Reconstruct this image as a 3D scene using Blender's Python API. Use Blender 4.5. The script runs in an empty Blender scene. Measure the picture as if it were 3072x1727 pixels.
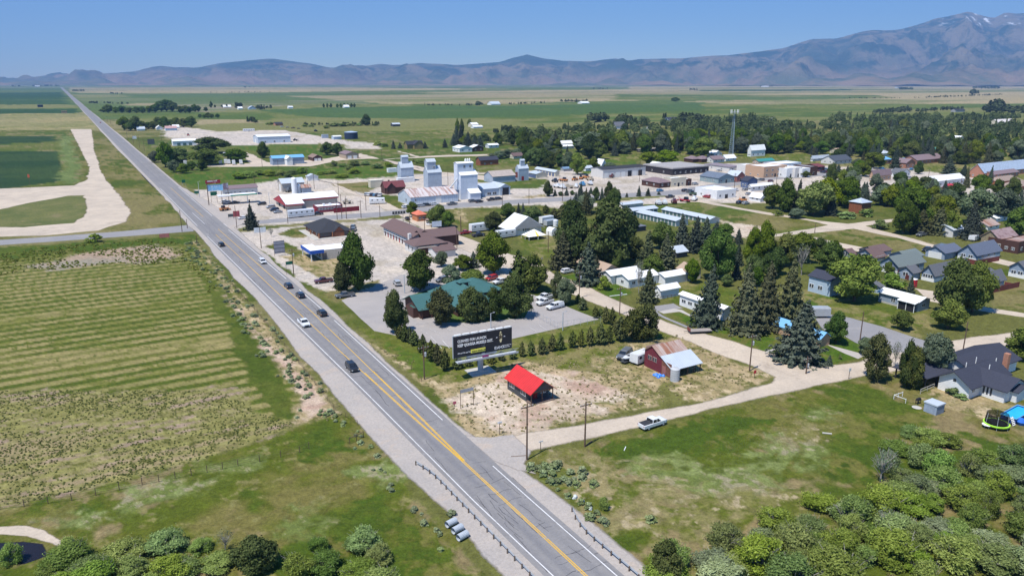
import bpy, math, random
import numpy as np
from mathutils import Vector, noise, geometry
R = math.radians
SC = bpy.context.scene
COL = SC.collection
random.seed(7)
# ---------------------------------------------------------------- camera, world, sun, exposure
# the photograph: 3072 x 1727 px, focal length 2218 px, horizon on row 243, camera 62 m above the plain
FP, CX, CY, HZ, H = 2218.0,1536.0,863.5,243.0,62.0
PIT = math.atan((CY - HZ) / FP)
cam = bpy.data.cameras.new('camera')
cam.sensor_width = 36.0
cam.lens = FP / 3072 * 36.0
cam.clip_start = 1.0
cam.clip_end = 90000
camo = bpy.data.objects.new('camera', cam)
COL.objects.link(camo)
camo.location = (0,0, H)
camo.rotation_euler = (math.pi / 2 - PIT, 0,0)
SC.camera = camo
SUN_EL, SUN_AZ = 64.0,222.0          # the light comes from behind the camera, from the left
w = bpy.data.worlds.new('World')
SC.world = w
w.use_nodes = True
nt = w.node_tree
sky = nt.nodes.new('ShaderNodeTexSky')
sky.sky_type = 'NISHITA'
sky.sun_disc = False
sky.sun_elevation = R(SUN_EL)
sky.sun_rotation = R(SUN_AZ)
sky.altitude = 1500
sky.air_density = 1.0
sky.dust_density = 0.0
sky.ozone_density = 2.0
hs = nt.nodes.new('ShaderNodeHueSaturation')
hs.inputs['Saturation'].default_value = 1.36
tint = nt.nodes.new('ShaderNodeMix')
tint.data_type = 'RGBA'
tint.blend_type = 'MULTIPLY'
tint.inputs[0].default_value = 1
tint.inputs[7].default_value = (.93,.99,1.06,1)
nt.links.new(sky.outputs[0], hs.inputs['Color'])
nt.links.new(hs.outputs[0], tint.inputs[6])
nt.links.new(tint.outputs[2], nt.nodes['Background'].inputs[0])
nt.nodes['Background'].inputs[1].default_value = 0.12
sl = bpy.data.lights.new('sun', 'SUN')
sl.energy = 5.0
sl.angle = R(0.53)
sl.color = (1.0,0.955,0.88)
so = bpy.data.objects.new('sun', sl)
COL.objects.link(so)
sd = Vector((math.sin(R(SUN_AZ)) * math.cos(R(SUN_EL)), math.cos(R(SUN_AZ)) * math.cos(R(SUN_EL)), math.sin(R(SUN_EL))))
so.rotation_euler = sd.to_track_quat('Z', 'Y').to_euler()
SC.view_settings.view_transform = 'Standard'
SC.view_settings.look = 'None'
SC.view_settings.exposure = 0.38
SC.view_settings.gamma = 1.0
try:
	SC.cycles.max_bounces = 5
	SC.cycles.diffuse_bounces = 2
	SC.cycles.glossy_bounces = 2
	SC.cycles.transmission_bounces = 2
	SC.cycles.transparent_max_bounces = 24
	SC.cycles.volume_bounces = 0
	SC.cycles.sample_clamp_indirect = 4
except Exception:
	pass
# ---------------------------------------------------------------- from pixels of survey crops to the ground
CR = dict(F=(0,0,1.1925), A=(0,180,.3108), B=(500,380,.1941), C=(900,380,.2348), D=(1400,380,.2348), E=(1900,320,.2348),
		 R=(2472,320,.2348), I=(500,560,.2348), J=(1000,600,.2348), K=(1500,600,.2348), L=(2000,600,.2348),
		 M=(2472,600,.2348), N=(1100,840,.2348), O=(1700,840,.2348), Q=(2250,780,.2348), T=(2472,1000,.2348),
		 W=(1300,1120,.3129), X=(0,680,.3523), Y=(0,1180,.3778), Z=(900,1180,.3778), V=(1860,1180,.4705),
		 a=(0,130,.427), b=(1000,130,.427), c=(1972,0,.427), d=(700,360,.2329), S=(0,0,1))

def px(c, x, y):
	k = CR[c]
	return k[0] + x * k[2], k[1] + y * k[2]

def ray_t(y):
	return PIT + math.atan((y - CY) / FP)

def G(c, x, y, z=0.0):
	x, y = px(c, x, y)
	Z = (H - z) / math.tan(ray_t(y))
	zc = Z * math.cos(PIT) + (H - z) * math.sin(PIT)
	return Vector(((x - CX) / FP * zc, Z, z))

def HT(c, yb, yt):
	"""height of something whose foot is on row yb and whose top is on row yt"""
	b, t = px(c, 0, yb)[1], px(c, 0, yt)[1]
	return H - H / math.tan(ray_t(b)) * math.tan(ray_t(t))

def MPX(c, y):
	"""metres per pixel of that crop for something standing on row y"""
	s = px(c, 0, y)[1]
	Z = H / math.tan(ray_t(s))
	return (Z * math.cos(PIT) + H * math.sin(PIT)) / FP * CR[c][2]

A0 = R(30.8)                                   # the town grid is turned by this much
UD = Vector((-math.sin(A0), math.cos(A0),0))   # along the highway, away
VD = Vector((math.cos(A0), math.sin(A0),0))    # across it, to the right
O0 = Vector((-1.18,100.6,0))                  # a point on the highway's centre line

def ST(s, t, z=0.0):
	p = O0 + UD * s + VD * t
	p.z = z
	return p

# ---------------------------------------------------------------- materials
MATS = {}

def nodes(m):
	m.use_nodes = True
	n = m.node_tree
	n.nodes.clear()
	out = n.nodes.new('ShaderNodeOutputMaterial')
	return n, out

def noise_node(n, vec, scale, detail=4, rough=0.55, dist=0.0):
	t = n.nodes.new('ShaderNodeTexNoise')
	t.inputs['Scale'].default_value = scale
	t.inputs['Detail'].default_value = detail
	t.inputs['Roughness'].default_value = rough
	t.inputs['Distortion'].default_value = dist
	if vec is not None:
		n.links.new(vec, t.inputs['Vector'])
	return t.outputs['Fac']

def ramp(n, fac, lo, hi):
	r = n.nodes.new('ShaderNodeMapRange')
	r.inputs['From Min'].default_value = lo
	r.inputs['From Max'].default_value = hi
	r.clamp = True
	n.links.new(fac, r.inputs['Value'])
	return r.outputs['Result']

def mixc(n, fac, a, b, mode='MIX'):
	m = n.nodes.new('ShaderNodeMix')
	m.data_type = 'RGBA'
	m.blend_type = mode
	for s, v in ((m.inputs[0], fac),(m.inputs[6], a),(m.inputs[7], b)):
		if hasattr(v, 'links'):
			n.links.new(v, s)
		elif isinstance(v, (int, float)):
			s.default_value = v
		else:
			s.default_value = (*v, 1)
	return m.outputs[2]

def mth(n, op, a, b=0.0):
	m = n.nodes.new('ShaderNodeMath')
	m.operation = op
	for s, v in ((m.inputs[0], a),(m.inputs[1], b)):
		if hasattr(v, 'links'):
			n.links.new(v, s)
		else:
			s.default_value = v
	return m.outputs[0]

def attr(n, name):
	a = n.nodes.new('ShaderNodeAttribute')
	a.attribute_name = name
	return a.outputs['Fac']

def grid_coords(n, su=1.0, sv=1.0):
	"""world position turned into the town grid; x runs across the highway, y along it"""
	g = n.nodes.new('ShaderNodeNewGeometry')
	m = n.nodes.new('ShaderNodeMapping')
	m.inputs['Rotation'].default_value = (0,0,-A0)
	n.links.new(g.outputs['Position'], m.inputs['Vector'])
	m2 = n.nodes.new('ShaderNodeMapping')
	m2.inputs['Scale'].default_value = (sv, su, 1)
	n.links.new(m.outputs[0], m2.inputs['Vector'])
	return m2.outputs[0]

def gmat(name, cols, big=0.03, mid=0.25, fine=2.2, contrast=(0.38,0.62), fines=0.35, rough=0.95, stripes=None,
		 feather=True, spots=None, tracks=None, bump=0.25):
	"""ground material: two or three base colours mixed by large and middling noise, fine grain, ragged rim"""
	if name in MATS:
		return MATS[name]
	m = bpy.data.materials.new(name)
	n, out = nodes(m)
	b = n.nodes.new('ShaderNodeBsdfPrincipled')
	b.inputs['Roughness'].default_value = rough
	b.inputs['Specular IOR Level'].default_value = 0.15
	v = grid_coords(n)
	f1 = noise_node(n, v, big, 3,0.6,0.6)
	f2 = noise_node(n, v, mid, 5,0.65)
	f = mth(n, 'ADD', mth(n, 'MULTIPLY', f1,0.55), mth(n, 'MULTIPLY', f2,0.45))
	c = mixc(n, ramp(n, f, *contrast), cols[0], cols[1])
	if len(cols) > 2:
		f3 = noise_node(n, v, mid * 0.37,6,0.7,1.0)
		c = mixc(n, ramp(n, f3,0.55,0.68), c, cols[2])
	if stripes:
		per, col, amt = stripes[:3]
		axis = stripes[3] if len(stripes) > 3 else 'Y'
		vv = grid_coords(n)
		wv = n.nodes.new('ShaderNodeTexWave')
		wv.wave_type = 'BANDS'
		wv.bands_direction = axis
		wv.inputs['Scale'].default_value = 0.314 / per
		wv.inputs['Distortion'].default_value = 3.2
		wv.inputs['Detail'].default_value = 3
		wv.inputs['Detail Scale'].default_value = 0.35
		n.links.new(vv, wv.inputs['Vector'])
		sv = grid_coords(n, 0.22,0.03) if axis == 'Y' else grid_coords(n, 0.03,0.22)
		sn = noise_node(n, sv, 1.0,4,0.6)
		sf = mth(n, 'MULTIPLY', ramp(n, wv.outputs['Fac'], 0.25,0.8), ramp(n, sn, 0.36,0.62))
		c = mixc(n, mth(n, 'MULTIPLY', sf, amt), c, col)
	if spots:
		for (sc, col, lo, hi) in spots:
			sp = noise_node(n, v, sc, 3,0.6)
			c = mixc(n, ramp(n, sp, lo, hi), c, col)
	if tracks:
		a = attr(n, 'tt')
		for (t0, wd, col, amt) in tracks:
			d = mth(n, 'ABSOLUTE', mth(n, 'SUBTRACT', a, t0))
			k = ramp(n, d, wd, wd * 0.25)
			nz = noise_node(n, grid_coords(n, 0.05,0.6),1.0,4)
			c = mixc(n, mth(n, 'MULTIPLY', mth(n, 'MULTIPLY', k, ramp(n, nz, 0.3,0.6)), amt), c, col)
	g = noise_node(n, v, fine, 3,0.7)
	gg = ramp(n, g, 0.25,0.75)
	sc = n.nodes.new('ShaderNodeMapRange')
	sc.inputs['To Min'].default_value = 1 - fines
	sc.inputs['To Max'].default_value = 1 + fines
	n.links.new(gg, sc.inputs['Value'])
	vm = n.nodes.new('ShaderNodeVectorMath')
	vm.operation = 'SCALE'
	n.links.new(c, vm.inputs[0])
	n.links.new(sc.outputs[0], vm.inputs['Scale'])
	n.links.new(vm.outputs[0], b.inputs['Base Color'])
	if bump:
		bp = n.nodes.new('ShaderNodeBump')
		bp.inputs['Strength'].default_value = bump
		bp.inputs['Distance'].default_value = 0.25
		n.links.new(g, bp.inputs['Height'])
		n.links.new(bp.outputs[0], b.inputs['Normal'])
	if feather:
		e = attr(n, 'edge')
		en = noise_node(n, v, 0.5,6,0.72)
		en2 = noise_node(n, v, 0.09,3,0.6)
		en = mth(n, 'ADD', mth(n, 'MULTIPLY', en, 0.6), mth(n, 'MULTIPLY', en2,0.4))
		k = mth(n, 'ADD', mth(n, 'MULTIPLY', e, 1.5), mth(n, 'MULTIPLY', mth(n, 'SUBTRACT', en, 0.5),2.4))
		k = ramp(n, k, 0.35,1.15)
		tr = n.nodes.new('ShaderNodeBsdfTransparent')
		mx = n.nodes.new('ShaderNodeMixShader')
		n.links.new(k, mx.inputs[0])
		n.links.new(tr.outputs[0], mx.inputs[1])
		n.links.new(b.outputs[0], mx.inputs[2])
		n.links.new(mx.outputs[0], out.inputs[0])
	else:
		n.links.new(b.outputs[0], out.inputs[0])
	MATS[name] = m
	return m

def mesh_obj(name, verts, faces, mat=None, parent=None, loc=None, kind=None):
	me = bpy.data.meshes.new(name)
	me.from_pydata([tuple(v) for v in verts], [], faces)
	if mat:
		me.materials.append(mat)
	o = bpy.data.objects.new(name, me)
	COL.objects.link(o)
	if parent:
		o.parent = parent
	if loc is not None:
		o.location = loc
	if kind:
		o['kind'] = kind
	return o

def setattr_f(me, name, vals, dom='POINT'):
	a = me.attributes.new(name, 'FLOAT', dom)
	a.data.foreach_set('value', np.asarray(vals, dtype=np.float32))

LAID = []

def inside(p, Q):
	c, j = False, len(Q) - 1
	for i in range(len(Q)):
		a, b = Q[i], Q[j]
		if (a.y > p.y) != (b.y > p.y) and p.x < (b.x - a.x) * (p.y - a.y) / (b.y - a.y) + a.x:
			c = not c
		j = i
	return c

def patch(name, c, pts, mat, feather=1.2, jit=0.5, z=None, step=None, world=False):
	"""a sheet of ground cover laid over the one below; its rim is ragged"""
	P = [Vector(p) if world else G(c, *p) for p in pts]
	P = [Vector((p.x, p.y)) for p in P]
	area = sum(P[i].x * P[(i + 1) % len(P)].y - P[(i + 1) % len(P)].x * P[i].y for i in range(len(P)))
	if area < 0:
		P.reverse()
	far = max(1.0, min(p.length for p in P) / 250.0)
	fe = feather * min(far, 6)
	step = step or max(1.5, fe * 1.3)
	Q = []
	for i, a in enumerate(P):
		b = P[(i + 1) % len(P)]
		L = (b - a).length
		k = max(1, min(160, int(L / step)))
		for j in range(k):
			q = a.lerp(b, j / k)
			if jit and k > 1:
				d = noise.noise_vector(Vector((q.x * 0.11, q.y * 0.11,3.3))) * jit * min(far, 6) * 1.6
				q = q + Vector((d.x, d.y))
			Q.append(q)
	n = len(Q)
	per = sum((Q[i] - Q[i - 1]).length for i in range(n))
	fe = min(fe, .55 * abs(area) / 2 / per * 2)
	inner, keep = [], []
	for i in range(n):
		a, b, d = Q[i - 1], Q[i], Q[(i + 1) % n]
		t = (d - a)
		nn = Vector((-t.y, t.x))
		if nn.length < 1e-6:
			nn = Vector((0,1))
		inner.append(b + nn.normalized() * fe)
	if z is None:
		dn = min(p.length for p in Q)
		top = 0.0
		bb = (min(q.x for q in Q), max(q.x for q in Q), min(q.y for q in Q), max(q.y for q in Q))
		for (Q2, z2, b2) in LAID:
			if z2 > top and bb[0] < b2[1] and b2[0] < bb[1] and bb[2] < b2[3] and b2[2] < bb[3]:
				if any(inside(q, Q2) for q in Q[::2]) or any(inside(q, Q) for q in Q2[::2]):
					top = z2
		z = top + 0.0035 * max(1, min(4, dn / 250))
		LAID.append((Q, z, bb))
	verts = [(q.x, q.y, z) for q in Q] + [(q.x, q.y, z) for q in inner]
	faces = [(i, (i + 1) % n, n + (i + 1) % n, n + i) for i in range(n)]
	for t in geometry.tessellate_polygon([[Vector((q.x, q.y, 0)) for q in inner]]):
		faces.append(tuple(n + k for k in t))
	o = mesh_obj(name, verts, faces, mat, kind='structure')
	setattr_f(o.data, 'edge', [0.0] * n + [1.0] * n)
	return o

def strip(name, rows, mat, z, edge=True, kind='structure', fe=0.5):
	"""a band along the highway; rows = (s, t_left, t_right) in grid metres"""
	verts, faces, ed, tt = [], [], [], []
	R2 = []
	for (a, b) in zip(rows, rows[1:]):
		k = max(1, int((b[0] - a[0]) / (12 if a[0] < 400 else 80)))
		for j in range(k):
			f = j / k
			R2.append([a[i] + (b[i] - a[i]) * f for i in range(3)])
	R2.append(list(rows[-1]))
	for (s, l, r) in R2:
		jl = noise.noise(Vector((s * 0.07,1.7,0))) * fe * 1.2 if edge else 0
		jr = noise.noise(Vector((s * 0.07,8.7,0))) * fe * 1.2 if edge else 0
		l, r = l + jl, r + jr
		zz = z + max(0, s - 250) * .00006
		for t, e in ((l, 0),(l + fe, 1),(l + (r - l) * .5,1),(r - fe, 1),(r, 0)):
			verts.append(ST(s, t, zz))
			ed.append(e if edge else 1)
			tt.append(t)
	for i in range(len(R2) - 1):
		for j in range(4):
			a = i * 5 + j
			faces.append((a, a + 1, a + 6, a + 5))
	o = mesh_obj(name, verts, faces, mat, kind=kind)
	setattr_f(o.data, 'edge', ed)
	setattr_f(o.data, 'tt', tt)
	return o

# ---------------------------------------------------------------- soft ground covers: one finely divided sheet coloured by zone
def _hash(ix, iy, seed):
	h = (ix.astype(np.int64) * 374761393 + iy.astype(np.int64) * 668265263 + seed * 1442695041) & 0x7fffffff
	h = ((h ^ (h >> 13)) * 1274126177) & 0x7fffffff
	h = h ^ (h >> 16)
	return (h & 0xffff) / 65535.0

def vnoise(x, y, seed=0):
	ix, iy = np.floor(x), np.floor(y)
	fx, fy = x - ix, y - iy
	fx, fy = fx * fx * (3 - 2 * fx), fy * fy * (3 - 2 * fy)
	a, b = _hash(ix, iy, seed), _hash(ix + 1, iy, seed)
	c, d = _hash(ix, iy + 1, seed), _hash(ix + 1, iy + 1, seed)
	return (a + (b - a) * fx) * (1 - fy) + (c + (d - c) * fx) * fy

def fbm(x, y, sc, octv=4, seed=0, gain=.55):
	t, amp, tot = 0,1.0,0
	for o in range(octv):
		t = t + amp * vnoise(x * sc + o * 17.3, y * sc + o * 9.1, seed + o)
		tot += amp
		amp *= gain
		sc *= 2.07
	return t / tot

def sstep(v, a, b):
	t = np.clip((v - a) / (b - a),0,1)
	return t * t * (3 - 2 * t)

class Pal:
	def __init__(self, cols, big=.03, mid=.2, stripes=None, spots=(), aniso=1.0, sharp=1.0):
		self.__dict__.update(cols=[np.array(c) for c in cols], big=big, mid=mid, stripes=stripes, spots=spots, aniso=aniso, sharp=sharp)

	def colour(self, u, v, seed):
		"""u along the highway, v across it"""
		va = v / self.aniso
		f = .5 * fbm(va, u, self.big, 3, seed) + .5 * fbm(va, u, self.mid, 5, seed + 5,.62)
		w1 = sstep(f, .5 - .09 / self.sharp, .5 + .09 / self.sharp)[:, None]
		c = self.cols[0] * (1 - w1) + self.cols[1] * w1
		if len(self.cols) > 2:
			g = .45 * fbm(va, u, self.mid * .35,4, seed + 11) + .55 * fbm(va, u, self.mid * 1.7,4, seed + 12,.65)
			w2 = sstep(g, .52,.62)[:, None]
			c = c * (1 - w2) + self.cols[2] * w2
		if self.stripes:
			per, col, amt = self.stripes[:3]
			ph = u / per + .55 * fbm(v * .25, u, .012,3,77) + .18 * fbm(v * .3, u, .09,2,78)
			k = .5 + .5 * np.cos(ph * 2 * np.pi)
			pres = sstep(fbm(v * .22, u, .05,3,81),.20,.40)
			w3 = (sstep(k + .35 * (fbm(v * .12, u, 1.1,3,83) - .5),.3,.8) * pres * amt)[:, None]
			c = c * (1 - w3) + np.array(col) * w3
		for (sc, col, lo, hi) in self.spots:
			w4 = sstep(fbm(v, u, sc, 4, seed + 31,.6), lo, hi)[:, None]
			c = c * (1 - w4) + np.array(col) * w4
		return c

ZONES = []
_mesh_patch = patch

def patch(name, c, pts, mat, feather=1.2, jit=0.5, z=None, step=None, world=False):
	if isinstance(mat, Pal):
		P = [Vector(p) if world else G(c, *p) for p in pts]
		ZONES.append((np.array([(p.x, p.y) for p in P]), mat, feather, jit))
	else:
		return _mesh_patch(name, c, pts, mat, feather, jit, z, step, world)

def lay_ground(base):
	xs = np.concatenate([np.arange(-2600,-60,60), np.arange(-60,3132,4.2), np.arange(3132,5700,60)])
	ys = np.concatenate([np.arange(246.2,300,.9), np.arange(300,420,1.8), np.arange(420,1750,3.6), np.arange(1750,3600,40)])
	XX, YY = np.meshgrid(xs, ys)
	th = PIT + np.arctan((YY - CY) / FP)
	Zf = H / np.tan(th)
	zc = Zf * math.cos(PIT) + H * math.sin(PIT)
	wx, wy = ((XX - CX) / FP * zc).ravel(), Zf.ravel()
	# grid coordinates
	dx, dy = wx - O0.x, wy - O0.y
	u = dx * UD.x + dy * UD.y
	v = dx * VD.x + dy * VD.y
	col = base.colour(u, v, 3)
	for k, (P, pal, fe, jit) in enumerate(ZONES):
		dmin = np.hypot(P[:, 0], P[:, 1]).min()
		sc = max(1.0, min(12.0, dmin / 250.0))
		m = max(14 * sc, fe * sc * 3)
		sel = np.where((wx > P[:, 0].min() - m) & (wx < P[:, 0].max() + m) & (wy > P[:, 1].min() - m) & (wy < P[:, 1].max() + m))[0]
		if not len(sel):
			continue
		x, y = wx[sel], wy[sel]
		js = jit * sc
		x = x + (fbm(x, y, .07 / sc, 4,100 + k) - .5) * 9 * js
		y = y + (fbm(x, y, .07 / sc, 4,200 + k) - .5) * 9 * js
		ins = np.zeros(len(x), bool)
		d2 = np.full(len(x),1e18)
		for i in range(len(P)):
			ax, ay = P[i]
			bx, by = P[(i + 1) % len(P)]
			ex, ey = bx - ax, by - ay
			t = np.clip(((x - ax) * ex + (y - ay) * ey) / max(ex * ex + ey * ey, 1e-9),0,1)
			d2 = np.minimum(d2,(x - ax - t * ex) ** 2 + (y - ay - t * ey) ** 2)
			if ay != by:
				ins ^= ((ay > y) != (by > y)) & (x < (bx - ax) * (y - ay) / (by - ay) + ax)
		d = np.sqrt(d2) * np.where(ins, 1,-1) / (fe * sc)
		nz = (fbm(x, y, .35 / sc, 4,300 + k, .65) - .5) * 3.2
		wgt = sstep(d + nz, -.6,.6)[:, None]
		cc = pal.colour(u[sel], v[sel], 7 + k % 5)
		col[sel] = col[sel] * (1 - wgt) + cc * wgt
	gr = np.clip((col[:, 1] - col[:, 0] * .9) / np.maximum(col[:, 1], .01) * 5,0,1)
	col *= (1 - .15 * gr)[:, None]
	col[:, 2] *= 1 - .38 * gr
	col[:, 1] *= 1 + .05 * gr
	grain = 1 + (fbm(wx, wy, .9,3,900,.8) - .5) * .5
	col = np.clip(col * grain[:, None], .003,.9)
	ny, nx = XX.shape
	idx = np.arange(nx * ny).reshape(ny, nx)
	q = np.stack([idx[:-1, :-1], idx[1:, :-1], idx[1:, 1:], idx[:-1,1:]], -1).reshape(-1,4)
	me = bpy.data.meshes.new('ground')
	me.vertices.add(nx * ny)
	me.vertices.foreach_set('co', np.stack([wx, wy, np.zeros_like(wx)], -1).astype(np.float32).ravel())
	me.loops.add(len(q) * 4)
	me.loops.foreach_set('vertex_index', q.ravel().astype(np.int32))
	me.polygons.add(len(q))
	me.polygons.foreach_set('loop_start', (np.arange(len(q)) * 4).astype(np.int32))
	me.update()
	a = me.color_attributes.new('cover', 'FLOAT_COLOR', 'POINT')
	a.data.foreach_set('color', np.concatenate([col, np.ones((len(col),1))], 1).astype(np.float32).ravel())
	o = bpy.data.objects.new('ground', me)
	COL.objects.link(o)
	o['kind'] = 'structure'
	m = bpy.data.materials.new('ground_cover')
	n, out = nodes(m)
	b = n.nodes.new('ShaderNodeBsdfPrincipled')
	b.inputs['Roughness'].default_value = .95
	b.inputs['Specular IOR Level'].default_value = .1
	at = n.nodes.new('ShaderNodeAttribute')
	at.attribute_name = 'cover'
	vv = grid_coords(n)
	g = noise_node(n, vv, 2.2,4,.75)
	g2 = noise_node(n, vv, .6,3,.6)
	gg = mth(n, 'ADD', mth(n, 'MULTIPLY', g, .65), mth(n, 'MULTIPLY', g2,.35))
	sc = n.nodes.new('ShaderNodeMapRange')
	for nm, val in (('From Min', .33),('From Max', .67),('To Min', .58),('To Max', 1.42)):
		sc.inputs[nm].default_value = val
	n.links.new(gg, sc.inputs['Value'])
	vm = n.nodes.new('ShaderNodeVectorMath')
	vm.operation = 'SCALE'
	n.links.new(at.outputs['Color'], vm.inputs[0])
	n.links.new(sc.outputs[0], vm.inputs['Scale'])
	n.links.new(vm.outputs[0], b.inputs['Base Color'])
	bp = n.nodes.new('ShaderNodeBump')
	bp.inputs['Strength'].default_value = .5
	bp.inputs['Distance'].default_value = .3
	n.links.new(g, bp.inputs['Height'])
	n.links.new(bp.outputs[0], b.inputs['Normal'])
	n.links.new(b.outputs[0], out.inputs[0])
	me.materials.append(m)
	return o
M_FGREEN = Pal([(.070,.115,.045),(.10,.135,.055),(.12,.14,.06)], .0008,.003, aniso=4)
M_FDARK = Pal([(.030,.068,.032),(.045,.085,.038)], .0008,.003, aniso=4)
M_FTAN = Pal([(.31,.25,.135),(.25,.21,.11),(.17,.17,.075)], .0006,.0025, aniso=5)
M_FOLIVE = Pal([(.115,.14,.045),(.17,.165,.065),(.085,.12,.035)], .002,.008, aniso=3)
M_FGREY = Pal([(.15,.165,.10),(.11,.14,.075),(.2,.18,.11)], .001,.004, aniso=4)
for (nm, c, pts, m) in [
	('field', 'F', [(-900,214.5),(3600,214.5),(3600,221),(-900,221)], M_FGREY),
	('field', 'F', [(-900,221),(3600,220.5),(3600,300),(-900,300)], M_FGREEN),
	('field', 'a', [(480,310),(1400,309),(2576,312),(3600,322),(2400,338),(1500,352),(1000,352),(480,352)], M_FTAN),
	('field', 'F', [(-900,232),(188,231.5),(196,236),(-900,237.5)], M_FOLIVE),
	('field', 'a', [(470,360),(870,362),(940,372),(700,384),(510,386)], M_FTAN),
	('field', 'a', [(520,388),(930,384),(1110,390),(1120,430),(900,436),(560,424)], M_FGREY),
	('field', 'a', [(880,426),(1130,418),(1180,426),(1100,440),(890,438)], M_FTAN),
	('field', 'a', [(1180,412),(2600,398),(2600,470),(1400,486),(1180,470)], M_FGREY),
	('field', 'b', [(560,346),(1400,330),(2600,316),(4600,314),(4600,324),(3300,318),(2600,330),(1400,352),(700,354)], M_FTAN),
	('field', 'b', [(-340,371),(300,364),(1500,348),(2600,332),(5200,322),(5200,385),(2600,392),(1700,412),(1100,432),(520,436),(150,408)], M_FTAN),
	('field', 'c', [(-200,610),(700,606),(1500,604),(2600,600),(3600,600),(3600,624),(1500,626),(700,634),(-200,640)], M_FTAN),
	('field', 'c', [(300,632),(1370,627),(1380,637),(900,641),(300,640)], M_FDARK),
	('field', 'c', [(-300,662),(500,668),(1500,668),(1700,690),(1300,700),(100,706),(-300,700)], M_FOLIVE),
	('field', 'c', [(250,684),(1480,680),(1500,694),(700,702),(250,700)], M_FGREEN),
	('field', 'c', [(180,712),(900,702),(1600,690),(2600,676),(3800,670),(3800,742),(2400,768),(1700,762),(700,745),(300,726)], M_FTAN),
	('field', 'c', [(-400,728),(300,722),(900,750),(1750,764),(2600,770),(3800,770),(3800,800),(2300,800),(1300,790),(-400,780)], M_FGREEN),
	('field', 'F', [(330,300),(760,262),(2600,262),(3600,262),(3600,310),(2576,318),(1900,300),(1400,318),(700,345),(330,318)], M_FOLIVE),
	('field', 'b', [(-560,470),(0,452),(700,446),(2600,416),(2600,470),(1500,510),(600,530),(-100,520)], M_FGREEN),
	('field', 'a', [(740,492),(1900,490),(1900,540),(1400,535),(1300,520),(760,520)], M_FOLIVE),
	('field', 'a', [(1400,536),(1720,536),(1860,558),(1400,572)], M_FTAN),
	('field', 'a', [(-900,347),(450,346),(470,396),(-900,398)], M_FDARK),
	('field', 'a', [(-900,398),(474,397),(500,430),(-900,432)], M_FDARK),
	('field', 'a', [(-900,432),(505,431),(560,460),(-900,462)], M_FOLIVE),
	('field', 'a', [(-900,462),(562,461),(588,494),(-900,498)], M_FDARK),
]:
	patch(nm, c, pts, m, feather=1.5, jit=.8, z=None, step=12)
M_TANF = Pal([(.285,.235,.105),(.22,.20,.085),(.16,.165,.06)], .008,.03, stripes=(16,(.19,.18,.075),.5), aniso=2)
patch('field', 'A', [(-900,525),(720,515),(840,500),(950,640),(960,680),(0,690),(-900,700)], M_TANF, 1)
M_VERGE = Pal([(.115,.115,.030),(.175,.15,.058),(.07,.095,.02)], .02,.09)
M_DKGREEN = Pal([(.026,.055,.030),(.042,.072,.036)], .02,.06, aniso=3)
M_CIRCLE = Pal([(.072,.105,.026),(.12,.13,.04),(.17,.15,.065)], .02,.09)
M_GRAVEL = gmat('gravel', [(.52,.435,.34),(.44,.37,.295),(.38,.315,.25)], big=.05, mid=.2, fine=1.6, fines=.16, contrast=(.42,.58))
M_LOT = Pal([(.47,.41,.35),(.43,.38,.33),(.50,.43,.35)], .02,.06, spots=[(.05,(.36,.31,.24),.62,.74)])
M_GRASS = Pal([(.088,.108,.020),(.14,.125,.036),(.205,.16,.075)], .03,.11, spots=[(.09,(.068,.095,.018),.56,.7),(.5,(.18,.165,.06),.62,.76)])
M_GRASSG = Pal([(.062,.096,.017),(.085,.11,.022),(.13,.125,.035)], .04,.16, spots=[(.5,(.05,.078,.014),.6,.76)])
M_LAWN = Pal([(.060,.112,.018),(.085,.125,.026),(.125,.125,.036)], .06,.3)
M_LAWND = Pal([(.115,.13,.034),(.19,.165,.065),(.085,.112,.024)], .06,.22)
M_DRYM = Pal([(.235,.195,.09),(.16,.15,.05),(.105,.118,.028)], .05,.2, spots=[(.5,(.33,.27,.16),.62,.72)])
M_DRY = Pal([(.36,.275,.155),(.27,.215,.105),(.15,.145,.05)], .05,.2, spots=[(.7,(.13,.125,.04),.58,.7),(.5,(.42,.33,.2),.6,.7)])
M_BARE = Pal([(.53,.44,.34),(.47,.385,.295),(.41,.325,.24)], .05,.12, spots=[(.09,(.42,.30,.225),.64,.76),(.8,(.33,.28,.18),.68,.78)])
M_RED = Pal([(.38,.255,.19),(.47,.36,.27)], .1,.3)
M_SAGE = Pal([(.20,.225,.125),(.14,.165,.07),(.26,.235,.14)], .12,.5, spots=[(.2,(.09,.11,.03),.55,.68)])
M_WET = Pal([(.042,.09,.022),(.06,.105,.03)], .08,.3)
M_ROADS = gmat('shoulder_gravel', [(.40,.355,.315),(.34,.31,.285),(.42,.35,.29)], big=.08, mid=.5, fine=2.4, fines=.15)
M_TOWNST = gmat('asphalt_old', [(.27,.26,.26),(.235,.23,.235),(.31,.29,.28)], big=.05, mid=.3, fine=2, fines=.1)
M_PARK = gmat('asphalt_parking', [(.36,.33,.31),(.30,.28,.27),(.40,.355,.32)], big=.05, mid=.25, fine=2, fines=.1)

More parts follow.
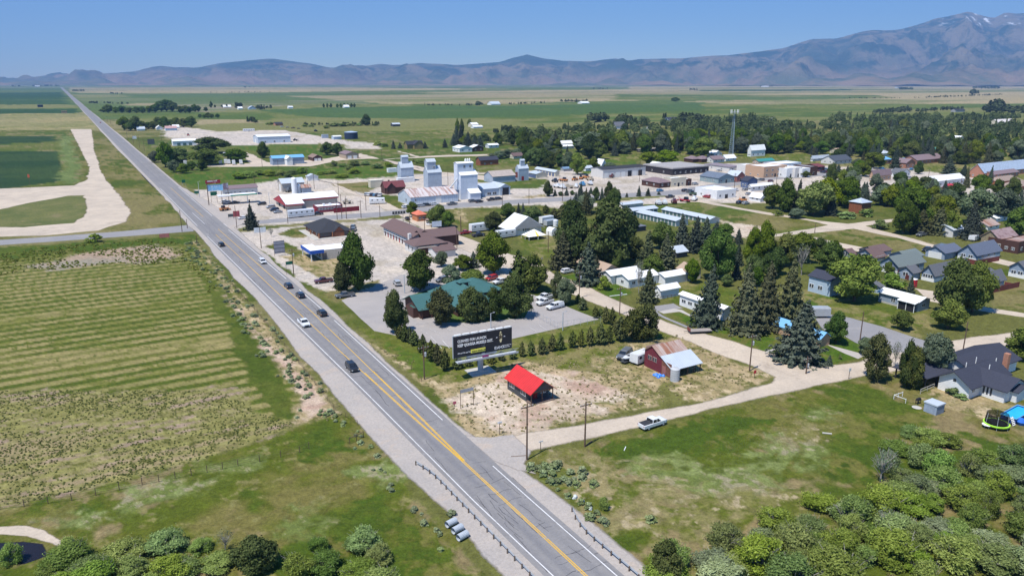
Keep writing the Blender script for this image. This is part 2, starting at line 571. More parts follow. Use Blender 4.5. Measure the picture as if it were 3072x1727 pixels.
# ----- left of the highway
patch('verge', 'A', [(-700,685),(940,678),(1100,780),(1500,1150),(1760,1480),(1760,1640),(-900,1700)], M_VERGE)
patch('field', 'A', [(-700,700),(640,690),(720,860),(790,1180),(0,1260),(-900,1300)], M_CIRCLE)
patch('crop_field', 'A', [(-900,880),(560,880),(590,1010),(580,1170),(0,1250),(-900,1290)], M_DKGREEN, .8,.2)
patch('field', 'A', [(100,735),(560,735),(560,780),(300,800),(-500,830),(-500,750)], M_DKGREEN, 1.5)
patch('grass_strip', 'A', [(590,740),(680,735),(740,960),(780,1160),(690,1210),(600,1180)],
	 Pal([(.17,.20,.11),(.12,.155,.07)], .03,.15),2)
patch('dirt_road', 'F', [(175,325),(232,325),(240,380),(262,440),(310,500),(335,535),(322,558),(250,580),(110,594),(-120,598),
						 (-500,604),(-500,466),(-60,476),(60,472),(185,466),(215,452),(222,420),(205,385)], M_GRAVEL, 1.2)
patch('grass_island', 'F', [(-300,545),(-40,535),(60,512),(170,492),(215,491),(223,515),(217,545),(185,562),(60,572),(-80,572),(-300,575)], M_CIRCLE, 1.2)
patch('side_road', 'F', [(-600,648),(0,617),(300,596),(488,582),(488,568),(470,566),(300,582),(100,597),(0,603),(-600,634)], M_TOWNST, .4,.1)
M_FIELD = Pal([(.205,.185,.065),(.25,.21,.085),(.165,.16,.048)], .03,.2, stripes=(4.9,(.068,.095,.018),.97), spots=[(.8,(.12,.125,.034),.6,.72)], aniso=2.2)
patch('hay_field', 'F', [(-700,690),(0,622),(300,604),(480,592),(530,680),(640,860),(745,1010),(738,1060),(400,1200),(0,1290),(-700,1420)], M_FIELD, 1)
patch('verge', 'F', [(-700,680),(-300,648),(0,622),(300,604),(488,590),(515,640),(430,618),(340,625),(120,640),(0,655),(-500,700)], M_GRASSG, 1.6)
patch('bare_strip', 'X', [(200,330),(700,220),(1300,150),(1560,230),(1280,310),(900,320),(450,370)], Pal([(.32,.24,.17),(.25,.22,.165),(.35,.25,.18)], .03,.15, aniso=2),2.5,1)
patch('tilled_strip', 'F', [(-300,1035),(0,985),(300,980),(560,985),(660,1040),(740,1065),(640,1110),(400,1190),(0,1290),(-500,1400)],
	 Pal([(.275,.215,.12),(.185,.17,.06),(.28,.205,.15)], .04,.35, stripes=(3.3,(.225,.21,.075),.85), spots=[(1.1,(.10,.10,.03),.58,.7)], aniso=2.5),2,1)
patch('green_strip', 'F', [(500,690),(520,695),(600,790),(700,930),(748,1015),(742,1070),(700,1050),(640,960),(560,800)],
	 Pal([(.066,.092,.019),(.10,.115,.03)], .04,.2),1)
patch('bare_earth', 'F', [(490,600),(535,680),(620,800),(700,900),(755,1000),(750,1060),(820,1060),(870,1040),(760,930),(650,790),(560,690)], M_DRY, 1.5)
patch('bare_earth', 'F', [(560,740),(640,840),(740,980),(780,1050),(825,1035),(770,960),(700,880)], M_RED, 1.5)
patch('meadow', 'F', [(-700,1440),(0,1285),(400,1195),(640,1115),(790,1060),(880,1050),(1000,1180),(1060,1280),(1150,1350),(1230,1470),(1300,1700),(-700,1800)], M_GRASS, 1)
for pts in ([(740,1110),(860,1075),(900,1100),(820,1150),(700,1170)], [(-50,1330),(160,1330),(230,1260),(60,1275)], [(780,1340),(960,1240),(1060,1300),(1180,1470),(700,1500)]):
	patch('lush_grass', 'F', pts, M_GRASSG, 3.5,1.5)
for pts in ([(230,1245),(420,1200),(500,1215),(470,1250),(330,1270)], [(560,1170),(650,1150),(640,1200),(560,1215)],
			[(880,1200),(960,1150),(1010,1180),(960,1230)], [(740,1290),(860,1270),(850,1320),(730,1330)], [(120,1290),(280,1280),(380,1300),(200,1320)]):
	patch('sage_cover', 'F', pts, M_SAGE, 3.5,1.5)
patch('gravel_bank', 'F', [(-80,1328),(60,1322),(110,1330),(160,1360),(150,1376),(60,1352),(-80,1345)], M_GRAVEL, .5)
patch('stream', 'F', [(-80,1370),(60,1362),(110,1365),(120,1400),(60,1420),(-80,1410)],
	 gmat('stream_water', [(.012,.012,.018),(.02,.018,.024)], rough=.08, fines=.05, bump=.03),.4)

M_ISL = gmat('island_grass', [(.085,.105,.028),(.14,.14,.045),(.18,.155,.07)], big=.05, mid=.15, fine=1.2, fines=.35)
M_LAWNM = gmat('lawn_turf', [(.062,.115,.018),(.09,.13,.028)], big=.08, mid=.3, fine=2.2, fines=.3)
_mesh_patch('grass_island', 'F', [(-300,545),(-40,535),(60,512),(170,492),(215,491),(223,515),(217,545),(185,562),(60,572),(-80,572),(-300,575)], M_ISL, 1.2,.5)
# ----- right of the highway, from near to far
patch('meadow', 'F', [(1290,1135),(1330,1150),(1640,1080),(1900,1010),(2150,955),(2300,960),(2700,1000),(3600,1300),(3600,2000),(1800,2000),(1600,1440),(1450,1300)], M_GRASS, 1)
for pts in ([(2000,1010),(2150,965),(2300,1010),(2350,1080),(2200,1100),(2050,1060)], [(1900,1180),(2150,1130),(2230,1180),(2200,1260),(2040,1240)],
			[(2300,1120),(2700,1090),(3000,1300),(2400,1250)], [(1500,1110),(1900,1030),(2000,1060),(1800,1110),(1560,1150)]):
	patch('lush_grass', 'F', pts, M_GRASSG, 4,2)
for pts in ([(1660,1180),(1760,1150),(1880,1185),(1850,1240),(1740,1250),(1680,1230)], [(1880,1130),(2040,1090),(2110,1120),(2060,1160),(1900,1190)],
			[(2070,1040),(2120,1030),(2130,1080),(2080,1080)], [(1340,1160),(1480,1150),(1520,1230),(1420,1230)]):
	patch('sage_cover', 'F', pts, M_SAGE, 4,2)
for pts in ([(1430,1180),(1560,1160),(1640,1230),(1700,1330),(1560,1340),(1480,1250)], [(1960,1110),(2100,1070),(2110,1110),(1990,1130)],
			[(1750,1260),(2000,1220),(2050,1270),(1900,1340),(1740,1350)]):
	patch('dry_grass', 'F', pts, M_DRYM, 5,2.5)
patch('dirt_road', 'F', [(1165,1085),(1240,1108),(1330,1085),(1560,1045),(1760,1010),(1932,962),(1940,948),(1884,921),(1725,860),(1648,830),(1563,791),(1480,759),(1380,716),(1320,690),(1240,660),
						 (1162,629),(1124,613),(1060,575),(992,537),(1049,530),(1110,575),(1205,608),(1290,640),(1352,655),(1400,690),(1445,706),(1484,722),(1549,753),(1610,780),(1725,824),(1839,854),(1887,871),
						 (1946,887),(2025,909),(2064,919),(2155,905),(2190,890),(2300,862),
						 (2420,850),(2576,828),(3300,760),(3300,860),(2576,862),(2400,905),(2330,922),(2140,958),(1900,1005),(1640,1073),(1340,1138),(1300,1150),(1230,1160)], M_GRAVEL, 1.3,.5)
patch('dry_grass', 'F', [(900,850),(950,880),(1130,1010),(1170,1085),(1245,1104),(1330,1084),(1560,1040),(1760,1006),(1925,958),(1938,945),(1700,838),(1540,850),(1290,905),(1100,915)], M_DRY, .8)
patch('grass_strip', 'F', [(880,815),(930,828),(1130,876),(1290,850),(1500,808),(1560,800),(1720,845),(1600,862),(1480,905),(1540,940),(1300,905),(1170,965),(1060,950),(1000,900)], M_LAWND, 1.2)
patch('grass_strip', 'F', [(930,850),(1010,870),(1100,910),(1100,940),(1060,950),(1000,900)], M_LAWN, 2)
patch('bare_earth', 'F', [(1120,1000),(1260,935),(1400,935),(1500,960),(1590,990),(1500,1010),(1560,1042),(1330,1084),(1240,1095),(1180,1060)], M_BARE, 1.8,1)
for pts in ([(1405,965),(1500,950),(1550,970),(1480,990)], [(1390,940),(1450,935),(1440,950)], [(1230,1030),(1270,1040),(1250,1060)], [(1500,985),(1560,980),(1540,1000)]):
	patch('red_earth', 'F', pts, M_RED, 1.5,1)
patch('parking_lot', 'F', [(858,755),(930,725),(1010,690),(1100,700),(1345,742),(1420,768),(1508,803),(1290,852),(1135,874),(940,832),(905,800)], M_PARK, .25,.1)
patch('lawn', 'F', [(1040,765),(1030,742),(1120,715),(1300,730),(1340,770),(1320,800),(1200,812),(1110,812)], M_LAWNM, .6)
patch('pavement', 'F', [(1007,744),(1018,744),(1125,815),(1112,818)], gmat('concrete', [(.45,.42,.38),(.40,.37,.34)], mid=.6, fine=3, fines=.08),.15,.05)
# gravel around motel and shop
patch('gravel_lot', 'F', [(600,585),(700,574),(960,552),(1060,545),(1100,560),(1200,612),(1260,640),(1360,670),(1380,700),(1200,715),(1100,705),(1010,700),(880,745),(850,745),(760,705),(690,650)], M_LOT, .8)
patch('grass_island', 'F', [(700,590),(735,573),(860,568),(880,573),(800,582),(760,598),(720,600)], M_VERGE, .8)
patch('grass_island', 'F', [(660,620),(720,608),(790,650),(780,665),(730,640)], M_VERGE, .8)
patch('grass_island', 'F', [(768,640),(840,640),(870,690),(900,700),(790,695),(700,645)], M_DRY, .9)
patch('grass_island', 'F', [(790,735),(850,730),(950,705),(960,712),(900,735),(850,760)], M_VERGE, .8)
# town floor
patch('gravel_lot', 'F', [(470,545),(495,478),(700,452),(860,455),(980,500),(1000,530),(960,545),(620,572),(560,585)], M_LOT, 1)
patch('town_gravel', 'F', [(690,450),(980,440),(1250,432),(1500,425),(1900,410),(2576,440),(3300,460),(3300,510),(2576,500),(2330,486),(2180,492),(2050,508),(1900,512),(1800,510),(1500,520),(1060,545),(980,520),(860,470)], M_LOT, 1)
patch('town_grass', 'F', [(1000,330),(1500,318),(2576,312),(3600,320),(3600,500),(2576,455),(2200,420),(1800,395),(1300,418),(1000,410)], M_LAWND, 2)
patch('meadow', 'F', [(360,360),(700,330),(1000,330),(1330,355),(1500,385),(1300,420),(1050,412),(1000,425),(960,440),(700,450),(560,470),(490,475),(430,440)], M_CIRCLE, 2)
patch('lush_grass', 'F', [(425,440),(600,428),(760,425),(950,415),(1000,425),(990,445),(850,452),(700,450),(560,476),(500,478)], M_LAWN, 2)
patch('lush_grass', 'd', [(0,330),(500,315),(1100,300),(1150,450),(900,480),(480,410),(180,400)], M_LAWN, 1.5)
patch('gravel_lot', 'd', [(-900,60),(-200,150),(600,130),(1000,190),(1500,270),(1800,290),(1900,370),(1450,380),(1400,320),(1100,300),(460,320),(0,332),(-500,330),(-900,200)], M_LOT, 1.5)
patch('dirt_road', 'd', [(-500,600),(0,608),(560,600),(1000,600),(1400,520),(1750,500),(1900,505),(2200,560),(2600,640),(2600,700),(2200,600),(1950,520),(2100,500),(2600,480),(3300,460),(3300,440),
						 (2600,455),(1920,505),(1650,430),(1500,440),(1180,500),(880,520),(600,560),(440,540),(280,450),(160,410),(60,400),(200,560),(-500,575)], M_GRAVEL, 1)
patch('dirt_road', 'd', [(2080,400),(2150,400),(2450,480),(2350,480)], M_GRAVEL, .8)
patch('dirt_road', 'C', [(380,720),(900,680),(1500,640),(2000,600),(2400,590),(2400,606),(2000,625),(1500,665),(900,705),(480,730)], M_GRAVEL, .8)
patch('dirt_road', 'C', [(1460,520),(1600,560),(1800,600),(2000,640),(2600,720),(2600,640),(2000,600),(1700,555)], M_GRAVEL, .8)
patch('dirt_road', 'C', [(250,690),(380,720),(560,830),(760,900),(1100,1070),(1300,1060),(1000,900),(780,870),(560,770),(420,720)], M_GRAVEL, .8)
patch('meadow', 'C', [(380,745),(500,715),(900,700),(1040,760),(820,860),(560,800)], M_VERGE, 1.2)
patch('meadow', 'C', [(1000,870),(1250,880),(1330,1050),(1150,1070)], M_VERGE, 1.2)
patch('meadow', 'C', [(1280,1110),(2000,1040),(2500,1030),(2555,1100),(2300,1200),(2350,1290),(1500,1290),(1300,1150)], M_VERGE, 1.2)
patch('lawn', 'C', [(1500,1200),(1700,1190),(1730,1320),(1620,1310),(1500,1240)], M_LAWN, .8)
patch('dry_grass', 'C', [(2000,1070),(2500,1060),(2500,1200),(2200,1240),(1950,1180)], M_DRY, 1.5)
patch('meadow', 'D', [(140,600),(620,640),(1050,680),(980,780),(560,800),(380,730),(140,700)], M_CIRCLE, 1.2)
patch('meadow', 'D', [(60,490),(640,500),(620,590),(150,590)], M_CIRCLE, 1.2)
patch('meadow', 'D', [(700,900),(980,850),(960,890),(760,920)], M_DRY, 1.2)
patch('lawn', 'D', [(1480,420),(1700,420),(2200,450),(2200,480),(1880,500),(1560,600),(1450,600)], M_LAWN, 1.2)
patch('meadow', 'D', [(1220,960),(1800,900),(2555,860),(2555,900),(1900,950),(1320,1010)], M_LAWND, 1.2)
patch('town_street', 'F', [(588,568),(700,560),(960,545),(1160,522),(1500,501),(1720,490),(1850,467),(1930,454),(2070,443),(2300,428),(2300,422),(2060,434),(1920,445),(1830,456),(1700,478),
						 (1500,491),(1160,510),(960,533),(700,550),(570,560),(560,575)], M_TOWNST, .4,.15)
patch('meadow', 'D', [(-60,1060),(250,1035),(460,1030),(700,1000),(980,1000),(1260,1060),(1200,1180),(500,1120),(420,1180),(0,1280)], M_VERGE, 1.2)
patch('lawn', 'K', [(230,470),(720,480),(640,720),(480,740),(300,600)], M_LAWND, 1)
patch('lawn', 'K', [(520,820),(700,830),(780,900),(640,900)], M_LAWND, .8)
patch('lawn', 'K', [(820,950),(950,940),(1500,1000),(1560,1120),(1700,1180),(1480,1270),(1150,1110),(930,1030)], M_LAWN, .8)
patch('lawn', 'F', [(1310,590),(1390,580),(1420,640),(1560,700),(1700,690),(1900,740),(2100,720),(2200,700),(2330,790),(2350,830),(2000,760),(1960,840),(1900,830),(1760,780),(1500,690),(1380,650)], M_LAWND, 1.5)
patch('lawn', 'L', [(1800,1200),(2500,1250),(2600,1330),(2500,1448),(2300,1448),(1850,1330)], M_LAWN, 1)
patch('lawn', 'O', [(1230,430),(1450,410),(2000,590),(2380,700),(2600,720),(2600,930),(2480,890),(2100,740),(1800,640)], M_LAWN, .7)
patch('driveway', 'O', [(1030,330),(1350,290),(1440,330),(1500,360),(1170,400),(1220,440),(1600,610),(1520,610),(1120,430)], M_TOWNST, .4)
patch('driveway', 'O', [(1170,400),(1370,360),(1480,380),(1600,450),(1580,465),(1440,405),(1240,430)], gmat('concrete', [(.45,.42,.38)], mid=.6),.2,.1)
patch('meadow', 'E', [(0,1260),(860,1210),(1400,1300),(2000,1400),(2500,1520),(2900,1600),(2000,1760),(1000,1640),(300,1400)], M_CIRCLE, 1)
patch('meadow', 'L', [(1320,410),(1900,330),(2060,310),(1300,170),(800,200),(700,260),(850,480)], M_VERGE, 1.4)
patch('bare_earth', 'L', [(670,260),(900,300),(1350,350),(1300,440),(840,510),(820,360)], M_BARE, 1.6)
patch('dirt_road', 'L', [(340,0),(560,20),(1000,110),(1400,170),(1750,230),(2100,280),(2300,300),(2555,270),(2900,240),(2900,280),(2555,330),(2900,430),(3400,560),(4200,740),(4600,830),(4600,900),(3800,720),
						 (3000,500),(2400,370),(1900,420),(1320,480),(1300,440),(1800,370),(2060,320),(1800,260),(1300,190),(800,100),(400,30),(0,10)], M_GRAVEL, .7)
patch('meadow', 'M', [(0,380),(300,360),(900,450),(1500,560),(1700,620),(1500,720),(700,640),(400,600),(0,500)], M_VERGE, 1)
patch('dirt_road', 'L', [(1860,470),(2300,560),(2900,680),(3000,730),(2600,700),(2200,600),(1850,490)], M_GRAVEL, .7)
patch('meadow', 'M', [(1900,780),(2555,760),(3000,800),(3000,1448),(2555,1410),(2150,1370),(2100,1150)], M_VERGE, 1)
patch('dirt_road', 'M', [(1140,1120),(1400,1160),(1500,1250),(2100,1370),(2600,1448),(3300,1560),(3300,1640),(2555,1500),(2100,1440),(1330,1300)], M_GRAVEL, .8)
patch('town_street', 'Q', [(820,740),(1000,690),(1300,740),(1700,850),(2100,980),(2300,1040),(2250,1200),(1900,1180),(1500,1220),(1400,1080),(1200,980),(950,900)], M_TOWNST, .5)
patch('lawn', 'Q', [(0,980),(300,960),(450,1130),(850,1060),(1200,980),(1420,1050),(1400,1190),(1360,1280),(900,1350),(700,1300),(300,1190),(0,1110)], M_LAWN, .7)
patch('pavement', 'Q', [(940,1060),(1010,1080),(1490,1210),(1380,1260),(1200,1190)], gmat('concrete', [(.45,.42,.38)], mid=.6),.15,.05)
patch('pavement', 'Q', [(180,1165),(320,1125),(345,1140),(220,1180)], gmat('concrete', [(.45,.42,.38)], mid=.6),.1,.03)
patch('lawn', 'Q', [(740,460),(1050,500),(1650,470),(1900,620),(1850,700),(2200,900),(2150,990),(1500,790),(1150,680),(900,620)], M_LAWND, .8)
patch('lawn', 'T', [(1600,290),(1900,200),(2300,130),(2900,100),(2900,400),(2400,360),(2000,400),(1800,380)], M_LAWND, .8)
patch('dry_lawn', 'T', [(1050,840),(1400,700),(1500,560),(900,460),(780,480),(1300,620),(1500,700),(2000,800),(2500,920),(2900,960),(2900,1180),(2100,1120),(1560,960),(1350,870)], M_DRY, .8)

lay_ground(Pal([(.12,.12,.04),(.21,.18,.08),(.08,.10,.028)], .004,.02))
# ----- the highway
ka = .912
gmat('highway_asphalt', [(.238,.228,.224),(.205,.197,.195),(.265,.252,.245)], big=.05, mid=.4, fine=2.4, fines=.1, rough=.85, feather=False,
	 tracks=[(-1.5,.9,(.165,.163,.175),.7),(-3.4,.6,(.18,.175,.185),.55),(1.7,.8,(.175,.172,.18),.6),(3.6,.6,(.17,.168,.178),.6)],
	 spots=[(1.6,(.15,.15,.16),.66,.72)])
strip('road_shoulder', [(-60,-9.5,8.2),(0,-9.8,8.4),(28,-10.5,5.6),(50,-10.5,6.4),(120,-9,8),(250,-8.5,9),(265,-9,20),(290,-8,14),(400,-8,8),(700,-9,8),(1500,-8,8),(9000,-9,9)], M_ROADS, .10, fe=1.0)
strip('highway', [(-60,-4.3,4.2),(2,-4.9,4.4),(49,-4.8,5.1),(125,-5.3,6.2),(253,-5.7,6.2),(400,-5.6,5.8),(1200,-6.5,6.5),(4000,-8,8),(9000,-12,12)], MATS['highway_asphalt'], .109, fe=.15)
patch('apron', 'Z', [(1225,300),(1330,330),(1500,345),(1700,330),(1850,460),(1790,560),(1900,650),(1700,620),(1500,540)], M_ROADS, .9,.4, z=.105)

def paint(name, c1, segs, wd, z=.118):
	verts, faces = [], []
	for (s0, t0, s1, t1) in segs:
		k = max(1, int(abs(s1 - s0) / 10))
		for j in range(k):
			a, b = j / k, (j + 1) / k
			i = len(verts)
			sa, ta, sb, tb = s0 + (s1 - s0) * a, t0 + (t1 - t0) * a, s0 + (s1 - s0) * b, t0 + (t1 - t0) * b
			w2 = wd / 2
			verts += [ST(sa, ta - w2, z), ST(sa, ta + w2, z), ST(sb, tb + w2, z), ST(sb, tb - w2, z)]
			faces.append((i, i + 1, i + 2, i + 3))
	m = gmat(name + '_paint', [c1, tuple(v * .8 for v in c1),(.3,.29,.28)], mid=2.5, fine=4, fines=.1, feather=False, bump=0)
	return mesh_obj(name, verts, faces, m, kind='structure')

paint('edge_line', (.74,.73,.72), [(-60,-3.75,-19,-3.65),(-19,-3.65,2,-4.15),(2,-4.15,49,-4.1),(49,-4.1,125,-4.55),(125,-4.55,236,-4.9),(262,-4.9,700,-4.9),
									 (-60,3.4,-2,3.5),(-2,3.5,10,3.6),(30,3.9,49,4.3),(49,4.3,100,5.3),(112,5.4,135,5.5),(150,5.4,246,5.3),(285,5.2,700,5.1)], .17)
paint('centre_line', (.72,.43,.06), [(-60,-.13,14,-.13),(-60,.17,14,.17),(14,-.13,40,-.65),(40,-.65,105,-1.15),(105,-1.15,238,-1.3),(14,.17,40,.8),(40,.8,110,2.25),(110,2.25,250,1.75),
									 (285,1.2,520,.3),(14,.05,40,-.4),(14,.35,40,1.05),(40,-.4,60,-.6),(40,1.05,60,1.35),(520,0,760,0)], .17)
paint('lane_line', (.74,.73,.72), [(265,-1.3,300,-1.5),(254,6.3,262,6.2),(103,-.4,103.35,1.5),(143,-.4,143.35,1.5),(225,-1.1,225.6,1),(232,-1.1,232.6,1),(275,-.9,275.8,.9),(283,-.9,283.8,.9),(291,-.9,291.8,.9)], .16)
rc = random.Random(12)
vs, fs = [], []
for k in range(150):
	s0 = -20 + 300 * rc.random() ** 1.4
	t0 = rc.uniform(-4.4,4.6)
	lon = rc.random() < .55
	A = Vector((s0, t0))
	for j in range(rc.randint(2,6)):
		B = A + (Vector((rc.uniform(.6,2), rc.uniform(-.25,.25))) if lon else Vector((rc.uniform(-.3,.3), rc.uniform(.4,1.1))))
		if abs(B.y) > 4.7:
			break
		d = (B - A).normalized()
		q = Vector((-d.y, d.x)) * rc.uniform(.025,.06)
		i = len(vs)
		vs += [ST(*(A - q),.114), ST(*(A + q),.114), ST(*(B + q),.114), ST(*(B - q),.114)]
		fs.append((i, i + 1, i + 2, i + 3))
		A = B
mesh_obj('road_cracks', vs, fs, gmat('crack_tar', [(.07,.07,.075),(.11,.105,.11)], feather=False, bump=0), kind='structure')
# parking bay lines of the lot with the green-roofed building
vs, fs = [], []
for (a, b) in [((690,640),(790,690)),((800,620),(940,680)),((960,590),(1080,650)),((1210,555),(1320,610)),((1330,540),(1450,600)),((1450,520),(1550,575)),((1560,505),(1660,555)),((1680,490),(1790,545)),
			 ((1800,480),(1900,530)),((1600,560),(840,690)),((2200,570),(2300,640)),((2080,600),(2160,650)),((600,560),(800,540)),((960,760),(1060,870)),((820,720),(960,870)),((1980,470),(2080,520))]:
	if abs(a[0] - b[0]) > 500:
		continue
	A, B = G('N', *a, .1), G('N', *b, .1)
	d = (B - A).normalized().cross(Vector((0,0,1))) * .07
	i = len(vs)
	vs += [A - d, A + d, B + d, B - d]
	fs.append((i, i + 1, i + 2, i + 3))
mesh_obj('bay_line', vs, fs, gmat('bay_paint', [(.62,.61,.6),(.5,.48,.46)], mid=1, feather=False, bump=0), kind='structure')

# ---------------------------------------------------------------- the mountains
SKY = [(-1500,205),(-600,200),(-200,199),(0,197),(60,197),(150,190),(200,188),(300,183),(350,180),(380,172),(410,167),(440,170),(500,170),(560,160),(600,155),(650,150),(690,147),(740,153),
	 (790,160),(830,170),(870,169),(930,165),(960,160),(1000,163),(1060,158),(1150,163),(1210,160),(1260,155),(1290,145),(1325,137),(1370,147),(1420,152),(1480,155),(1520,150),(1545,147),
	 (1580,153),(1640,148),(1700,146),(1760,142),(1830,138),(1900,130),(1960,122),(2000,108),(2030,98),(2060,97),(2090,97),(2130,85),(2160,78),(2200,75),(2240,72),(2280,62),(2330,45),(2370,35),(2410,25),
	 (2450,38),(2475,44),(2500,30),(2530,33),(2576,30),(2700,42),(2850,60),(3100,40),(3500,80),(4200,60)]
NX, NR = 560,90
verts, faces = [], []
sx = [p[0] for p in SKY]
sy = [p[1] for p in SKY]
dx0 = FP / 1.1925
for i in range(NX):
	X = -1500 + 5600 * i / (NX - 1)
	y = np.interp(X, sx, sy)
	right = min(1, max(0,(X - 1500) / 900))
	zf = 11200 - 2300 * right - (900 if 1700 < X < 1950 else 0) * (1 - abs(X - 1825) / 125)
	zr = zf + 4600 + 2300 * right
	hr = H - zr * math.tan(ray_t(y * 1.1925)) - 0
	for j in range(NR):
		q = j / (NR - 1) * 1.5
		Z = zf + (zr - zf) * q
		zc = Z * math.cos(PIT)
		wx = (X * 1.1925 - CX) / FP * zc
		prof = q ** 1.45 if q <= 1 else 1 - (q - 1) * .8
		v = Vector((wx / 2300, Z / 2300,1.3))
		rg = noise.ridged_multi_fractal(v, .9,2.1,6,1.0,2.0) / 2.3
		f2 = noise.fractal(Vector((wx / 700, Z / 700,5)),.8,2.1,5)
		env = min(1, q * 3.2) * min(1, abs(1 - q) * 3.4 + .05)
		h = hr * prof + env * hr * (rg - .62) * .95 + env * 150 * f2
		foot = 60 * math.exp(-((q - .12) / .1) ** 2) * max(0, noise.noise(Vector((X / 90,4,0))) + .35)
		if q > 1:
			h = min(h, hr * (1 - (q - 1) * .5))
		verts.append((wx, Z, max(h + foot * (1 + 2 * right),-5) - 6 * (q < .02)))
for i in range(NX - 1):
	for j in range(NR - 1):
		a = i * NR + j
		faces.append((a, a + NR, a + NR + 1, a + 1))
mm = bpy.data.materials.new('mountain_slopes')
n, out = nodes(mm)
b = n.nodes.new('ShaderNodeBsdfPrincipled')
b.inputs['Roughness'].default_value = 1
b.inputs['Specular IOR Level'].default_value = 0
g = n.nodes.new('ShaderNodeNewGeometry')
sep = n.nodes.new('ShaderNodeSeparateXYZ')
n.links.new(g.outputs['Position'], sep.inputs[0])
f = noise_node(n, g.outputs['Position'], .0007,10,.70,.8)
f2 = noise_node(n, g.outputs['Position'], .0019,10,.74,.5)
low = mixc(n, ramp(n, f, .44,.56),(.27,.185,.115),(.12,.13,.07))
hi = mixc(n, ramp(n, f2,.44,.54),(.018,.045,.03),(.22,.175,.115))
hi = mixc(n, ramp(n, noise_node(n, g.outputs['Position'], .0004,4),.5,.62), hi, (.035,.065,.045))
zz = mth(n, 'ADD', sep.outputs[2], mth(n, 'MULTIPLY', f, 420))
c = mixc(n, ramp(n, zz, 250,520), low, hi)
sn = mth(n, 'ADD', sep.outputs[2], mth(n, 'MULTIPLY', f2,500))
pos2 = noise_node(n, g.outputs['Position'], .004,5,.6)
snow = mth(n, 'MULTIPLY', ramp(n, sn, 1330,1420), ramp(n, pos2,.585,.63))
c = mixc(n, snow, c, (.85,.87,.9))
n.links.new(c, b.inputs['Base Color'])
bp = n.nodes.new('ShaderNodeBump')
bp.inputs['Strength'].default_value = 1.0
bp.inputs['Distance'].default_value = 170
n.links.new(noise_node(n, g.outputs['Position'], .0021,9,.62,.4), bp.inputs['Height'])
n.links.new(bp.outputs[0], b.inputs['Normal'])
n.links.new(b.outputs[0], out.inputs[0])
mt = mesh_obj('mountains', verts, faces, mm, kind='structure')
for p in mt.data.polygons:
	p.use_smooth = True
# ---------------------------------------------------------------- the air
hz = mesh_obj('haze', [(-29000,-2500,-2),(29000,-2500,-2),(29000,25500,-2),(-29000,25500,-2),(-29000,-2500,2600),(29000,-2500,2600),(29000,25500,2600),(-29000,25500,2600)],
			 [(0,3,2,1),(4,5,6,7),(0,1,5,4),(1,2,6,5),(2,3,7,6),(3,0,4,7)], kind='stuff')
hm = bpy.data.materials.new('haze')
n, out = nodes(hm)
pv = n.nodes.new('ShaderNodeVolumePrincipled')
pv.inputs['Color'].default_value = (.30,.55,1.0,1)
pv.inputs['Density'].default_value = 0.000066
n.links.new(pv.outputs[0], out.inputs['Volume'])
hz.data.materials.append(hm)

print('ZMAX', max(z for _, z, b in LAID if b[2] < 1000), max(z for _, z, b in LAID))
# ---------------------------------------------------------------- object kit
def ocoord(n):
	t = n.nodes.new('ShaderNodeTexCoord')
	return t.outputs['Object']

def pmat(name, col, rough=.75, var=.16, scale=.8, rib=None, spec=.3, metal=0.0, col2=None, lo=.5, hi=.65, ribamt=.18, rib_sp=.6, emit=None, streak=None):
	"""painted or weathered building material; rib = 'x' | 'y' | 'z' lines across that local axis"""
	if name in MATS:
		return MATS[name]
	m = bpy.data.materials.new(name)
	n, out = nodes(m)
	b = n.nodes.new('ShaderNodeBsdfPrincipled')
	b.inputs['Roughness'].default_value = rough
	b.inputs['Specular IOR Level'].default_value = spec
	b.inputs['Metallic'].default_value = metal
	v = ocoord(n)
	f = noise_node(n, v, scale, 5,.65)
	c = mixc(n, ramp(n, f, .3,.7), tuple(x * (1 - var) for x in col), tuple(min(.95, x * (1 + var)) for x in col))
	if col2:
		mp = n.nodes.new('ShaderNodeMapping')
		mp.inputs['Scale'].default_value = streak or (1,1,1)
		n.links.new(v, mp.inputs['Vector'])
		f2 = noise_node(n, mp.outputs[0], .55,5,.7)
		c = mixc(n, ramp(n, f2, lo, hi), c, col2)
	if rib:
		s = n.nodes.new('ShaderNodeSeparateXYZ')
		n.links.new(v, s.inputs[0])
		x = s.outputs['xyz'.index(rib)]
		fr = mth(n, 'FRACT', mth(n, 'MULTIPLY', x, 1 / rib_sp))
		d = mth(n, 'ABSOLUTE', mth(n, 'SUBTRACT', fr, .5))
		k = ramp(n, d, .36,.5)
		c = mixc(n, mth(n, 'MULTIPLY', k, ribamt), c, (0,0,0))
		bp = n.nodes.new('ShaderNodeBump')
		bp.inputs['Strength'].default_value = .5
		bp.inputs['Distance'].default_value = .05
		n.links.new(k, bp.inputs['Height'])
		n.links.new(bp.outputs[0], b.inputs['Normal'])
	n.links.new(c, b.inputs['Base Color'])
	n.links.new(b.outputs[0], out.inputs[0])
	MATS[name] = m
	return m

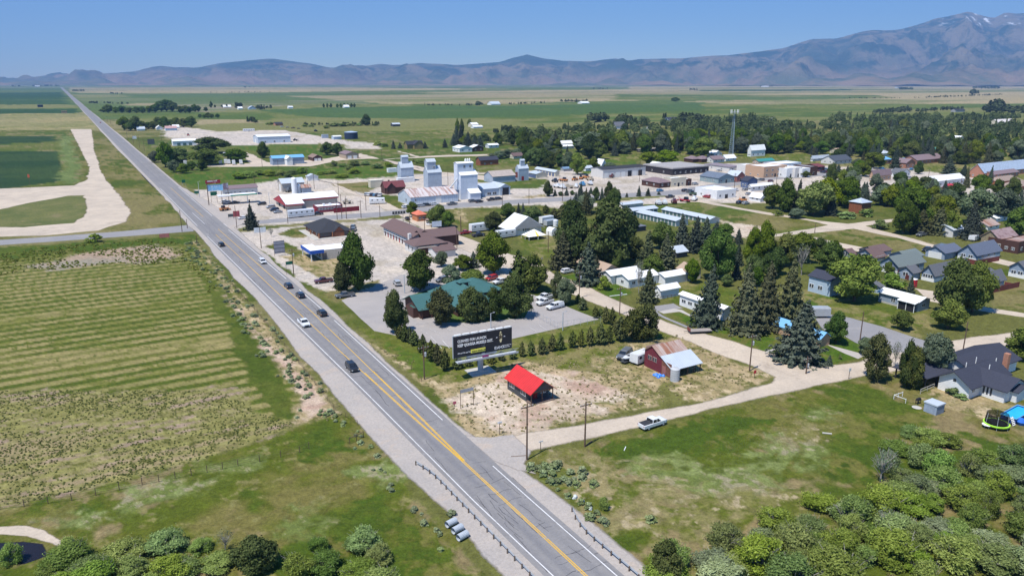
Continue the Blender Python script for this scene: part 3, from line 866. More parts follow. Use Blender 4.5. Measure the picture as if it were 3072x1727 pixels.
class MB:
	def __init__(s):
		s.v, s.f, s.m = [], [], []

	def poly(s, pts, mi=0):
		i = len(s.v)
		s.v += [tuple(p) for p in pts]
		s.f.append(tuple(range(i, i + len(pts))))
		s.m.append(mi)

	def box(s, x0, y0, z0, x1, y1, z1, mi=0):
		i = len(s.v)
		s.v += [(x, y, z) for z in (z0, z1) for (x, y) in ((x0, y0),(x1, y0),(x1, y1),(x0, y1))]
		for f in ((0,3,2,1),(4,5,6,7),(0,1,5,4),(1,2,6,5),(2,3,7,6),(3,0,4,7)):
			s.f.append(tuple(i + k for k in f))
			s.m.append(mi)

	def tube(s, p0, p1, r0, r1=None, n=8, cap=True, mi=0):
		r1 = r0 if r1 is None else r1
		p0, p1 = Vector(p0), Vector(p1)
		d = (p1 - p0).normalized()
		a = d.orthogonal().normalized()
		b = d.cross(a)
		i = len(s.v)
		for p, r in ((p0, r0),(p1, r1)):
			for k in range(n):
				t = 2 * math.pi * k / n
				s.v.append(tuple(p + (a * math.cos(t) + b * math.sin(t)) * r))
		for k in range(n):
			s.f.append((i + k, i + (k + 1) % n, i + n + (k + 1) % n, i + n + k))
			s.m.append(mi)
		if cap:
			s.f.append(tuple(i + k for k in reversed(range(n))))
			s.f.append(tuple(i + n + k for k in range(n)))
			s.m += [mi, mi]

	def slab(s, pts, th, mi=0):
		"""a plane polygon given thickness downwards"""
		p = [Vector(q) for q in pts]
		low = [q - Vector((0,0, th)) for q in p]
		s.poly(p, mi)
		s.poly(list(reversed(low)), mi)
		for k in range(len(p)):
			j = (k + 1) % len(p)
			s.poly([p[k], low[k], low[j], p[j]], mi)

	def loft(s, secs, cap=True, mi=0):
		n = len(secs[0])
		i = len(s.v)
		for sec in secs:
			s.v += [tuple(q) for q in sec]
		for a in range(len(secs) - 1):
			for k in range(n):
				j = (k + 1) % n
				s.f.append((i + a * n + k, i + a * n + j, i + (a + 1) * n + j, i + (a + 1) * n + k))
				s.m.append(mi)
		if cap:
			s.f.append(tuple(i + k for k in reversed(range(n))))
			s.f.append(tuple(i + (len(secs) - 1) * n + k for k in range(n)))
			s.m += [mi, mi]

	def lathe(s, prof, c=(0,0), n=16, mi=0):
		secs = [[(c[0] + r * math.cos(2 * math.pi * k / n), c[1] + r * math.sin(2 * math.pi * k / n), z) for k in range(n)] for (r, z) in prof]
		s.loft(secs, True, mi)

	def mesh(s, name, mats):
		me = bpy.data.meshes.new(name)
		me.from_pydata(s.v, [], s.f)
		for m in (mats if isinstance(mats, (list, tuple)) else [mats]):
			me.materials.append(m)
		if any(s.m):
			me.polygons.foreach_set('material_index', s.m)
		me.update()
		return me

	def build(s, name, mats, parent=None, loc=None, rot=0):
		o = bpy.data.objects.new(name, s.mesh(name, mats))
		COL.objects.link(o)
		if parent is not None:
			o.parent = parent
		if loc is not None:
			o.location = loc
		if rot:
			o.rotation_euler = (0,0, rot)
		return o

def tag(o, label, cat, group=None, kind=None):
	o['label'] = label
	o['category'] = cat
	if group:
		o['group'] = group
	if kind:
		o['kind'] = kind
	return o

def empty(name, loc, rot, label, cat, group=None):
	o = bpy.data.objects.new(name, None)
	o.empty_display_size = .3
	COL.objects.link(o)
	o.location = loc
	o.rotation_euler = (0,0, rot)
	return tag(o, label, cat, group)

def dup(root, loc, rot, label, group=None, scale=None):
	c = root.copy()
	COL.objects.link(c)
	c.location = loc
	c.rotation_euler = (0,0, rot)
	if scale is not None:
		c.scale = scale
	c['label'] = label
	if group:
		c['group'] = group
	for ch in root.children:
		d = ch.copy()
		COL.objects.link(d)
		d.parent = c
		for g in ch.children:
			e = g.copy()
			COL.objects.link(e)
			e.parent = d
	return c

ZG = 0.03     # foot level of things that stand on the covers
PANE = pmat('window_glass', (.045,.055,.07), rough=.12, var=.3, spec=.6)
WHT = pmat('white_trim', (.78,.78,.76), var=.05)
DOORW = pmat('white_door', (.72,.72,.70), var=.06, rib='z', ribamt=.1)
DARKM = pmat('dark_metal', (.045,.047,.05), rough=.5)

class Bld:
	"""a building: origin at its nearest ground corner, local x across the highway, local y along it"""

	def __init__(s, name, label, cat, c, near, group=None, rot=0.0):
		s.c, s.near = c, near
		s.o = G(c, *near)
		s.o.z = 0
		s.a = A0 + R(rot)
		s.vd = Vector((math.cos(s.a), math.sin(s.a),0))
		s.ud = Vector((-math.sin(s.a), math.cos(s.a),0))
		s.root = empty(name, s.o, s.a, label, cat, group)
		s.W, s.Rf = {}, {}
		s.h0 = 3.0

	def _len(s, d, c, x, base=None):
		o = base or s.o
		k = (px(c, x, 0)[0] - CX) / FP
		return (k * (o.y * math.cos(PIT) + H * math.sin(PIT)) - o.x) / (d.x - k * d.y * math.cos(PIT))

	def X(s, x):
		return s._len(s.vd, s.c, x)

	def Y(s, x):
		return s._len(s.ud, s.c, x)

	def loc(s, c, x, y):
		d = G(c, x, y) - s.o
		return d.dot(s.vd), d.dot(s.ud)

	def Z(s, y):
		return H - s.o.y * math.tan(ray_t(px(s.c, 0, y)[1]))

	def wmb(s, m):
		return s.W.setdefault(m.name, (MB(), m))[0]

	def rmb(s, m):
		return s.Rf.setdefault(m.name, (MB(), m))[0]

	def block(s, x0, y0, lx, ly, h, rise=1.5, ridge='y', wall=None, roof=None, over=.4, z0=0.0, prof=None, roofs=None, th=.16):
		w, r = s.wmb(wall), s.rmb(roof)
		x1, y1 = x0 + lx, y0 + ly
		s.h0 = h
		if ridge in ('x', 'y'):
			pf = prof or [(0, h),(.5, h + rise),(1, h)]
			along0, along1 = (x0, x1) if ridge == 'x' else (y0, y1)
			a0, aw = (y0, ly) if ridge == 'x' else (x0, lx)

			def P(al, t, z):
				return Vector((al, a0 + aw * t, z)) if ridge == 'x' else Vector((a0 + aw * t, al, z))
			for al in (along0, along1):
				w.poly([P(al, 0, z0), P(al, 1, z0)] + [P(al, t, z) for t, z in reversed(pf)])
			for t, z in (pf[0], pf[-1]):
				w.poly([P(along0, t, z0), P(along1, t, z0), P(along1, t, z), P(along0, t, z)])
			for k in range(len(pf) - 1):
				(ta, za),(tb, zb) = pf[k], pf[k + 1]
				sl = (zb - za) / ((tb - ta) * aw)
				ea = over / aw if k == 0 else 0
				eb = over / aw if k == len(pf) - 2 else 0
				pa = (ta - ea, za - sl * ea * aw + th + .02)
				pb = (tb + eb, zb + sl * eb * aw + th + .02)
				rr = s.rmb(roofs[k]) if roofs else r
				rr.slab([P(along0 - over, *pa), P(along1 + over, *pa), P(along1 + over, *pb), P(along0 - over, *pb)], th)
		elif ridge == 'hip':
			w.box(x0, y0, z0, x1, y1, h)
			e0, e1, f0, f1 = x0 - over, x1 + over, y0 - over, y1 + over
			m = min(e1 - e0, f1 - f0) / 2
			if lx > ly:
				A, B = Vector((e0 + m, (f0 + f1) / 2, h + rise)), Vector((e1 - m, (f0 + f1) / 2, h + rise))
			else:
				A, B = Vector(((e0 + e1) / 2, f0 + m, h + rise)), Vector(((e0 + e1) / 2, f1 - m, h + rise))
			q = [Vector((e0, f0, h + .02)), Vector((e1, f0, h + .02)), Vector((e1, f1, h + .02)), Vector((e0, f1, h + .02))]
			if lx > ly:
				fs = [(q[0], q[1], B, A),(q[2], q[3], A, B),(q[1], q[2], B),(q[3], q[0], A)]
			else:
				fs = [(q[0], q[1], A),(q[2], q[3], B),(q[1], q[2], B, A),(q[3], q[0], A, B)]
			for f in fs:
				r.poly(f)
			r.slab(q, .14)
		elif ridge == 'flat':
			w.box(x0, y0, z0, x1, y1, h)
			r.box(x0 + .25, y0 + .25, h + .02, x1 - .25, y1 - .25, h + .06)
			if rise:
				for (a, b, cc, d) in ((x0, y0, x1, y0 + .25),(x0, y1 - .25, x1, y1),(x0, y0 + .25, x0 + .25, y1 - .25),(x1 - .25, y0 + .25, x1, y1 - .25)):
					w.box(a, b, h + .003, cc, d, h + rise)
		elif ridge == 'slab':
			w.box(x0, y0, z0, x1, y1, h)
			r.box(x0 - over, y0 - over, h + .02, x1 + over, y1 + over, h + .02 + (rise or .3))
		return s

	def _face(s, face, t, z, w, h, x0=0, y0=0, lx=0, ly=0, d=.05, off=0.0):
		if face == 'L':
			return (x0 - d - off, y0 + t - w / 2, z, x0 - off, y0 + t + w / 2, z + h)
		if face == 'F':
			return (x0 + t - w / 2, y0 - d - off, z, x0 + t + w / 2, y0 - off, z + h)
		if face == 'R':
			return (x0 + lx + off, y0 + t - w / 2, z, x0 + lx + d + off, y0 + t + w / 2, z + h)
		return (x0 + t - w / 2, y0 + ly + off, z, x0 + t + w / 2, y0 + ly + d + off, z + h)

	def win(s, face, ts, z=1.0, w=1.2, h=1.1, x0=0, y0=0, lx=0, ly=0, frame=None, pane=None):
		for t in (ts if isinstance(ts, (list, tuple)) else [ts]):
			m = MB()
			m.box(*s._face(face, t, z, w, h, x0, y0, lx, ly, .05))
			f = m.build('window', frame or WHT, s.root)
			m = MB()
			g = .12
			if w > 1.0:
				for q in (-1,1):
					m.box(*s._face(face, t + q * w / 4, z + g, w / 2 - g * 1.2, h - 2 * g, x0, y0, lx, ly, .02,.052))
			else:
				m.box(*s._face(face, t, z + g, w - 2 * g, h - 2 * g, x0, y0, lx, ly, .02,.052))
			m.build('pane', pane or PANE, f)
		return s

	def door(s, face, ts, w=1.0, h=2.1, mat=None, x0=0, y0=0, lx=0, ly=0, name='door', z=.02):
		for t in (ts if isinstance(ts, (list, tuple)) else [ts]):
			m = MB()
			m.box(*s._face(face, t, z, w, h, x0, y0, lx, ly, .06))
			m.build(name, mat or DOORW, s.root)
		return s

	def box(s, name, x0, y0, z0, x1, y1, z1, mat):
		m = MB()
		m.box(x0, y0, z0, x1, y1, z1)
		m.build(name, mat, s.root)
		return s

	def posts(s, pts, h, r=.09, mat=None, name='post', z0=0.0):
		for (x, y) in pts:
			m = MB()
			m.box(x - r, y - r, z0, x + r, y + r, h)
			m.build(name, mat or WHT, s.root)
		return s

	def done(s):
		for m, mat in s.W.values():
			m.build('wall', mat, s.root)
		for m, mat in s.Rf.values():
			m.build('roof', mat, s.root)
		return s.root

def gb(name, label, c, near, xl, xr, yt, rise, ridge, wall, roof, over=.4, cat='building', group=None, rot=0, wins=(), doors=(), **k):
	"""a plain building read off the photograph; xl/xr are pixel columns, or metres if given as floats"""
	b = Bld(name, label, cat, c, near, group, rot)
	lx = xr if isinstance(xr, float) else b.X(xr)
	ly = xl if isinstance(xl, float) else b.Y(xl)
	h = yt if isinstance(yt, float) else b.Z(yt) + (.5 if ridge in 'xyhip' and over >= .3 else 0)
	lx, ly, h = max(2.0, min(lx, 90)), max(2.0, min(ly, 90)), max(1.8, min(h, 40))
	b.block(0,0, lx, ly, h, rise, ridge, wall, roof, over, **k)
	b.lx, b.ly, b.h = lx, ly, h
	for (face, ts, z, w, hh) in wins:
		L = lx if face in 'FB' else ly
		b.win(face, [L * t for t in ts], z * h / 3 if h < 3 else z, w, hh, lx=lx, ly=ly)
	for (face, ts, w, hh, *mm) in doors:
		L = lx if face in 'FB' else ly
		b.door(face, [L * t for t in ts], w, min(hh, h - .15), mm[0] if mm else None, lx=lx, ly=ly, name='garage_door' if w > 1.6 else 'door')
	return b

# building materials
def shingle(name, col):
	return pmat('shingle_' + name, col, rough=.9, var=.22, scale=5, rib='z', rib_sp=.22, ribamt=.10, spec=.1)

def metal(name, col, axis='x', rust=None, lo=.5, hi=.65, streak=None):
	return pmat('sheet_metal_' + name + axis, col, rough=.42, var=.06, scale=.4, rib=axis, rib_sp=.6, ribamt=.22, spec=.5, metal=.0, col2=rust, lo=lo, hi=hi, streak=streak)

def siding(name, col, axis='z', sp=.3, amt=.16):
	return pmat('siding_' + name, col, rough=.75, var=.07, scale=.6, rib=axis, rib_sp=sp, ribamt=amt)

RF_WHITEx, RF_WHITEy = metal('white', (.84,.84,.83), 'x'), metal('white', (.84,.84,.83), 'y')
RF_NAVY = shingle('navy', (.050,.054,.075))
RF_GREY = shingle('grey', (.13,.135,.15))
RF_GREEN_GREY = shingle('green_grey', (.16,.19,.185))
RF_BROWN = shingle('brown', (.155,.105,.10))
RF_MAUVE = shingle('mauve', (.215,.16,.17))
RF_DARK = shingle('dark', (.045,.047,.055))
RF_TAN = shingle('tan', (.40,.30,.225))
RF_BLUE = metal('blue', (.18,.42,.68), 'y')
RF_BLUEx = metal('blue', (.18,.42,.68), 'x')
RF_GREEN = metal('green', (.05,.26,.22), 'x')
RF_TEAL = metal('teal', (.055,.14,.128), 'y')
RF_RED = pmat('sheet_metal_redy', (.60,.032,.030), rough=.4, var=.12, scale=.5, rib='y', rib_sp=.62, ribamt=.42, spec=.5)
RF_GALVx, RF_GALVy = metal('galvanised', (.50,.55,.60), 'x'), metal('galvanised', (.50,.55,.60), 'y')
RF_RUST = metal('rusty', (.46,.36,.31), 'x', rust=(.30,.13,.07), lo=.42, hi=.62, streak=(1.6,.12,.3))
W_WHITE = siding('white', (.76,.77,.77))
W_CREAM = siding('cream', (.62,.56,.44))
W_TAN = siding('tan', (.40,.32,.24))
W_BLUE = siding('pale_blue', (.42,.52,.62))
W_BLUEG = siding('blue_grey', (.27,.33,.42))
W_GREY = siding('grey', (.35,.35,.35))
W_DGREY = siding('dark_grey', (.070,.072,.078), 'x', .35)
W_DGREYy = siding('dark_grey_y', (.072,.074,.080), 'z', .3)
W_RED = siding('barn_red', (.16,.028,.04), 'y', .3,.3)
W_BROWN = siding('dark_brown', (.085,.04,.03), 'z', .35)
W_GALV = pmat('wall_galvanised', (.36,.42,.50), rough=.5, var=.14, scale=.5, rib='z', rib_sp=.75, ribamt=.2, spec=.4)
W_BRICK = pmat('wall_brick', (.42,.20,.13), rough=.9, var=.22, scale=3, rib='z', rib_sp=.25, ribamt=.18)
W_BRICKT = pmat('wall_brick_tan', (.50,.33,.22), rough=.9, var=.18, scale=3, rib='z', rib_sp=.25, ribamt=.14)
W_LOG = pmat('wall_log', (.27,.10,.05), rough=.8, var=.25, scale=1.2, rib='z', rib_sp=.35, ribamt=.45)
W_WOOD = pmat('wall_old_wood', (.30,.24,.15), rough=.9, var=.25, scale=1.5, rib='y', rib_sp=.3, ribamt=.4)
W_STUC = pmat('wall_stucco', (.62,.60,.57), rough=.9, var=.08, scale=.8)
W_BLOCK = pmat('wall_block', (.46,.42,.37), rough=.9, var=.12, scale=1.0, rib='z', rib_sp=.2, ribamt=.08)
ROOF_FLATW = pmat('flat_roof_white', (.80,.80,.80), var=.08, scale=.3, col2=(.55,.55,.54), lo=.6, hi=.75)
ROOF_FLATG = pmat('flat_roof_grey', (.30,.29,.31), var=.12, scale=.3)
D_BROWN = pmat('door_brown', (.10,.05,.04), var=.1)
D_RED = pmat('door_red', (.30,.02,.02), var=.1)
D_GREEN = pmat('door_green', (.10,.17,.16), var=.1, rib='z', ribamt=.3)
D_DARK = pmat('opening_dark', (.02,.02,.025), var=.1)
D_BLUE = pmat('door_blue', (.10,.14,.25), var=.1, rib='z', ribamt=.3)
WOOD = pmat('pole_wood', (.13,.085,.06), rough=.9, var=.25, scale=2)
CONC = pmat('concrete_base', (.45,.43,.39), rough=.9, var=.1)
STEEL = pmat('galvanised_steel', (.42,.45,.48), rough=.45, var=.12, spec=.5)
# ---------------------------------------------------------------- buildings near the crossing
# cabin with the red roof
b = Bld('cabin', 'small charcoal cabin with a bright red metal roof on a bare earth lot', 'cabin', 'W', (938,302))
ly, lx, h = b.Y(710), b.X(1150), b.Z(228) + 1.0
yr = 1.9
rise = 2.0
b.block(0, yr, lx, ly - yr, h, rise, 'y', W_DGREYy, RF_RED, .5)
r = b.rmb(RF_RED)
for sgn in (0,1):
	x0, x1 = (-.5, lx / 2) if sgn == 0 else (lx + .5, lx / 2)
	z0, z1 = h - .5 * rise / (lx / 2) + .18, h + rise + .18
	r.slab([(x0,-.6, z0),(x1,-.6, z1),(x1, yr - .5, z1),(x0, yr - .5, z0)], .16)
wg = b.wmb(W_DGREYy)
wg.poly([(0,0, h),(lx, 0, h),(lx / 2,0, h + rise)])
wg.poly([(0,.12, h),(lx, .12, h),(lx / 2,.12, h + rise)])
b.box('porch_beam', 0,0, h - .3, lx, .16, h - .02, WOOD)
b.box('porch_deck', -.1,-.3,0, lx + .2, yr, .22, pmat('deck_wood', (.16,.12,.10)))
b.posts([(.1,.1),(lx * .5,.1),(lx - .1,.1)], h - .3,.08, WOOD)
b.win('L', [ly * .25, ly * .42 + .0, ly * .74, ly * .82][::1][:0] + [ly * .33, ly * .80], 1.0,1.9,1.3)
b.door('F', lx * .4,1.0,2.1, D_RED, y0=yr, z=.2)
b.win('F', lx * .78,1.0,1.2,1.1, y0=yr)
b.box('attic_vent', lx / 2 - .25,-.05, h + .7, lx / 2 + .25,-.01, h + 1.2, DARKM)
b.done()

# old red barn with the rusted and new roof sheets
b = Bld('barn', 'dark red barn with a rusty upper roof and a bright galvanised lean-to roof', 'barn', 'O', (1338,1258))
ly, lx = b.Y(990), b.X(1712)
h1 = b.Z(1160) + .2
pf = [(0, h1),(.40, h1 + 1.9),(.72, h1 + 3.5),(1, h1 + 1.7)]
b.block(0,0, lx * .28, ly, h1,0, 'x', W_RED, RF_RUST, .0, prof=pf, roofs=[RF_GALVx, RF_RUST, RF_RUST])
b.block(lx * .28, ly * .34, lx * .62, ly * .66, h1,0, 'x', W_RED, RF_RUST, .0, prof=[(0, h1 + 1.6),(.09, h1 + 1.9),(.576, h1 + 3.5),(1, h1 + 1.7)], roofs=[RF_GALVx, RF_RUST, RF_RUST])
r = b.rmb(RF_GALVx)
r.slab([(-.25,-.35, h1 + .04),(lx * 1.02,-.35, h1 + .04),(lx * 1.0, ly * .40, h1 + 2.08),(-.25, ly * .40, h1 + 2.08)], .1)
r = b.rmb(RF_RUST)
r.slab([(-.3, ly * .40, h1 + 2.04),(lx * .92, ly * .40, h1 + 2.04),(lx * .92, ly * .72, h1 + 3.66),(-.3, ly * .72, h1 + 3.66)], .1)
r.slab([(-.3, ly * .72, h1 + 3.66),(lx * .92, ly * .72, h1 + 3.66),(lx * .92, ly * 1.04, h1 + 1.75),(-.3, ly * 1.04, h1 + 1.75)], .1)
b.posts([(lx * .55,.15),(lx * .78,.15),(lx * .99,.15)], h1 - .05,.09, WOOD)
b.win('L', [ly * .62, ly * .80], 2.0,1.3,1.1, frame=pmat('worn_trim', (.40,.30,.26)))
b.door('L', ly * .27,1.1,2.1, pmat('worn_trim2', (.30,.12,.10)))
b.wmb(pmat('wall_rotten_wood', (.20,.085,.055), var=.4, scale=1.5, rib='y', rib_sp=.3, ribamt=.4)).box(-.035,.1,.02,-.002, ly * .36, h1 + 1.2)
b.box('roof_rail', .2, ly * .98, h1 + 2.3, lx * .62, ly * .98 + .1, h1 + 2.7, pmat('worn_trim', (.4,.3,.26)))
b.done()
m = MB()
m.lathe([(1.0,0),(1.0,2.7),(.55,2.95),(.05,3.0)], n=20)
tag(m.build('grain_tank', pmat('tank_grey', (.46,.47,.48), var=.1, rib='z', rib_sp=.5), None, G('O', 1380,1280)), 'small upright corrugated tank at the near corner of the red barn', 'tank')
m = MB()
random.seed(3)
for k in range(9):
	x, y = random.uniform(-1.1,1.1), random.uniform(-.8,.8)
	m.lathe([(.45,0),(.38,.22),(.05,.38 + random.random() * .2)], (x, y),8)
tag(m.build('tarp', pmat('tarp_blue', (.03,.20,.72), rough=.4), None, G('O', 1190,1225)), 'crumpled bright blue tarp on the ground by the red barn', 'tarp')

# billboard on a single column
b = Bld('billboard', 'wide black billboard on one thick grey column beside the highway', 'billboard', 'N', (1455,1168), rot=-3)
h0, h1 = b.Z(905), b.Z(655)
xl, xr = b._len(b.vd, 'N', 1085), b._len(b.vd, 'N', 1815)
pan = pmat('billboard_black', (.018,.021,.028), rough=.5, var=.15)
GREYP = pmat('billboard_steel', (.40,.43,.47), rough=.5)
b.box('panel', xl, -1.5, h0, xr, -1.35, h1 + .3, pan)
b.box('frame', xl - .12,-1.33, h0 - .1, xr + .12,-1.1, h1 + .4, GREYP)
m = MB()
for k in range(7):
	x = xl + (xr - xl) * (k + .5) / 7
	m.box(x - .75,-1.5, h1 + .32, x + .75,-1.1, h1 + .62)
m.build('top_board', pmat('billboard_white', (.75,.75,.74)), b.root)
m = MB()
m.box(xl + .3,-3.0, h0 - .75, xr + .9,-2.9, h0 - .45)
m.box(xl + .3,-3.0, h0 - .82, xr + .9,-1.4, h0 - .76)
for k in range(9):
	x = xl + .3 + (xr - xl) * k / 8
	m.tube((x, -2.95, h0 - .5),(x, -2.95, h0 + .3),.03, n=4)
m.box(xl + .3,-2.98, h0 + .25, xr + .9,-2.93, h0 + .31)
m.build('catwalk', GREYP, b.root)
m = MB()
m.tube((0,0,0),(0,0, h0 - .7),.62, n=20)
m.box(xl * .5,-1.0, h0 - .7, xr * .5,-.3, h0 - .1)
m.box(-.4,-1.5, h0 - .4,.4,.5, h1 - .6)
m.build('column', GREYP, b.root)
b.box('footing', -2.9,-2.2,.01,2.9,2.2,.22, CONC)

def lettering(text, parent, x, y, z, size, mat, name='lettering', rx=math.pi / 2, rz=0, bold=.012, sx=1.0):
	cu = bpy.data.curves.new(name, 'FONT')
	cu.body = text
	cu.size = size
	cu.offset = bold * size
	cu.extrude = .015
	cu.resolution_u = 2
	cu.materials.append(mat)
	tmp = bpy.data.objects.new(name, cu)
	COL.objects.link(tmp)
	bpy.context.view_layer.update()
	me = bpy.data.meshes.new_from_object(tmp.evaluated_get(bpy.context.evaluated_depsgraph_get()))
	bpy.data.objects.remove(tmp)
	o = bpy.data.objects.new(name, me)
	COL.objects.link(o)
	o.parent = parent
	o.location = (x, y, z)
	o.rotation_euler = (rx, 0, rz)
	o.scale = (sx, 1,1)
	return o

W_ = xr - xl
Hh = h1 - h0
TXW = pmat('text_white', (.85,.85,.85), var=.02)
TXY = pmat('text_yellow', (.85,.80,.12), var=.03)
LB = lambda u: xl + W_ * u
LZ = lambda u: h0 + .15 + (Hh + .1) * u
lettering('CLEANED FOR LAUNCH.', b.root, LB(.065),-1.53, LZ(.69), Hh * .19, TXW, bold=.02, sx=.72)
lettering('KEEP QUAGGA MUSSELS OUT.', b.root, LB(.065),-1.53, LZ(.48), Hh * .19, TXW, bold=.035, sx=.72)
lettering("IT'S UP TO US TO", b.root, LB(.065),-1.53, LZ(.13), Hh * .085, TXW, bold=.02)
b.box('banner', LB(.285),-1.56, LZ(.08), LB(.535),-1.52, LZ(.25), TXY)
lettering('CLEAN, DRAIN, DRY', b.root, LB(.30),-1.585, LZ(.13), Hh * .085, pan, bold=.02)
lettering('IDAHO', b.root, LB(.69),-1.53, LZ(.05), Hh * .2, TXW, bold=.01, sx=.8)
lettering('DEPARTMENT OF', b.root, LB(.84),-1.53, LZ(.15), Hh * .058, TXW)
lettering('AGRICULTURE', b.root, LB(.84),-1.53, LZ(.07), Hh * .058, TXW)
m = MB()
cx_, cz_ = LB(.80), LZ(.63)
for (ox, hw, hh, mi) in ((0,.3, Hh * .30,0),):
	ring = []
	for k in range(24):
		t = 2 * math.pi * k / 24
		ring.append((cx_ + ox + hw * 1.25 * math.cos(t) * abs(math.cos(t)) ** .3,-1.55, cz_ + hh * math.sin(t)))
	m.poly(ring)
m.build('shell_emblem', pmat('shell_yellow', (.78,.70,.42), col2=(.10,.07,.04), lo=.52, hi=.56), b.root)
for sg in (-1,1):
	m = MB()
	m.poly([(cx_ + sg * .62,-1.55, cz_ + .0),(cx_ + sg * 1.05,-1.55, cz_ - .12),(cx_ + sg * 1.15,-1.55, cz_ + .02),(cx_ + sg * 1.0,-1.55, cz_ + .12)])
	m.build('emblem_mark', TXW, b.root)
b.box('maker_plate', LB(.43),-3.02, h0 - .35, LB(.54),-2.99, h0 + .15, pmat('plate_pink', (.25,.04,.16)))

# office with the green roof
b = Bld('office_building', 'low brown office with a wide teal green metal roof among pines', 'building', 'N', (1165,468))
lx, ly = b.X(1600),17.0
b.block(0,0, lx, ly, 3.0,4.0, 'hip', W_BROWN, RF_TEAL, .9)
x0 = -b._len(-b.vd, 'N', 760)
b.block(x0,3.5,-x0 + 3,10.5,2.9,2.4, 'x', W_BROWN, RF_TEAL, .9)
b.block(x0 - 1.5,5.0,1.4,4,2.6,.2, 'flat', W_BROWN, RF_TEAL, .3)
b.block(lx * .62, ly - 8,12,12,3.0,3.0, 'hip', W_BROWN, RF_TEAL, .8)
b.block(lx * .44, ly * .44,2.6,2.2,7.2,.9, 'hip', W_BROWN, RF_TEAL, .4, z0=5.8)
b.win('F', [4,8,12], 1.0,1.6,1.2)
b.win('L', [2], 1.0,1.4,1.2)
b.posts([(x0 + .2,2.9),(x0 + 3,2.9),(x0 + 6,2.9)], 2.9,.14, W_BROWN)
b.done()

# motel with its long wing, restaurant and dark hall
b = Bld('motel', 'long brown-roofed motel with white ground floor and a bay-fronted restaurant at its near end', 'motel', 'J', (1000,612))
Lw = b.Y(645)
h = max(3.4, b.Z(510) + .4)
b.block(0,0,10, Lw, h + .6,2.2, 'y', W_STUC, RF_BROWN, 1.1)
for k in range(13):
	b.win('L', 2 + (Lw - 3.5) * k / 12, h - .75,1.5,.95, y0=0)
for k in range(9):
	b.door('L', 3.0 + (Lw - 5.0) * k / 8,1.0,2.0, D_RED if k % 2 else D_BROWN)
b.box('balcony_rail', -.5,1, h - 1.35,-.2, Lw, h - 1.1, WHT)
rx, ry = b.loc('J', 965,708)
rl = b.loc('J', 822,590)
b.block(rl[0], ry, 12.5,9.5, h - .2,2.0, 'hip', W_STUC, RF_BROWN, .7)
b.win('F', [2.5,5.5,9], .9,1.4,1.8, x0=rl[0], y0=ry)
b.win('L', [2.2,6], .9,1.3,1.8, x0=rl[0], y0=ry)
dx_, dy_ = b.loc('J', 1155,625)
b.block(dx_, dy_, 15,9, h + .9,1.9, 'x', W_BROWN, RF_BROWN, .7)
b.box('chimney', -1.2,-.6,.0,-.1,.6, h + 2.2, W_STUC)
b.done()
for i, (nx, ny, w_, lab) in enumerate([(1095,700,7, 'square patio shelter with a low grey-brown hip roof just below the restaurant'),
									 (1370,665,5.5, 'small tan patio shelter with a hip roof behind the dark motel hall'),
									 (1310,745,8, 'brown-roofed annex with pale walls nearest to the patio trees')]):
	b = Bld('patio_shelter', lab, 'shelter', 'J', (nx, ny))
	b.block(0,0, w_, w_ * .8,2.5,1.0, 'hip' if i < 2 else 'x', W_STUC if i == 2 else W_BROWN, RF_BROWN if i else shingle('taupe', (.25,.22,.20)),.4, z0=.0)
	b.done()
m = MB()
for k in range(5):
	m.box(k * 1.25,-.06,4.2, k * 1.25 + 1.0,.06,5.4,0)
m.tube((1.1,0,0),(1.1,0,4.2),.09)
m.tube((4.9,0,0),(4.9,0,4.2),.09)
m.box(0,-.05,4.1,6.0,.05,4.22)
o = m.build('motel_sign', DARKM, None, G('J', 760,300), A0 - .1)
tag(o, 'row of five dark square sign letters boards on posts behind the motel', 'sign')

# dark-roofed brown office by the highway
b = Bld('office_building', 'square brown office with a charcoal hip roof and a white kerb around it', 'building', 'I', (1955,660))
ly, lx, h = b.Y(1780), b.X(2345), b.Z(590)
b.block(0,0, lx, ly, h, 3.6, 'hip', W_LOG, RF_DARK, .9)
b.block(lx * .45,-.8, lx * .34, ly * .5, h, 2.0, 'y', W_LOG, RF_DARK, .4)
b.win('F', [lx * .12, lx * .3, lx * .65, lx * .85], .5,2.6,1.7, frame=D_BROWN)
b.win('L', [ly * .2, ly * .5, ly * .8], .5,1.8,1.7, frame=D_BROWN)
b.posts([(-.5,-.9),(lx * .4,-.9),(lx - .3,-.9),(-.8, ly * .5)], h, .2, pmat('post_tan', (.35,.16,.08)))
b.box('pavement', -3,-3,.01, lx + 1, ly + 1,.15, CONC)
b.done()
# blue-trimmed shop
b = Bld('shop_building', 'flat white-roofed tan shop with a bright blue canopy fascia', 'shop', 'I', (1985,938))
lx, ly, h = b.X(2380),9.0, b.Z(818)
BLUE = pmat('fascia_blue', (.02,.09,.42), rough=.5)
b.block(0,0, lx, ly, h, .15, 'flat', W_BLOCK, ROOF_FLATW)
b.block(-4.0,-.4,4.0, ly + 3, h + .1,.2, 'slab', BLUE, ROOF_FLATW, .0, z0=h - .75)
b.box('canopy_fascia', -4.1,-.55, h - .75,.8,-.4, h + .5, BLUE)
b.box('canopy_fascia', -4.25,-.55, h - .75,-4.1, ly + 2.6, h + .5, BLUE)
b.win('L', [2,5], .5,1.8,1.7)
b.door('F', 1.0,1.6,2.6, pmat('roll_door_grey', (.12,.11,.11)))
b.posts([(-3.8,-.2),(-3.8, ly + 2)], h - .75,.15, WHT)
b.done()

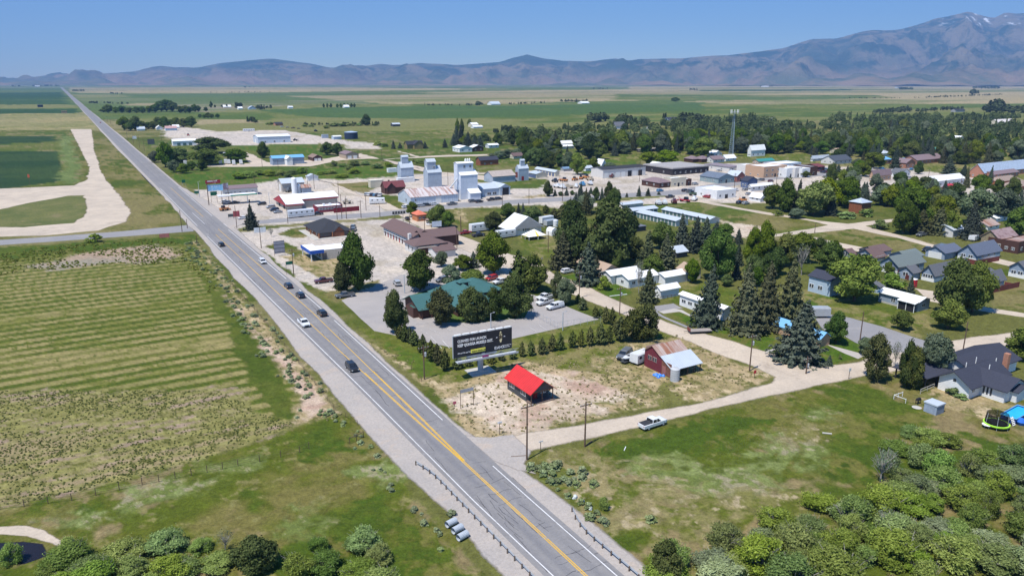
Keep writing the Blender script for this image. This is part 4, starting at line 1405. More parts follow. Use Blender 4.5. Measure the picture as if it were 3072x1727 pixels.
# red shop with the big white roof, diner and red fence
b = Bld('machine_shop', 'long shop with a bright white roof and red gable end', 'shop', 'I', (1550,308))
ly, lx, h = b.Y(1402), b.X(2225), b.Z(222)
RED_T = pmat('fascia_red', (.36,.05,.06), rough=.6)
b.block(0,0, lx * .27, ly, h, 3.0, 'x', W_BLOCK, RF_WHITEx, 1.0)
b.block(lx * .27, ly * .22, lx * .73, ly * .78, h, 0, 'x', W_BLOCK, RF_WHITEx, .6, prof=[(0, h + 1.2),(.36, h + 3.0),(1, h)])
b.box('fascia', -1.05,-.9, h - .9,-.98, ly + .9, h - .1, RED_T)
m = MB()
m.poly([(-1.06,-1, h - .6),(-1.06, ly + 1, h - .6),(-1.06, ly / 2, h + 3.0)])
m.build('gable_panel', RED_T, b.root)
b.box('fascia', -.9,-1.1, h - .85, lx * .28,-1.0, h - .25, RED_T)
b.box('fascia', lx * .285, ly * .22 - .7, h + .4, lx + .5, ly * .22 - .62, h + 1.0, RED_T)
b.door('L', [ly * .3, ly * .7], 3.2,3.4, D_DARK, name='garage_door')
b.done()
b = gb('diner', 'low diner with a flat white roof and red window band beside the long shop', 'I', (1928,335),7.0,2250,262,.2, 'flat', pmat('wall_diner', (.20,.03,.05), rib='x', rib_sp=1.0), ROOF_FLATW, cat='diner')
b.box('entry_ramp', -3.5,2,0,-.2,6, b.h * .6, RED_T)
b.win('F', [b.lx * (.08 + .12 * k) for k in range(8)], 1.2,1.3,1.1)
for k in range(2):
	b.box('roof_vent', b.lx * (.3 + .25 * k),3, b.h + .1, b.lx * (.3 + .25 * k) + 1,4, b.h + .9, WHT)
b.done()
o = MB()
o.box(0,-.08,0,13,.08,2.3)
tag(o.build('fence', pmat('fence_red', (.20,.02,.03), rib='x', rib_sp=.8), None, G('I', 2135,335), A0), 'solid dark red board fence beyond the diner', 'fence')

# filling station row
b = gb('store_building', 'long white store with a mauve roof behind the filling station', 'B', (868,1088),9.0,1412,985,1.3, 'x', W_STUC, RF_MAUVE, cat='store', wins=[('F', (.25,.35,.5,.68,.85),1.8,1.1,.8)], doors=[('F', (.1,.17),1.1,2.1, D_DARK)])
b.done()
b = Bld('fuel_canopy', 'filling station canopy with a green roof edge over white pump posts', 'canopy', 'B', (1020,1192))
x1 = b.X(1255)
h = 4.6
b.box('canopy_roof', -7,-2.5, h, x1 + 4.5,3.5, h + .25, ROOF_FLATW)
b.box('fascia', -1,-2.6, h - .25, x1 + 4.6,-2.5, h + .4, pmat('fascia_green', (.02,.28,.16)))
b.box('fascia', -7.1,-2.6, h - .25,-1,-2.5, h + .4, WHT)
b.posts([(0,0),(x1,0)], h, .2, WHT)
for x in (0, x1):
	b.box('fuel_pump', x + .5,-.3,0, x + 1.1,.3,1.6, DARKM)
b = Bld('sign_board', 'large sign structure with a red reader board above a sky-blue billboard', 'sign', 'B', (655,1215))
hh = b.Z(830)
b.posts([(0,0)], hh, .18, WOOD)
sc = MPX('B', 1215)
b.box('reader_board', -.6,-.25, b.Z(885),10 * .0 + 200 * sc, -.1, b.Z(830), pmat('sign_red', (.28,.02,.03), col2=(.6,.5,.5), lo=.6, hi=.64, streak=(1,1,3)))
b.box('mural_panel', -.2,-.05, b.Z(1000),230 * sc, .1, b.Z(905), pmat('sign_sky', (.25,.50,.72), col2=(.65,.74,.8), lo=.5, hi=.6))
b.box('photo_panel', 230 * sc, -.05, b.Z(985),310 * sc, .1, b.Z(890), pmat('sign_photo', (.20,.13,.16), col2=(.4,.42,.5)))
b.posts([(200 * sc, .3),(300 * sc, .3)], b.Z(990),.12, WOOD)
lettering('AMERICAN', b.root, .2,-.28, b.Z(858),1.0, TXW)
b = Bld('road_sign', 'green highway guide sign on two posts before the filling station', 'sign', 'B', (697,1180))
b.posts([(0,0),(2.9,0)], b.Z(1070),.07, WOOD)
b.box('sign_panel', -.2,-.1, b.Z(1068),3.1,-.02, b.Z(1005), pmat('sign_green', (.015,.12,.07)))
b = Bld('road_sign', 'small green guide sign on two short posts beside the highway', 'sign', 'B', (440,1075))
b.posts([(0,0),(2.0,0)], 1.8,.05, STEEL)
b.box('sign_panel', -.2,-.08,1.5,2.3,-.02,2.9, pmat('sign_green', (.015,.12,.07)))
b = Bld('road_sign', 'tall green sign at the inside of the highway bend', 'sign', 'B', (245,905))
b.posts([(0,0),(1.6,0)], 1.8,.05, STEEL)
b.box('sign_panel', -.2,-.08,1.4,1.8,-.02,3.3, pmat('sign_green', (.015,.12,.07)))
b = gb('metal_building', 'tall steel shed with a blue-grey roof and brown lower wall', 'B', (1790,1012),1727,2132,893,2.2, 'x', W_BLOCK, RF_GALVx, cat='shed', doors=[('L', (.5,),3.5,4)])
b.done()
m = MB()
m.lathe([(1.5,0),(1.5,8.5),(1.1,9.1),(.1,9.4)], n=20)
tag(m.build('silo', pmat('silo_white', (.78,.8,.82), var=.06), None, G('B', 1980,1035)), 'white upright silo in front of the tall steel shed', 'silo')
m = MB()
m.lathe([(1.0,0),(1.0,4.5),(.1,5.2)], n=16)
tag(m.build('silo', pmat('silo_white', (.78,.8,.82), var=.06), None, G('B', 2050,1025)), 'shorter white tank beside the white silo', 'silo')
gb('shed', 'low curved-roof shed with pinkish sheeting next to the white silo', 'B', (2095,1030),6.0,2240,960,1.4, 'x', W_GALV, RF_RUST, cat='shed').done()
gb('garage', 'small white two-door garage with a blue-grey roof behind the steel shed', 'B', (2185,842),2155,2345,785,1.3, 'y', W_WHITE, RF_GALVy, cat='garage', doors=[('F', (.4,.75),2.2,2.2)]).done()
# row beyond the meadow
b = gb('warehouse', 'very long pale blue steel warehouse', 'B', (1415,262),1342,1918,170,1.5, 'x', pmat('wall_pale_steel', (.55,.62,.70), rib='x', rib_sp=1.2), RF_WHITEx, cat='warehouse', wins=[('F', (.1,.22,.5,.8),.6,1.6,1.8)], doors=[('L', (.5,),4,4)])
b.done()
gb('workshop', 'white workshop with a dark ridge band near the highway', 'B', (100,300),8.0,460,235,1.6, 'x', W_WHITE, RF_WHITEx, cat='workshop', doors=[('F', (.25,.5,.75),3,2.6, D_GREEN)]).done()
b = Bld('workshop', 'blue-roofed hall with a white cross gable and large white door', 'workshop', 'B', (1865,600))
lx, h = b.X(1955), b.Z(500)
b.block(0,0, lx, 12, h, 1.8, 'y', W_WHITE, RF_WHITEy, .4)
b.block(-9,7,24,9, h + .2,1.6, 'x', W_BLUEG, RF_BLUEx, .4)
b.door('F', lx * .5, lx * .75, h * .75, DOORW)
b.done()
gb('cabin', 'small brown garage with pale double doors and a weathered roof', 'B', (2265,535),2188,2408,490,2.0, 'y', W_BROWN, shingle('weathered', (.24,.17,.14)), cat='garage', doors=[('F', (.3,.7),2.6,2.2)]).done()
b = gb('garage', 'wide two-door garage with a mauve roof by the gravel road', 'C', (590,415),503,752,362,1.8, 'y', W_TAN, RF_MAUVE, cat='garage', doors=[('F', (.28,.72),3.2,2.6)])
b.done()
gb('shed', 'flat white-roofed pump house near the dark blue tank', 'C', (432,165),8.0,530,135,.9, 'x', W_BLUE, RF_WHITEx, cat='shed').done()
m = MB()
m.lathe([(7.3,0),(7.3,7.2),(6.9,7.4),(.3,8.3)], n=32)
tag(m.build('water_tank', [pmat('tank_navy', (.020,.035,.07), var=.1)], None, G('C', 655,156)), 'round dark navy water tank with a shallow cone top', 'tank')
m = MB()
m.lathe([(7.35,7.25),(7.3,7.45),(.2,8.5)], n=32)
m.build('tank_roof', pmat('tank_roof_blue', (.33,.42,.55)), bpy.data.objects['water_tank'])
gb('shed', 'small corrugated grey container at the edge of the storage yard', 'C', (285,150),3.0,365,105,.2, 'slab', W_GALV, RF_GALVx, .05, cat='container').done()
b = gb('house', 'brown timber house with a dark steep cross-gable roof alone in the meadow', 'C', (1462,290),10.0,1575,235,3.2, 'y', pmat('wall_olive', (.26,.20,.08), rib='z'), RF_DARK, cat='house')
b.block(-6,3,16,7, b.h, 2.8, 'x', pmat('wall_olive', (.26,.20,.08)), RF_DARK, .5)
b.done()
# grain elevators
b = Bld('grain_elevator', 'squat blue-grey corrugated elevator with a small cupola, leftmost of the elevators', 'elevator', 'C', (1295,705))
ly, lx, h = b.Y(1248), b.X(1457), b.Z(528)
b.block(0,0, lx, ly, h, 3.4, 'x', W_GALV, RF_GALVx, .2)
b.block(lx * .2, ly * .32, lx * .5, ly * .36, h + 6.6,.9, 'x', W_GALV, RF_GALVx, .2, z0=h + 1)
b.win('F', lx * .5,1,1.6,2.4, pane=D_BROWN)
b.done()
gb('trailer_shed', 'white boxes and sheds lined up at the foot of the leftmost elevator', 'C', (1255,720),3.0,1465,665,.2, 'slab', W_WHITE, RF_WHITEx, .05, cat='shed').done()
b = Bld('grain_elevator', 'blue-grey corrugated elevator with a tall narrow head tower, second elevator', 'elevator', 'C', (1640,785))
ly, lx, h = b.Y(1582), b.X(1815), b.Z(590)
b.block(0,0, lx, ly, h, 3.6, 'x', W_GALV, RF_GALVx, .2)
ht = b.Z(455)
b.block(.2, ly * .18, lx * .62, ly * .62, ht, 1.6, 'x', W_GALV, RF_GALVx, .25, z0=h)
b.win('F', lx * .5, ht - 4,1.2,1.3, y0=ly * .18)
b.win('F', lx * .5, ht - 9,1.2,1.3, y0=ly * .18)
b.done()
WE = pmat('wall_white_steel', (.60,.65,.73), rough=.5, var=.1, scale=.5, rib='z', rib_sp=.8, ribamt=.08)
b = Bld('grain_elevator', 'tallest white elevator with two small windows high up', 'elevator', 'C', (2058,935))
ly, lx, h = b.Y(1985), b.X(2272), b.Z(625)
b.block(0,0, lx, ly, h, 2.4, 'x', WE, RF_WHITEx, .2)
ht = b.Z(478)
b.block(-.8, ly * .3, lx * .93, ly * .62, ht, .6, 'x', WE, RF_WHITEx, .3, z0=h - 8)
b.win('F', [lx * .33, lx * .68], h + 3.6,1.2,1.6, y0=ly * .3)
b.block(lx * .38,-3.4, lx * .62,3.3,4.4,0, 'x', WE, RF_WHITEx, .3, prof=[(0,3.6),(1,5.4)])
m = MB()
m.tube((-1, ly * .3, h - 2),(-7, ly * .3, h - 8),.35)
m.build('grain_spout', STEEL, b.root)
m = MB()
for q in (0,1,2):
	m.lathe([(.5, ht + .6),(.5, ht + 1.8),(.1, ht + 2.4)], (lx * (.5 + .12 * q), ly * .6),8)
m.build('antenna', WHT, b.root)
b.done()
b = Bld('warehouse', 'long pale warehouse with a rust-streaked pinkish roof at the white elevator', 'warehouse', 'C', (1418,1008))
ly, lx, h = b.Y(1255), b.X(2018), b.Z(908)
b.block(0,0, lx, ly, h, 3.2, 'x', pmat('wall_pale_steel', (.55,.62,.70), rib='x', rib_sp=1.2), metal('rust_streak', (.62,.56,.54), 'x', rust=(.36,.20,.15), lo=.46, hi=.6, streak=(1.4,.1,.3)),.3)
b.door('F', lx * .58,3.2,3.4, WHT, name='garage_door')
b.win('F', [lx * .1], 2,.8,1.2)
b.win('L', [ly * .35], 1,1.2,2.0, pane=D_DARK)
b.done()
b = gb('barn', 'dark red timber store with a maroon roof and gabled dormer', 'C', (1090,862),1038,1345,790,3.0, 'x', W_BROWN, pmat('roof_maroon', (.17,.05,.055), rib='x'), cat='barn')
b.block(b.lx * .05,-1.5, b.lx * .42, b.ly * .5, b.h, 2.6, 'y', W_BROWN, pmat('roof_maroon', (.17,.05,.055), rib='x'),.3)
b.box('chimney', b.lx * .3, b.ly * .6, b.h, b.lx * .3 + .8, b.ly * .6 + .8, b.h + 3.6, D_DARK)
b.done()
gb('shed', 'cream box-shaped load on a dark shed beside the dirt street', 'C', (905,785),4.0,1070,695,.3, 'slab', W_CREAM, pmat('roof_cream', (.66,.62,.50)),.1, cat='shed').done()
gb('container', 'long white semi-trailer box beside the leftmost elevator', 'C', (1130,588),3.0,1245,540,.2, 'slab', W_WHITE, RF_WHITEx, .02, cat='trailer').done()
# east of the white elevator
b = Bld('shop_building', 'blue-grey shop with a dark open bay at its right end below the white elevator', 'shop', 'D', (200,895))
lx, h = b.X(545), b.Z(800)
BGW = pmat('wall_bluegrey_steel', (.42,.50,.58), rib='x')
b.block(0,0, lx * .62,12, h, 2.2, 'x', BGW, RF_GALVx, .3)
b.block(lx * .62,-1, lx * .38,13, h + .4,1.6, 'y', BGW, RF_GALVy, .3)
b.door('F', lx * .83,4.0,4.2, D_DARK, y0=-1, name='garage_door')  # no door here: near-black panel painted as the open bay's shaded inside
b.win('F', [lx * .25, lx * .45], .6,2.4,1.6)
b.done()
gb('quonset_shed', 'old corrugated hall with a tan roof and white skylight strips', 'D', (335,722),222,622,650,2.8, 'x', W_GALV, pmat('roof_tan_sheet', (.40,.34,.30), rib='x'), cat='shed').done()
b = Bld('grain_elevator', 'small corrugated elevator with rusty red doors and a cupola, rightmost of the elevators', 'elevator', 'D', (665,695))
ly, lx, h = b.Y(622), b.X(792), b.Z(540)
b.block(0,0, lx, ly, h, 2.2, 'x', W_GALV, RF_GALVx, .15)
b.block(lx * .3, ly * .3, lx * .4, ly * .4, h + 5,.8, 'x', W_GALV, RF_GALVx, .15, z0=h)
b.win('F', lx * .4,.2,1.8,2.6, pane=D_RED, frame=D_RED)
b.box('rust_panel', -.06, ly * .3,2,-.01, ly, h * .7, pmat('rusty_red', (.20,.05,.035), var=.3))
b.done()
gb('storage_units', 'low storage building with a blue-grey roof nearest to the rightmost elevator', 'D', (890,662),795,1030,615,1.0, 'y', W_CREAM, RF_GALVy, cat='storage', doors=[('L', (.15,.35,.55,.75,.92),1.8,2.2, D_BLUE)]).done()
gb('storage_units', 'longer storage building with dark blue doors behind the first one', 'D', (1130,640),875,1185,590,1.0, 'y', W_CREAM, RF_GALVy, cat='storage', doors=[('L', (.1,.25,.4,.55,.7,.85),2.2,2.2, D_BLUE)]).done()
b = gb('bus_garage', 'long pinkish garage with seven bays, two standing open', 'D', (1740,662),1588,2283,560,1.0, 'x', W_STUC, RF_DARK, cat='garage')
b.door('F', [b.lx * t for t in (.08,.2,.34,.47,.74)], b.lx * .09,3.6, DOORW, name='garage_door')
b.door('F', [b.lx * t for t in (.62,.87)], b.lx * .09,3.8, D_DARK, name='garage_door')  # bays standing open: dark panels imitate the shade inside
b.done()
gb('log_house', 'dark-roofed log house on the meadow behind the white elevator', 'D', (175,500),118,405,440,2.2, 'x', W_LOG, RF_NAVY, cat='house', wins=[('F', (.25,.6),.8,1.5,1.0)]).done()
# church-like white hall and tent
b = gb('hall', 'large white hall with a long white roof and grey gable band', 'K', (166,462),18,528,388,4.6, 'y', W_WHITE, RF_WHITEy, cat='hall', over=1.0)
b.win('F', [b.lx * .36 + k * .9 for k in range(4)], 1.6,.5,1.5, frame=DARKM)
m = MB()
m.poly([(-.9,-.98, b.h - .1),(b.lx + .9,-.98, b.h - .1),(b.lx / 2,-.98, b.h + 4.9)])
m.poly([(.6,-1.0, b.h - .1),(b.lx - .6,-1.0, b.h - .1),(b.lx / 2,-1.0, b.h + 3.9)])
m.build('gable_panel', W_GREY, b.root)
b.done()
b = Bld('tent', 'party tent with white and yellow striped peaked roof on thin poles', 'tent', 'K', (372,522))
lx = b.X(600)
ly = b.Y(272)
hh = b.Z(475)
lx = max(6, min(lx, 14))
ly = max(5, min(ly, 11))
for q in range(4):
	cs = [(0,0),(lx, 0),(lx, ly),(0, ly)]
	a, c2 = cs[q], cs[(q + 1) % 4]
	m = MB()
	k = 7
	for j in range(k):
		A = Vector((*a, hh)).lerp(Vector((*c2, hh)), j / k)
		B2 = Vector((*a, hh)).lerp(Vector((*c2, hh)),(j + 1) / k)
		m.poly([A, B2,(lx / 2, ly / 2, hh + 2.4)], j % 2 if j in (3,) else 0)
	m.build('canopy_side', [pmat('tent_white', (.82,.80,.74), var=.04), pmat('tent_yellow', (.80,.62,.12), var=.05)], b.root)
b.posts([(0,0),(lx, 0),(lx, ly),(0, ly),(lx / 2,0),(0, ly / 2)], hh, .06, WHT, 'tent_pole')
b = Bld('garden_shed', 'small round-roofed white shed at the edge of the yard with the tent', 'shed', 'K', (660,462))
sec = []
for y in (0,4.2):
	sec.append([(0, y, 0),(3.4, y, 0),(3.4, y, 1.7),(3.1, y, 2.6),(2.4, y, 3.1),(1.7, y, 3.25),(1.0, y, 3.1),(.3, y, 2.6),(0, y, 1.7)])
m = MB()
m.loft(sec)
m.build('shell', RF_WHITEy, b.root)
# storage rows
U = W_STUC
b = gb('storage_units', 'storage row with many dark green doors facing left, nearest storage building', 'K', (2243,340),1745,2400,282,.9, 'y', U, RF_GALVy, cat='storage')
b.door('L', [b.ly * (k + .5) / 11 for k in range(11)], b.ly / 11 * .72,2.3, D_GREEN, name='garage_door')
b.done()
b = gb('storage_units', 'long storage row with small high doors behind the spruce tops', 'L', (548,305),-62,672,262,.9, 'y', U, RF_GALVy, cat='storage')
b.door('L', [b.ly * (k + .5) / 12 for k in range(12)], b.ly / 12 * .7,2.2, D_GREEN, name='garage_door')
b.done()
b = gb('storage_units', 'shorter cross-facing storage block with green doors at the head of the rows', 'K', (1698,205),1605,2010,152,.9, 'x', U, RF_GALVx, cat='storage')
b.door('F', [b.lx * (k + .5) / 6 for k in range(6)], b.lx / 6 * .7,2.2, D_GREEN, name='garage_door')
b.done()
gb('storage_units', 'farthest storage row, a thin grey roof behind the big cottonwood', 'K', (1560,108),1500,1825,80,.8, 'x', U, RF_GALVx, cat='storage').done()
gb('shed', 'low dark grey building at the end of the storage rows', 'K', (1722,410),8.0,1862,350,.2, 'slab', W_DGREY, pmat('roof_slate', (.14,.15,.18)),.3, cat='shed').done()
gb('shed', 'dark shed with a plain blue-grey roof among tall spruces', 'L', (125,745),6.0,262,688,1.6, 'x', W_DGREY, RF_GALVx, cat='shed').done()
b = gb('house', 'white house with a tan roof and a small grey porch', 'L', (250,1036),128,430,925,1.6, 'y', W_CREAM, RF_TAN, cat='house')
b.box('porch_wall', -.4,-.4,0,3,1.2,2.6, W_GREY)
b.door('F', 1.4,1.2,2.0, WHT, y0=-.4)
b.done()
gb('garage', 'white metal garage with a snow-white roof and blue-grey upper wall', 'K', (2050,1264),1968,2282,1172,1.0, 'x', W_WHITE, RF_WHITEx, cat='garage', doors=[('L', (.5,),2.6,2.2)]).done()
b = Bld('house', 'white-roofed bungalow with three stepped roofs above the green lawn', 'house', 'K', (1640,1128))
b.block(0,0,12,6,2.8,1.0, 'x', W_WHITE, RF_WHITEx, .4)
b.block(-2,6.3,12,5,2.9,1.0, 'x', W_WHITE, RF_WHITEx, .4)
b.block(12.2,-3,9,5,2.6,.9, 'x', W_WHITE, RF_WHITEx, .4)
b.win('F', [2,5,9], 1,1.3,1.1)
b.win('L', [3], 1,1.3,1.1)
b.done()
b = gb('mobile_home', 'long white mobile home with blue-grey upper wall behind the near spruce', 'O', (1998,520),1440,2088,392,.5, 'y', W_WHITE, RF_WHITEy, cat='mobile home')
b.win('L', [b.ly * t for t in (.55,.75,.9)], 1.1,1.6,1.1)
b.done()
gb('house', 'brown house with a tan roof and carport gable behind young trees', 'K', (1325,1003),985,1504,925,1.7, 'y', W_TAN, RF_TAN, cat='house', wins=[('L', (.3,.7),1,1.4,1.1)]).done()
b = gb('house', 'tan brick house with a sky-blue roof half hidden by the biggest spruce', 'Q', (880,1118),36,1010,1032,1.3, 'y', W_BRICKT, RF_BLUE, cat='house')
b.win('L', [b.ly * t for t in (.78,.9,.3)], .9,.9,1.3)
b.done()
b = gb('house', 'pale blue two-window house with a dark slate roof beside the round tree', 'Q', (1012,468),738,1200,288,1.5, 'y', W_BLUE, RF_NAVY, cat='house')
b.win('L', [b.ly * .45, b.ly * .85], 1.3,1.6,1.3)
b.win('F', [b.lx * .5], 1.3,1.4,1.2)
b.done()
b = gb('house', 'long blue-grey house with a white metal roof and a shaded carport end', 'M', (1190,1428),690,1338,1322,.8, 'y', W_BLUEG, RF_WHITEy, cat='house', over=.5)
b.box('carport_shade_panel', -1.7,.3,0,-1.6, b.ly * .40, b.h - .4, D_DARK)  # dark sheet standing in for the shade under the carport roof
b.rmb(RF_WHITEy).slab([(-2.2,-.4, b.h - .25),(-.2,-.4, b.h + .15),(-.2, b.ly * .42, b.h + .15),(-2.2, b.ly * .42, b.h - .25)], .12)
b.posts([(-1.8,0),(-1.8, b.ly * .2),(-1.8, b.ly * .4)], b.h - .4,.07, WHT)
b.win('L', [b.ly * .62], .9,1.3,1.4)
b.win('F', [b.lx * .45], 1.1,1.4,1.0)
b.box('rock_base', -.05,0,0,-.01, b.ly, .5, CONC)
b.done()
b = gb('garage', 'pale blue shed half hidden behind the round tree', 'M', (700,1195),6.0,720,1130,1.0, 'x', W_BLUE, RF_GREY, cat='shed')
b.done()

# new houses on the right: each with a main block and a garage
def newhouse(label, c, near, xl, xr, yt, rise, roof, garage=None, porch=None, wall=W_BLUEG):
	b = gb('house', label, c, near, xl, xr, yt, rise, 'x', wall, roof, cat='house', over=.55)
	b.box('skirting', -.03,0,0,-.005, b.ly, b.h * .42, WHT)
	b.box('skirting', 0,-.03,0, b.lx, -.005, b.h * .42, WHT)
	b.win('L', [b.ly * .3, b.ly * .7], 1.1,1.5,1.2)
	b.win('F', [b.lx * .25, b.lx * .5, b.lx * .75], 1.1,1.3,1.1)
	if garage:
		x, y, lx, ly = garage
		b.block(x, y, lx, ly, b.h * .95, rise * .6, 'x', wall, roof, .45)
		b.door('L', ly / 2, ly * .7,2.3, DOORW, x0=x, y0=y, name='garage_door')
	if porch:
		x, y, lx, ly = porch
		b.block(x, y, lx, ly, b.h, rise * .62, 'x', wall, roof, .45)
		b.win('L', [ly * .5], 1.0,1.8,1.4, x0=x, y0=y)
	b.done()
	return b

newhouse('new house with a brown shingle roof and white verges, behind the grey-green one', 'M', (640,800),395,778,752,2.4, RF_BROWN, garage=(8.5,5,9,7), porch=(-3.2,7,3,5))
newhouse('new house with a grey-green roof and wide white-trimmed gable', 'M', (938,958),692,1268,866,2.6, RF_GREEN_GREY, garage=(15,6,9,7))
newhouse('new house with a slate-blue roof and small front gable over a dark porch', 'M', (1398,1052),1238,1850,972,2.6, RF_GREY, porch=(-3.8,4.8,4.2,4.8))
newhouse('new house with a blue-grey roof farthest up the row, tall gable and purple door', 'M', (1935,792),1702,2242,716,3.0, shingle('bluegrey', (.12,.14,.19)), garage=(-6.5,7.5,11,7))
newhouse('new house with a grey roof at the right, behind the twin poplars', 'M', (2095,1146),1950,2292,1062,2.4, RF_GREY, garage=(6.5,5.5,8,6.5))
newhouse('cut-off house with a white garage door at the right edge', 'M', (2560,1010),2350,2900,905,2.0, RF_GREY)
for i, (c, p0, p1, hh, lab) in enumerate([
		('M', (935,958),(1078,1030),1.7, 'short red-brown board fence at the grey-green house'),
		('M', (1800,800),(1940,830),1.7, 'red-brown board fence left of the highest new house'),
		('M', (1940,830),(2235,775),1.7, 'red-brown board fence along the front of the highest new house'),
		('M', (2110,1195),(2490,1110),1.7, 'long red-brown board fence behind the twin poplars'),
		('M', (2300,1110),(2395,1130),1.7, 'red-brown fence return beside the grey-roofed house')]):
	A, B2 = G(c, *p0), G(c, *p1)
	m = MB()
	L = (B2 - A).length
	m.box(0,-.04,.02, L, .04, hh)
	ang = math.atan2(B2.y - A.y, B2.x - A.x)
	tag(m.build('board_fence', pmat('fence_brown', (.17,.045,.035), rib='x', rib_sp=.4, ribamt=.35), None, A, ang), lab, 'fence', 'red-brown board fences around the new houses')
# navy-roofed white house at the lower right
b = Bld('house', 'sprawling white house with a dark navy shingle roof at the right edge', 'house', 'T', (1838,838))
ly, h = b.Y(1450), b.Z(712) + .7
b.block(0,0,14, ly, h, 2.0, 'x', W_WHITE, RF_NAVY, .8)
x2 = b._len(b.vd, 'T', 2000)
wx_, wy_ = b.loc('T', 2290,888)
x2 = wx_
b.block(x2, wy_, 7.5,3 - wy_, h - .1,1.7, 'y', W_WHITE, RF_NAVY, .7)
b.block(x2 + 2.2, wy_ - 1.2,5.0,3.5, h - .6,.8, 'y', W_WHITE, RF_NAVY, .4)
b.block(8, ly - 3,17,9, h, 2.0, 'x', W_WHITE, RF_NAVY, .7)
b.block(-2.5, ly + 1.2,8,7, h - .3,1.5, 'hip', W_WHITE, RF_NAVY, .5, z0=h - .5)
b.posts([(-2.2, ly + 1.5),(-2.2, ly + 8),(2, ly + 1.5)], h - .5,.12, DARKM)
b.win('F', [x2 * .35], 1.1,1.1,1.1)
b.win('L', [-wy_ * .55 + q for q in (0,.7,1.4)], .7,.35,1.9, x0=x2, y0=wy_, frame=DARKM)
b.win('L', [ly * .5], h - .1,.6,.6, frame=DARKM)
for k, (x, y) in enumerate([(6, ly * .7),(11, ly * .8),(14, ly * .4),(9, ly * .2)]):
	m = MB()
	m.tube((x, y, h + .5),(x, y, h + 2.4),.09)
	m.build('roof_vent', WHT, b.root)
b.box('chimney', 18,2,0,19,3, h + 2.6, W_BRICK)
b.done()
b = gb('garden_shed', 'small grey metal garden shed on the lawn left of the trampoline', 'T', (1430,1048),1268,1528,972,.25, 'slab', pmat('wall_shed_blue', (.30,.36,.44), rib='y', rib_sp=.5, ribamt=.3), RF_GALVx, .12, cat='shed')
b.door('L', [b.ly * .5], 1.6,1.8, pmat('shed_door', (.27,.32,.40)))
b.done()
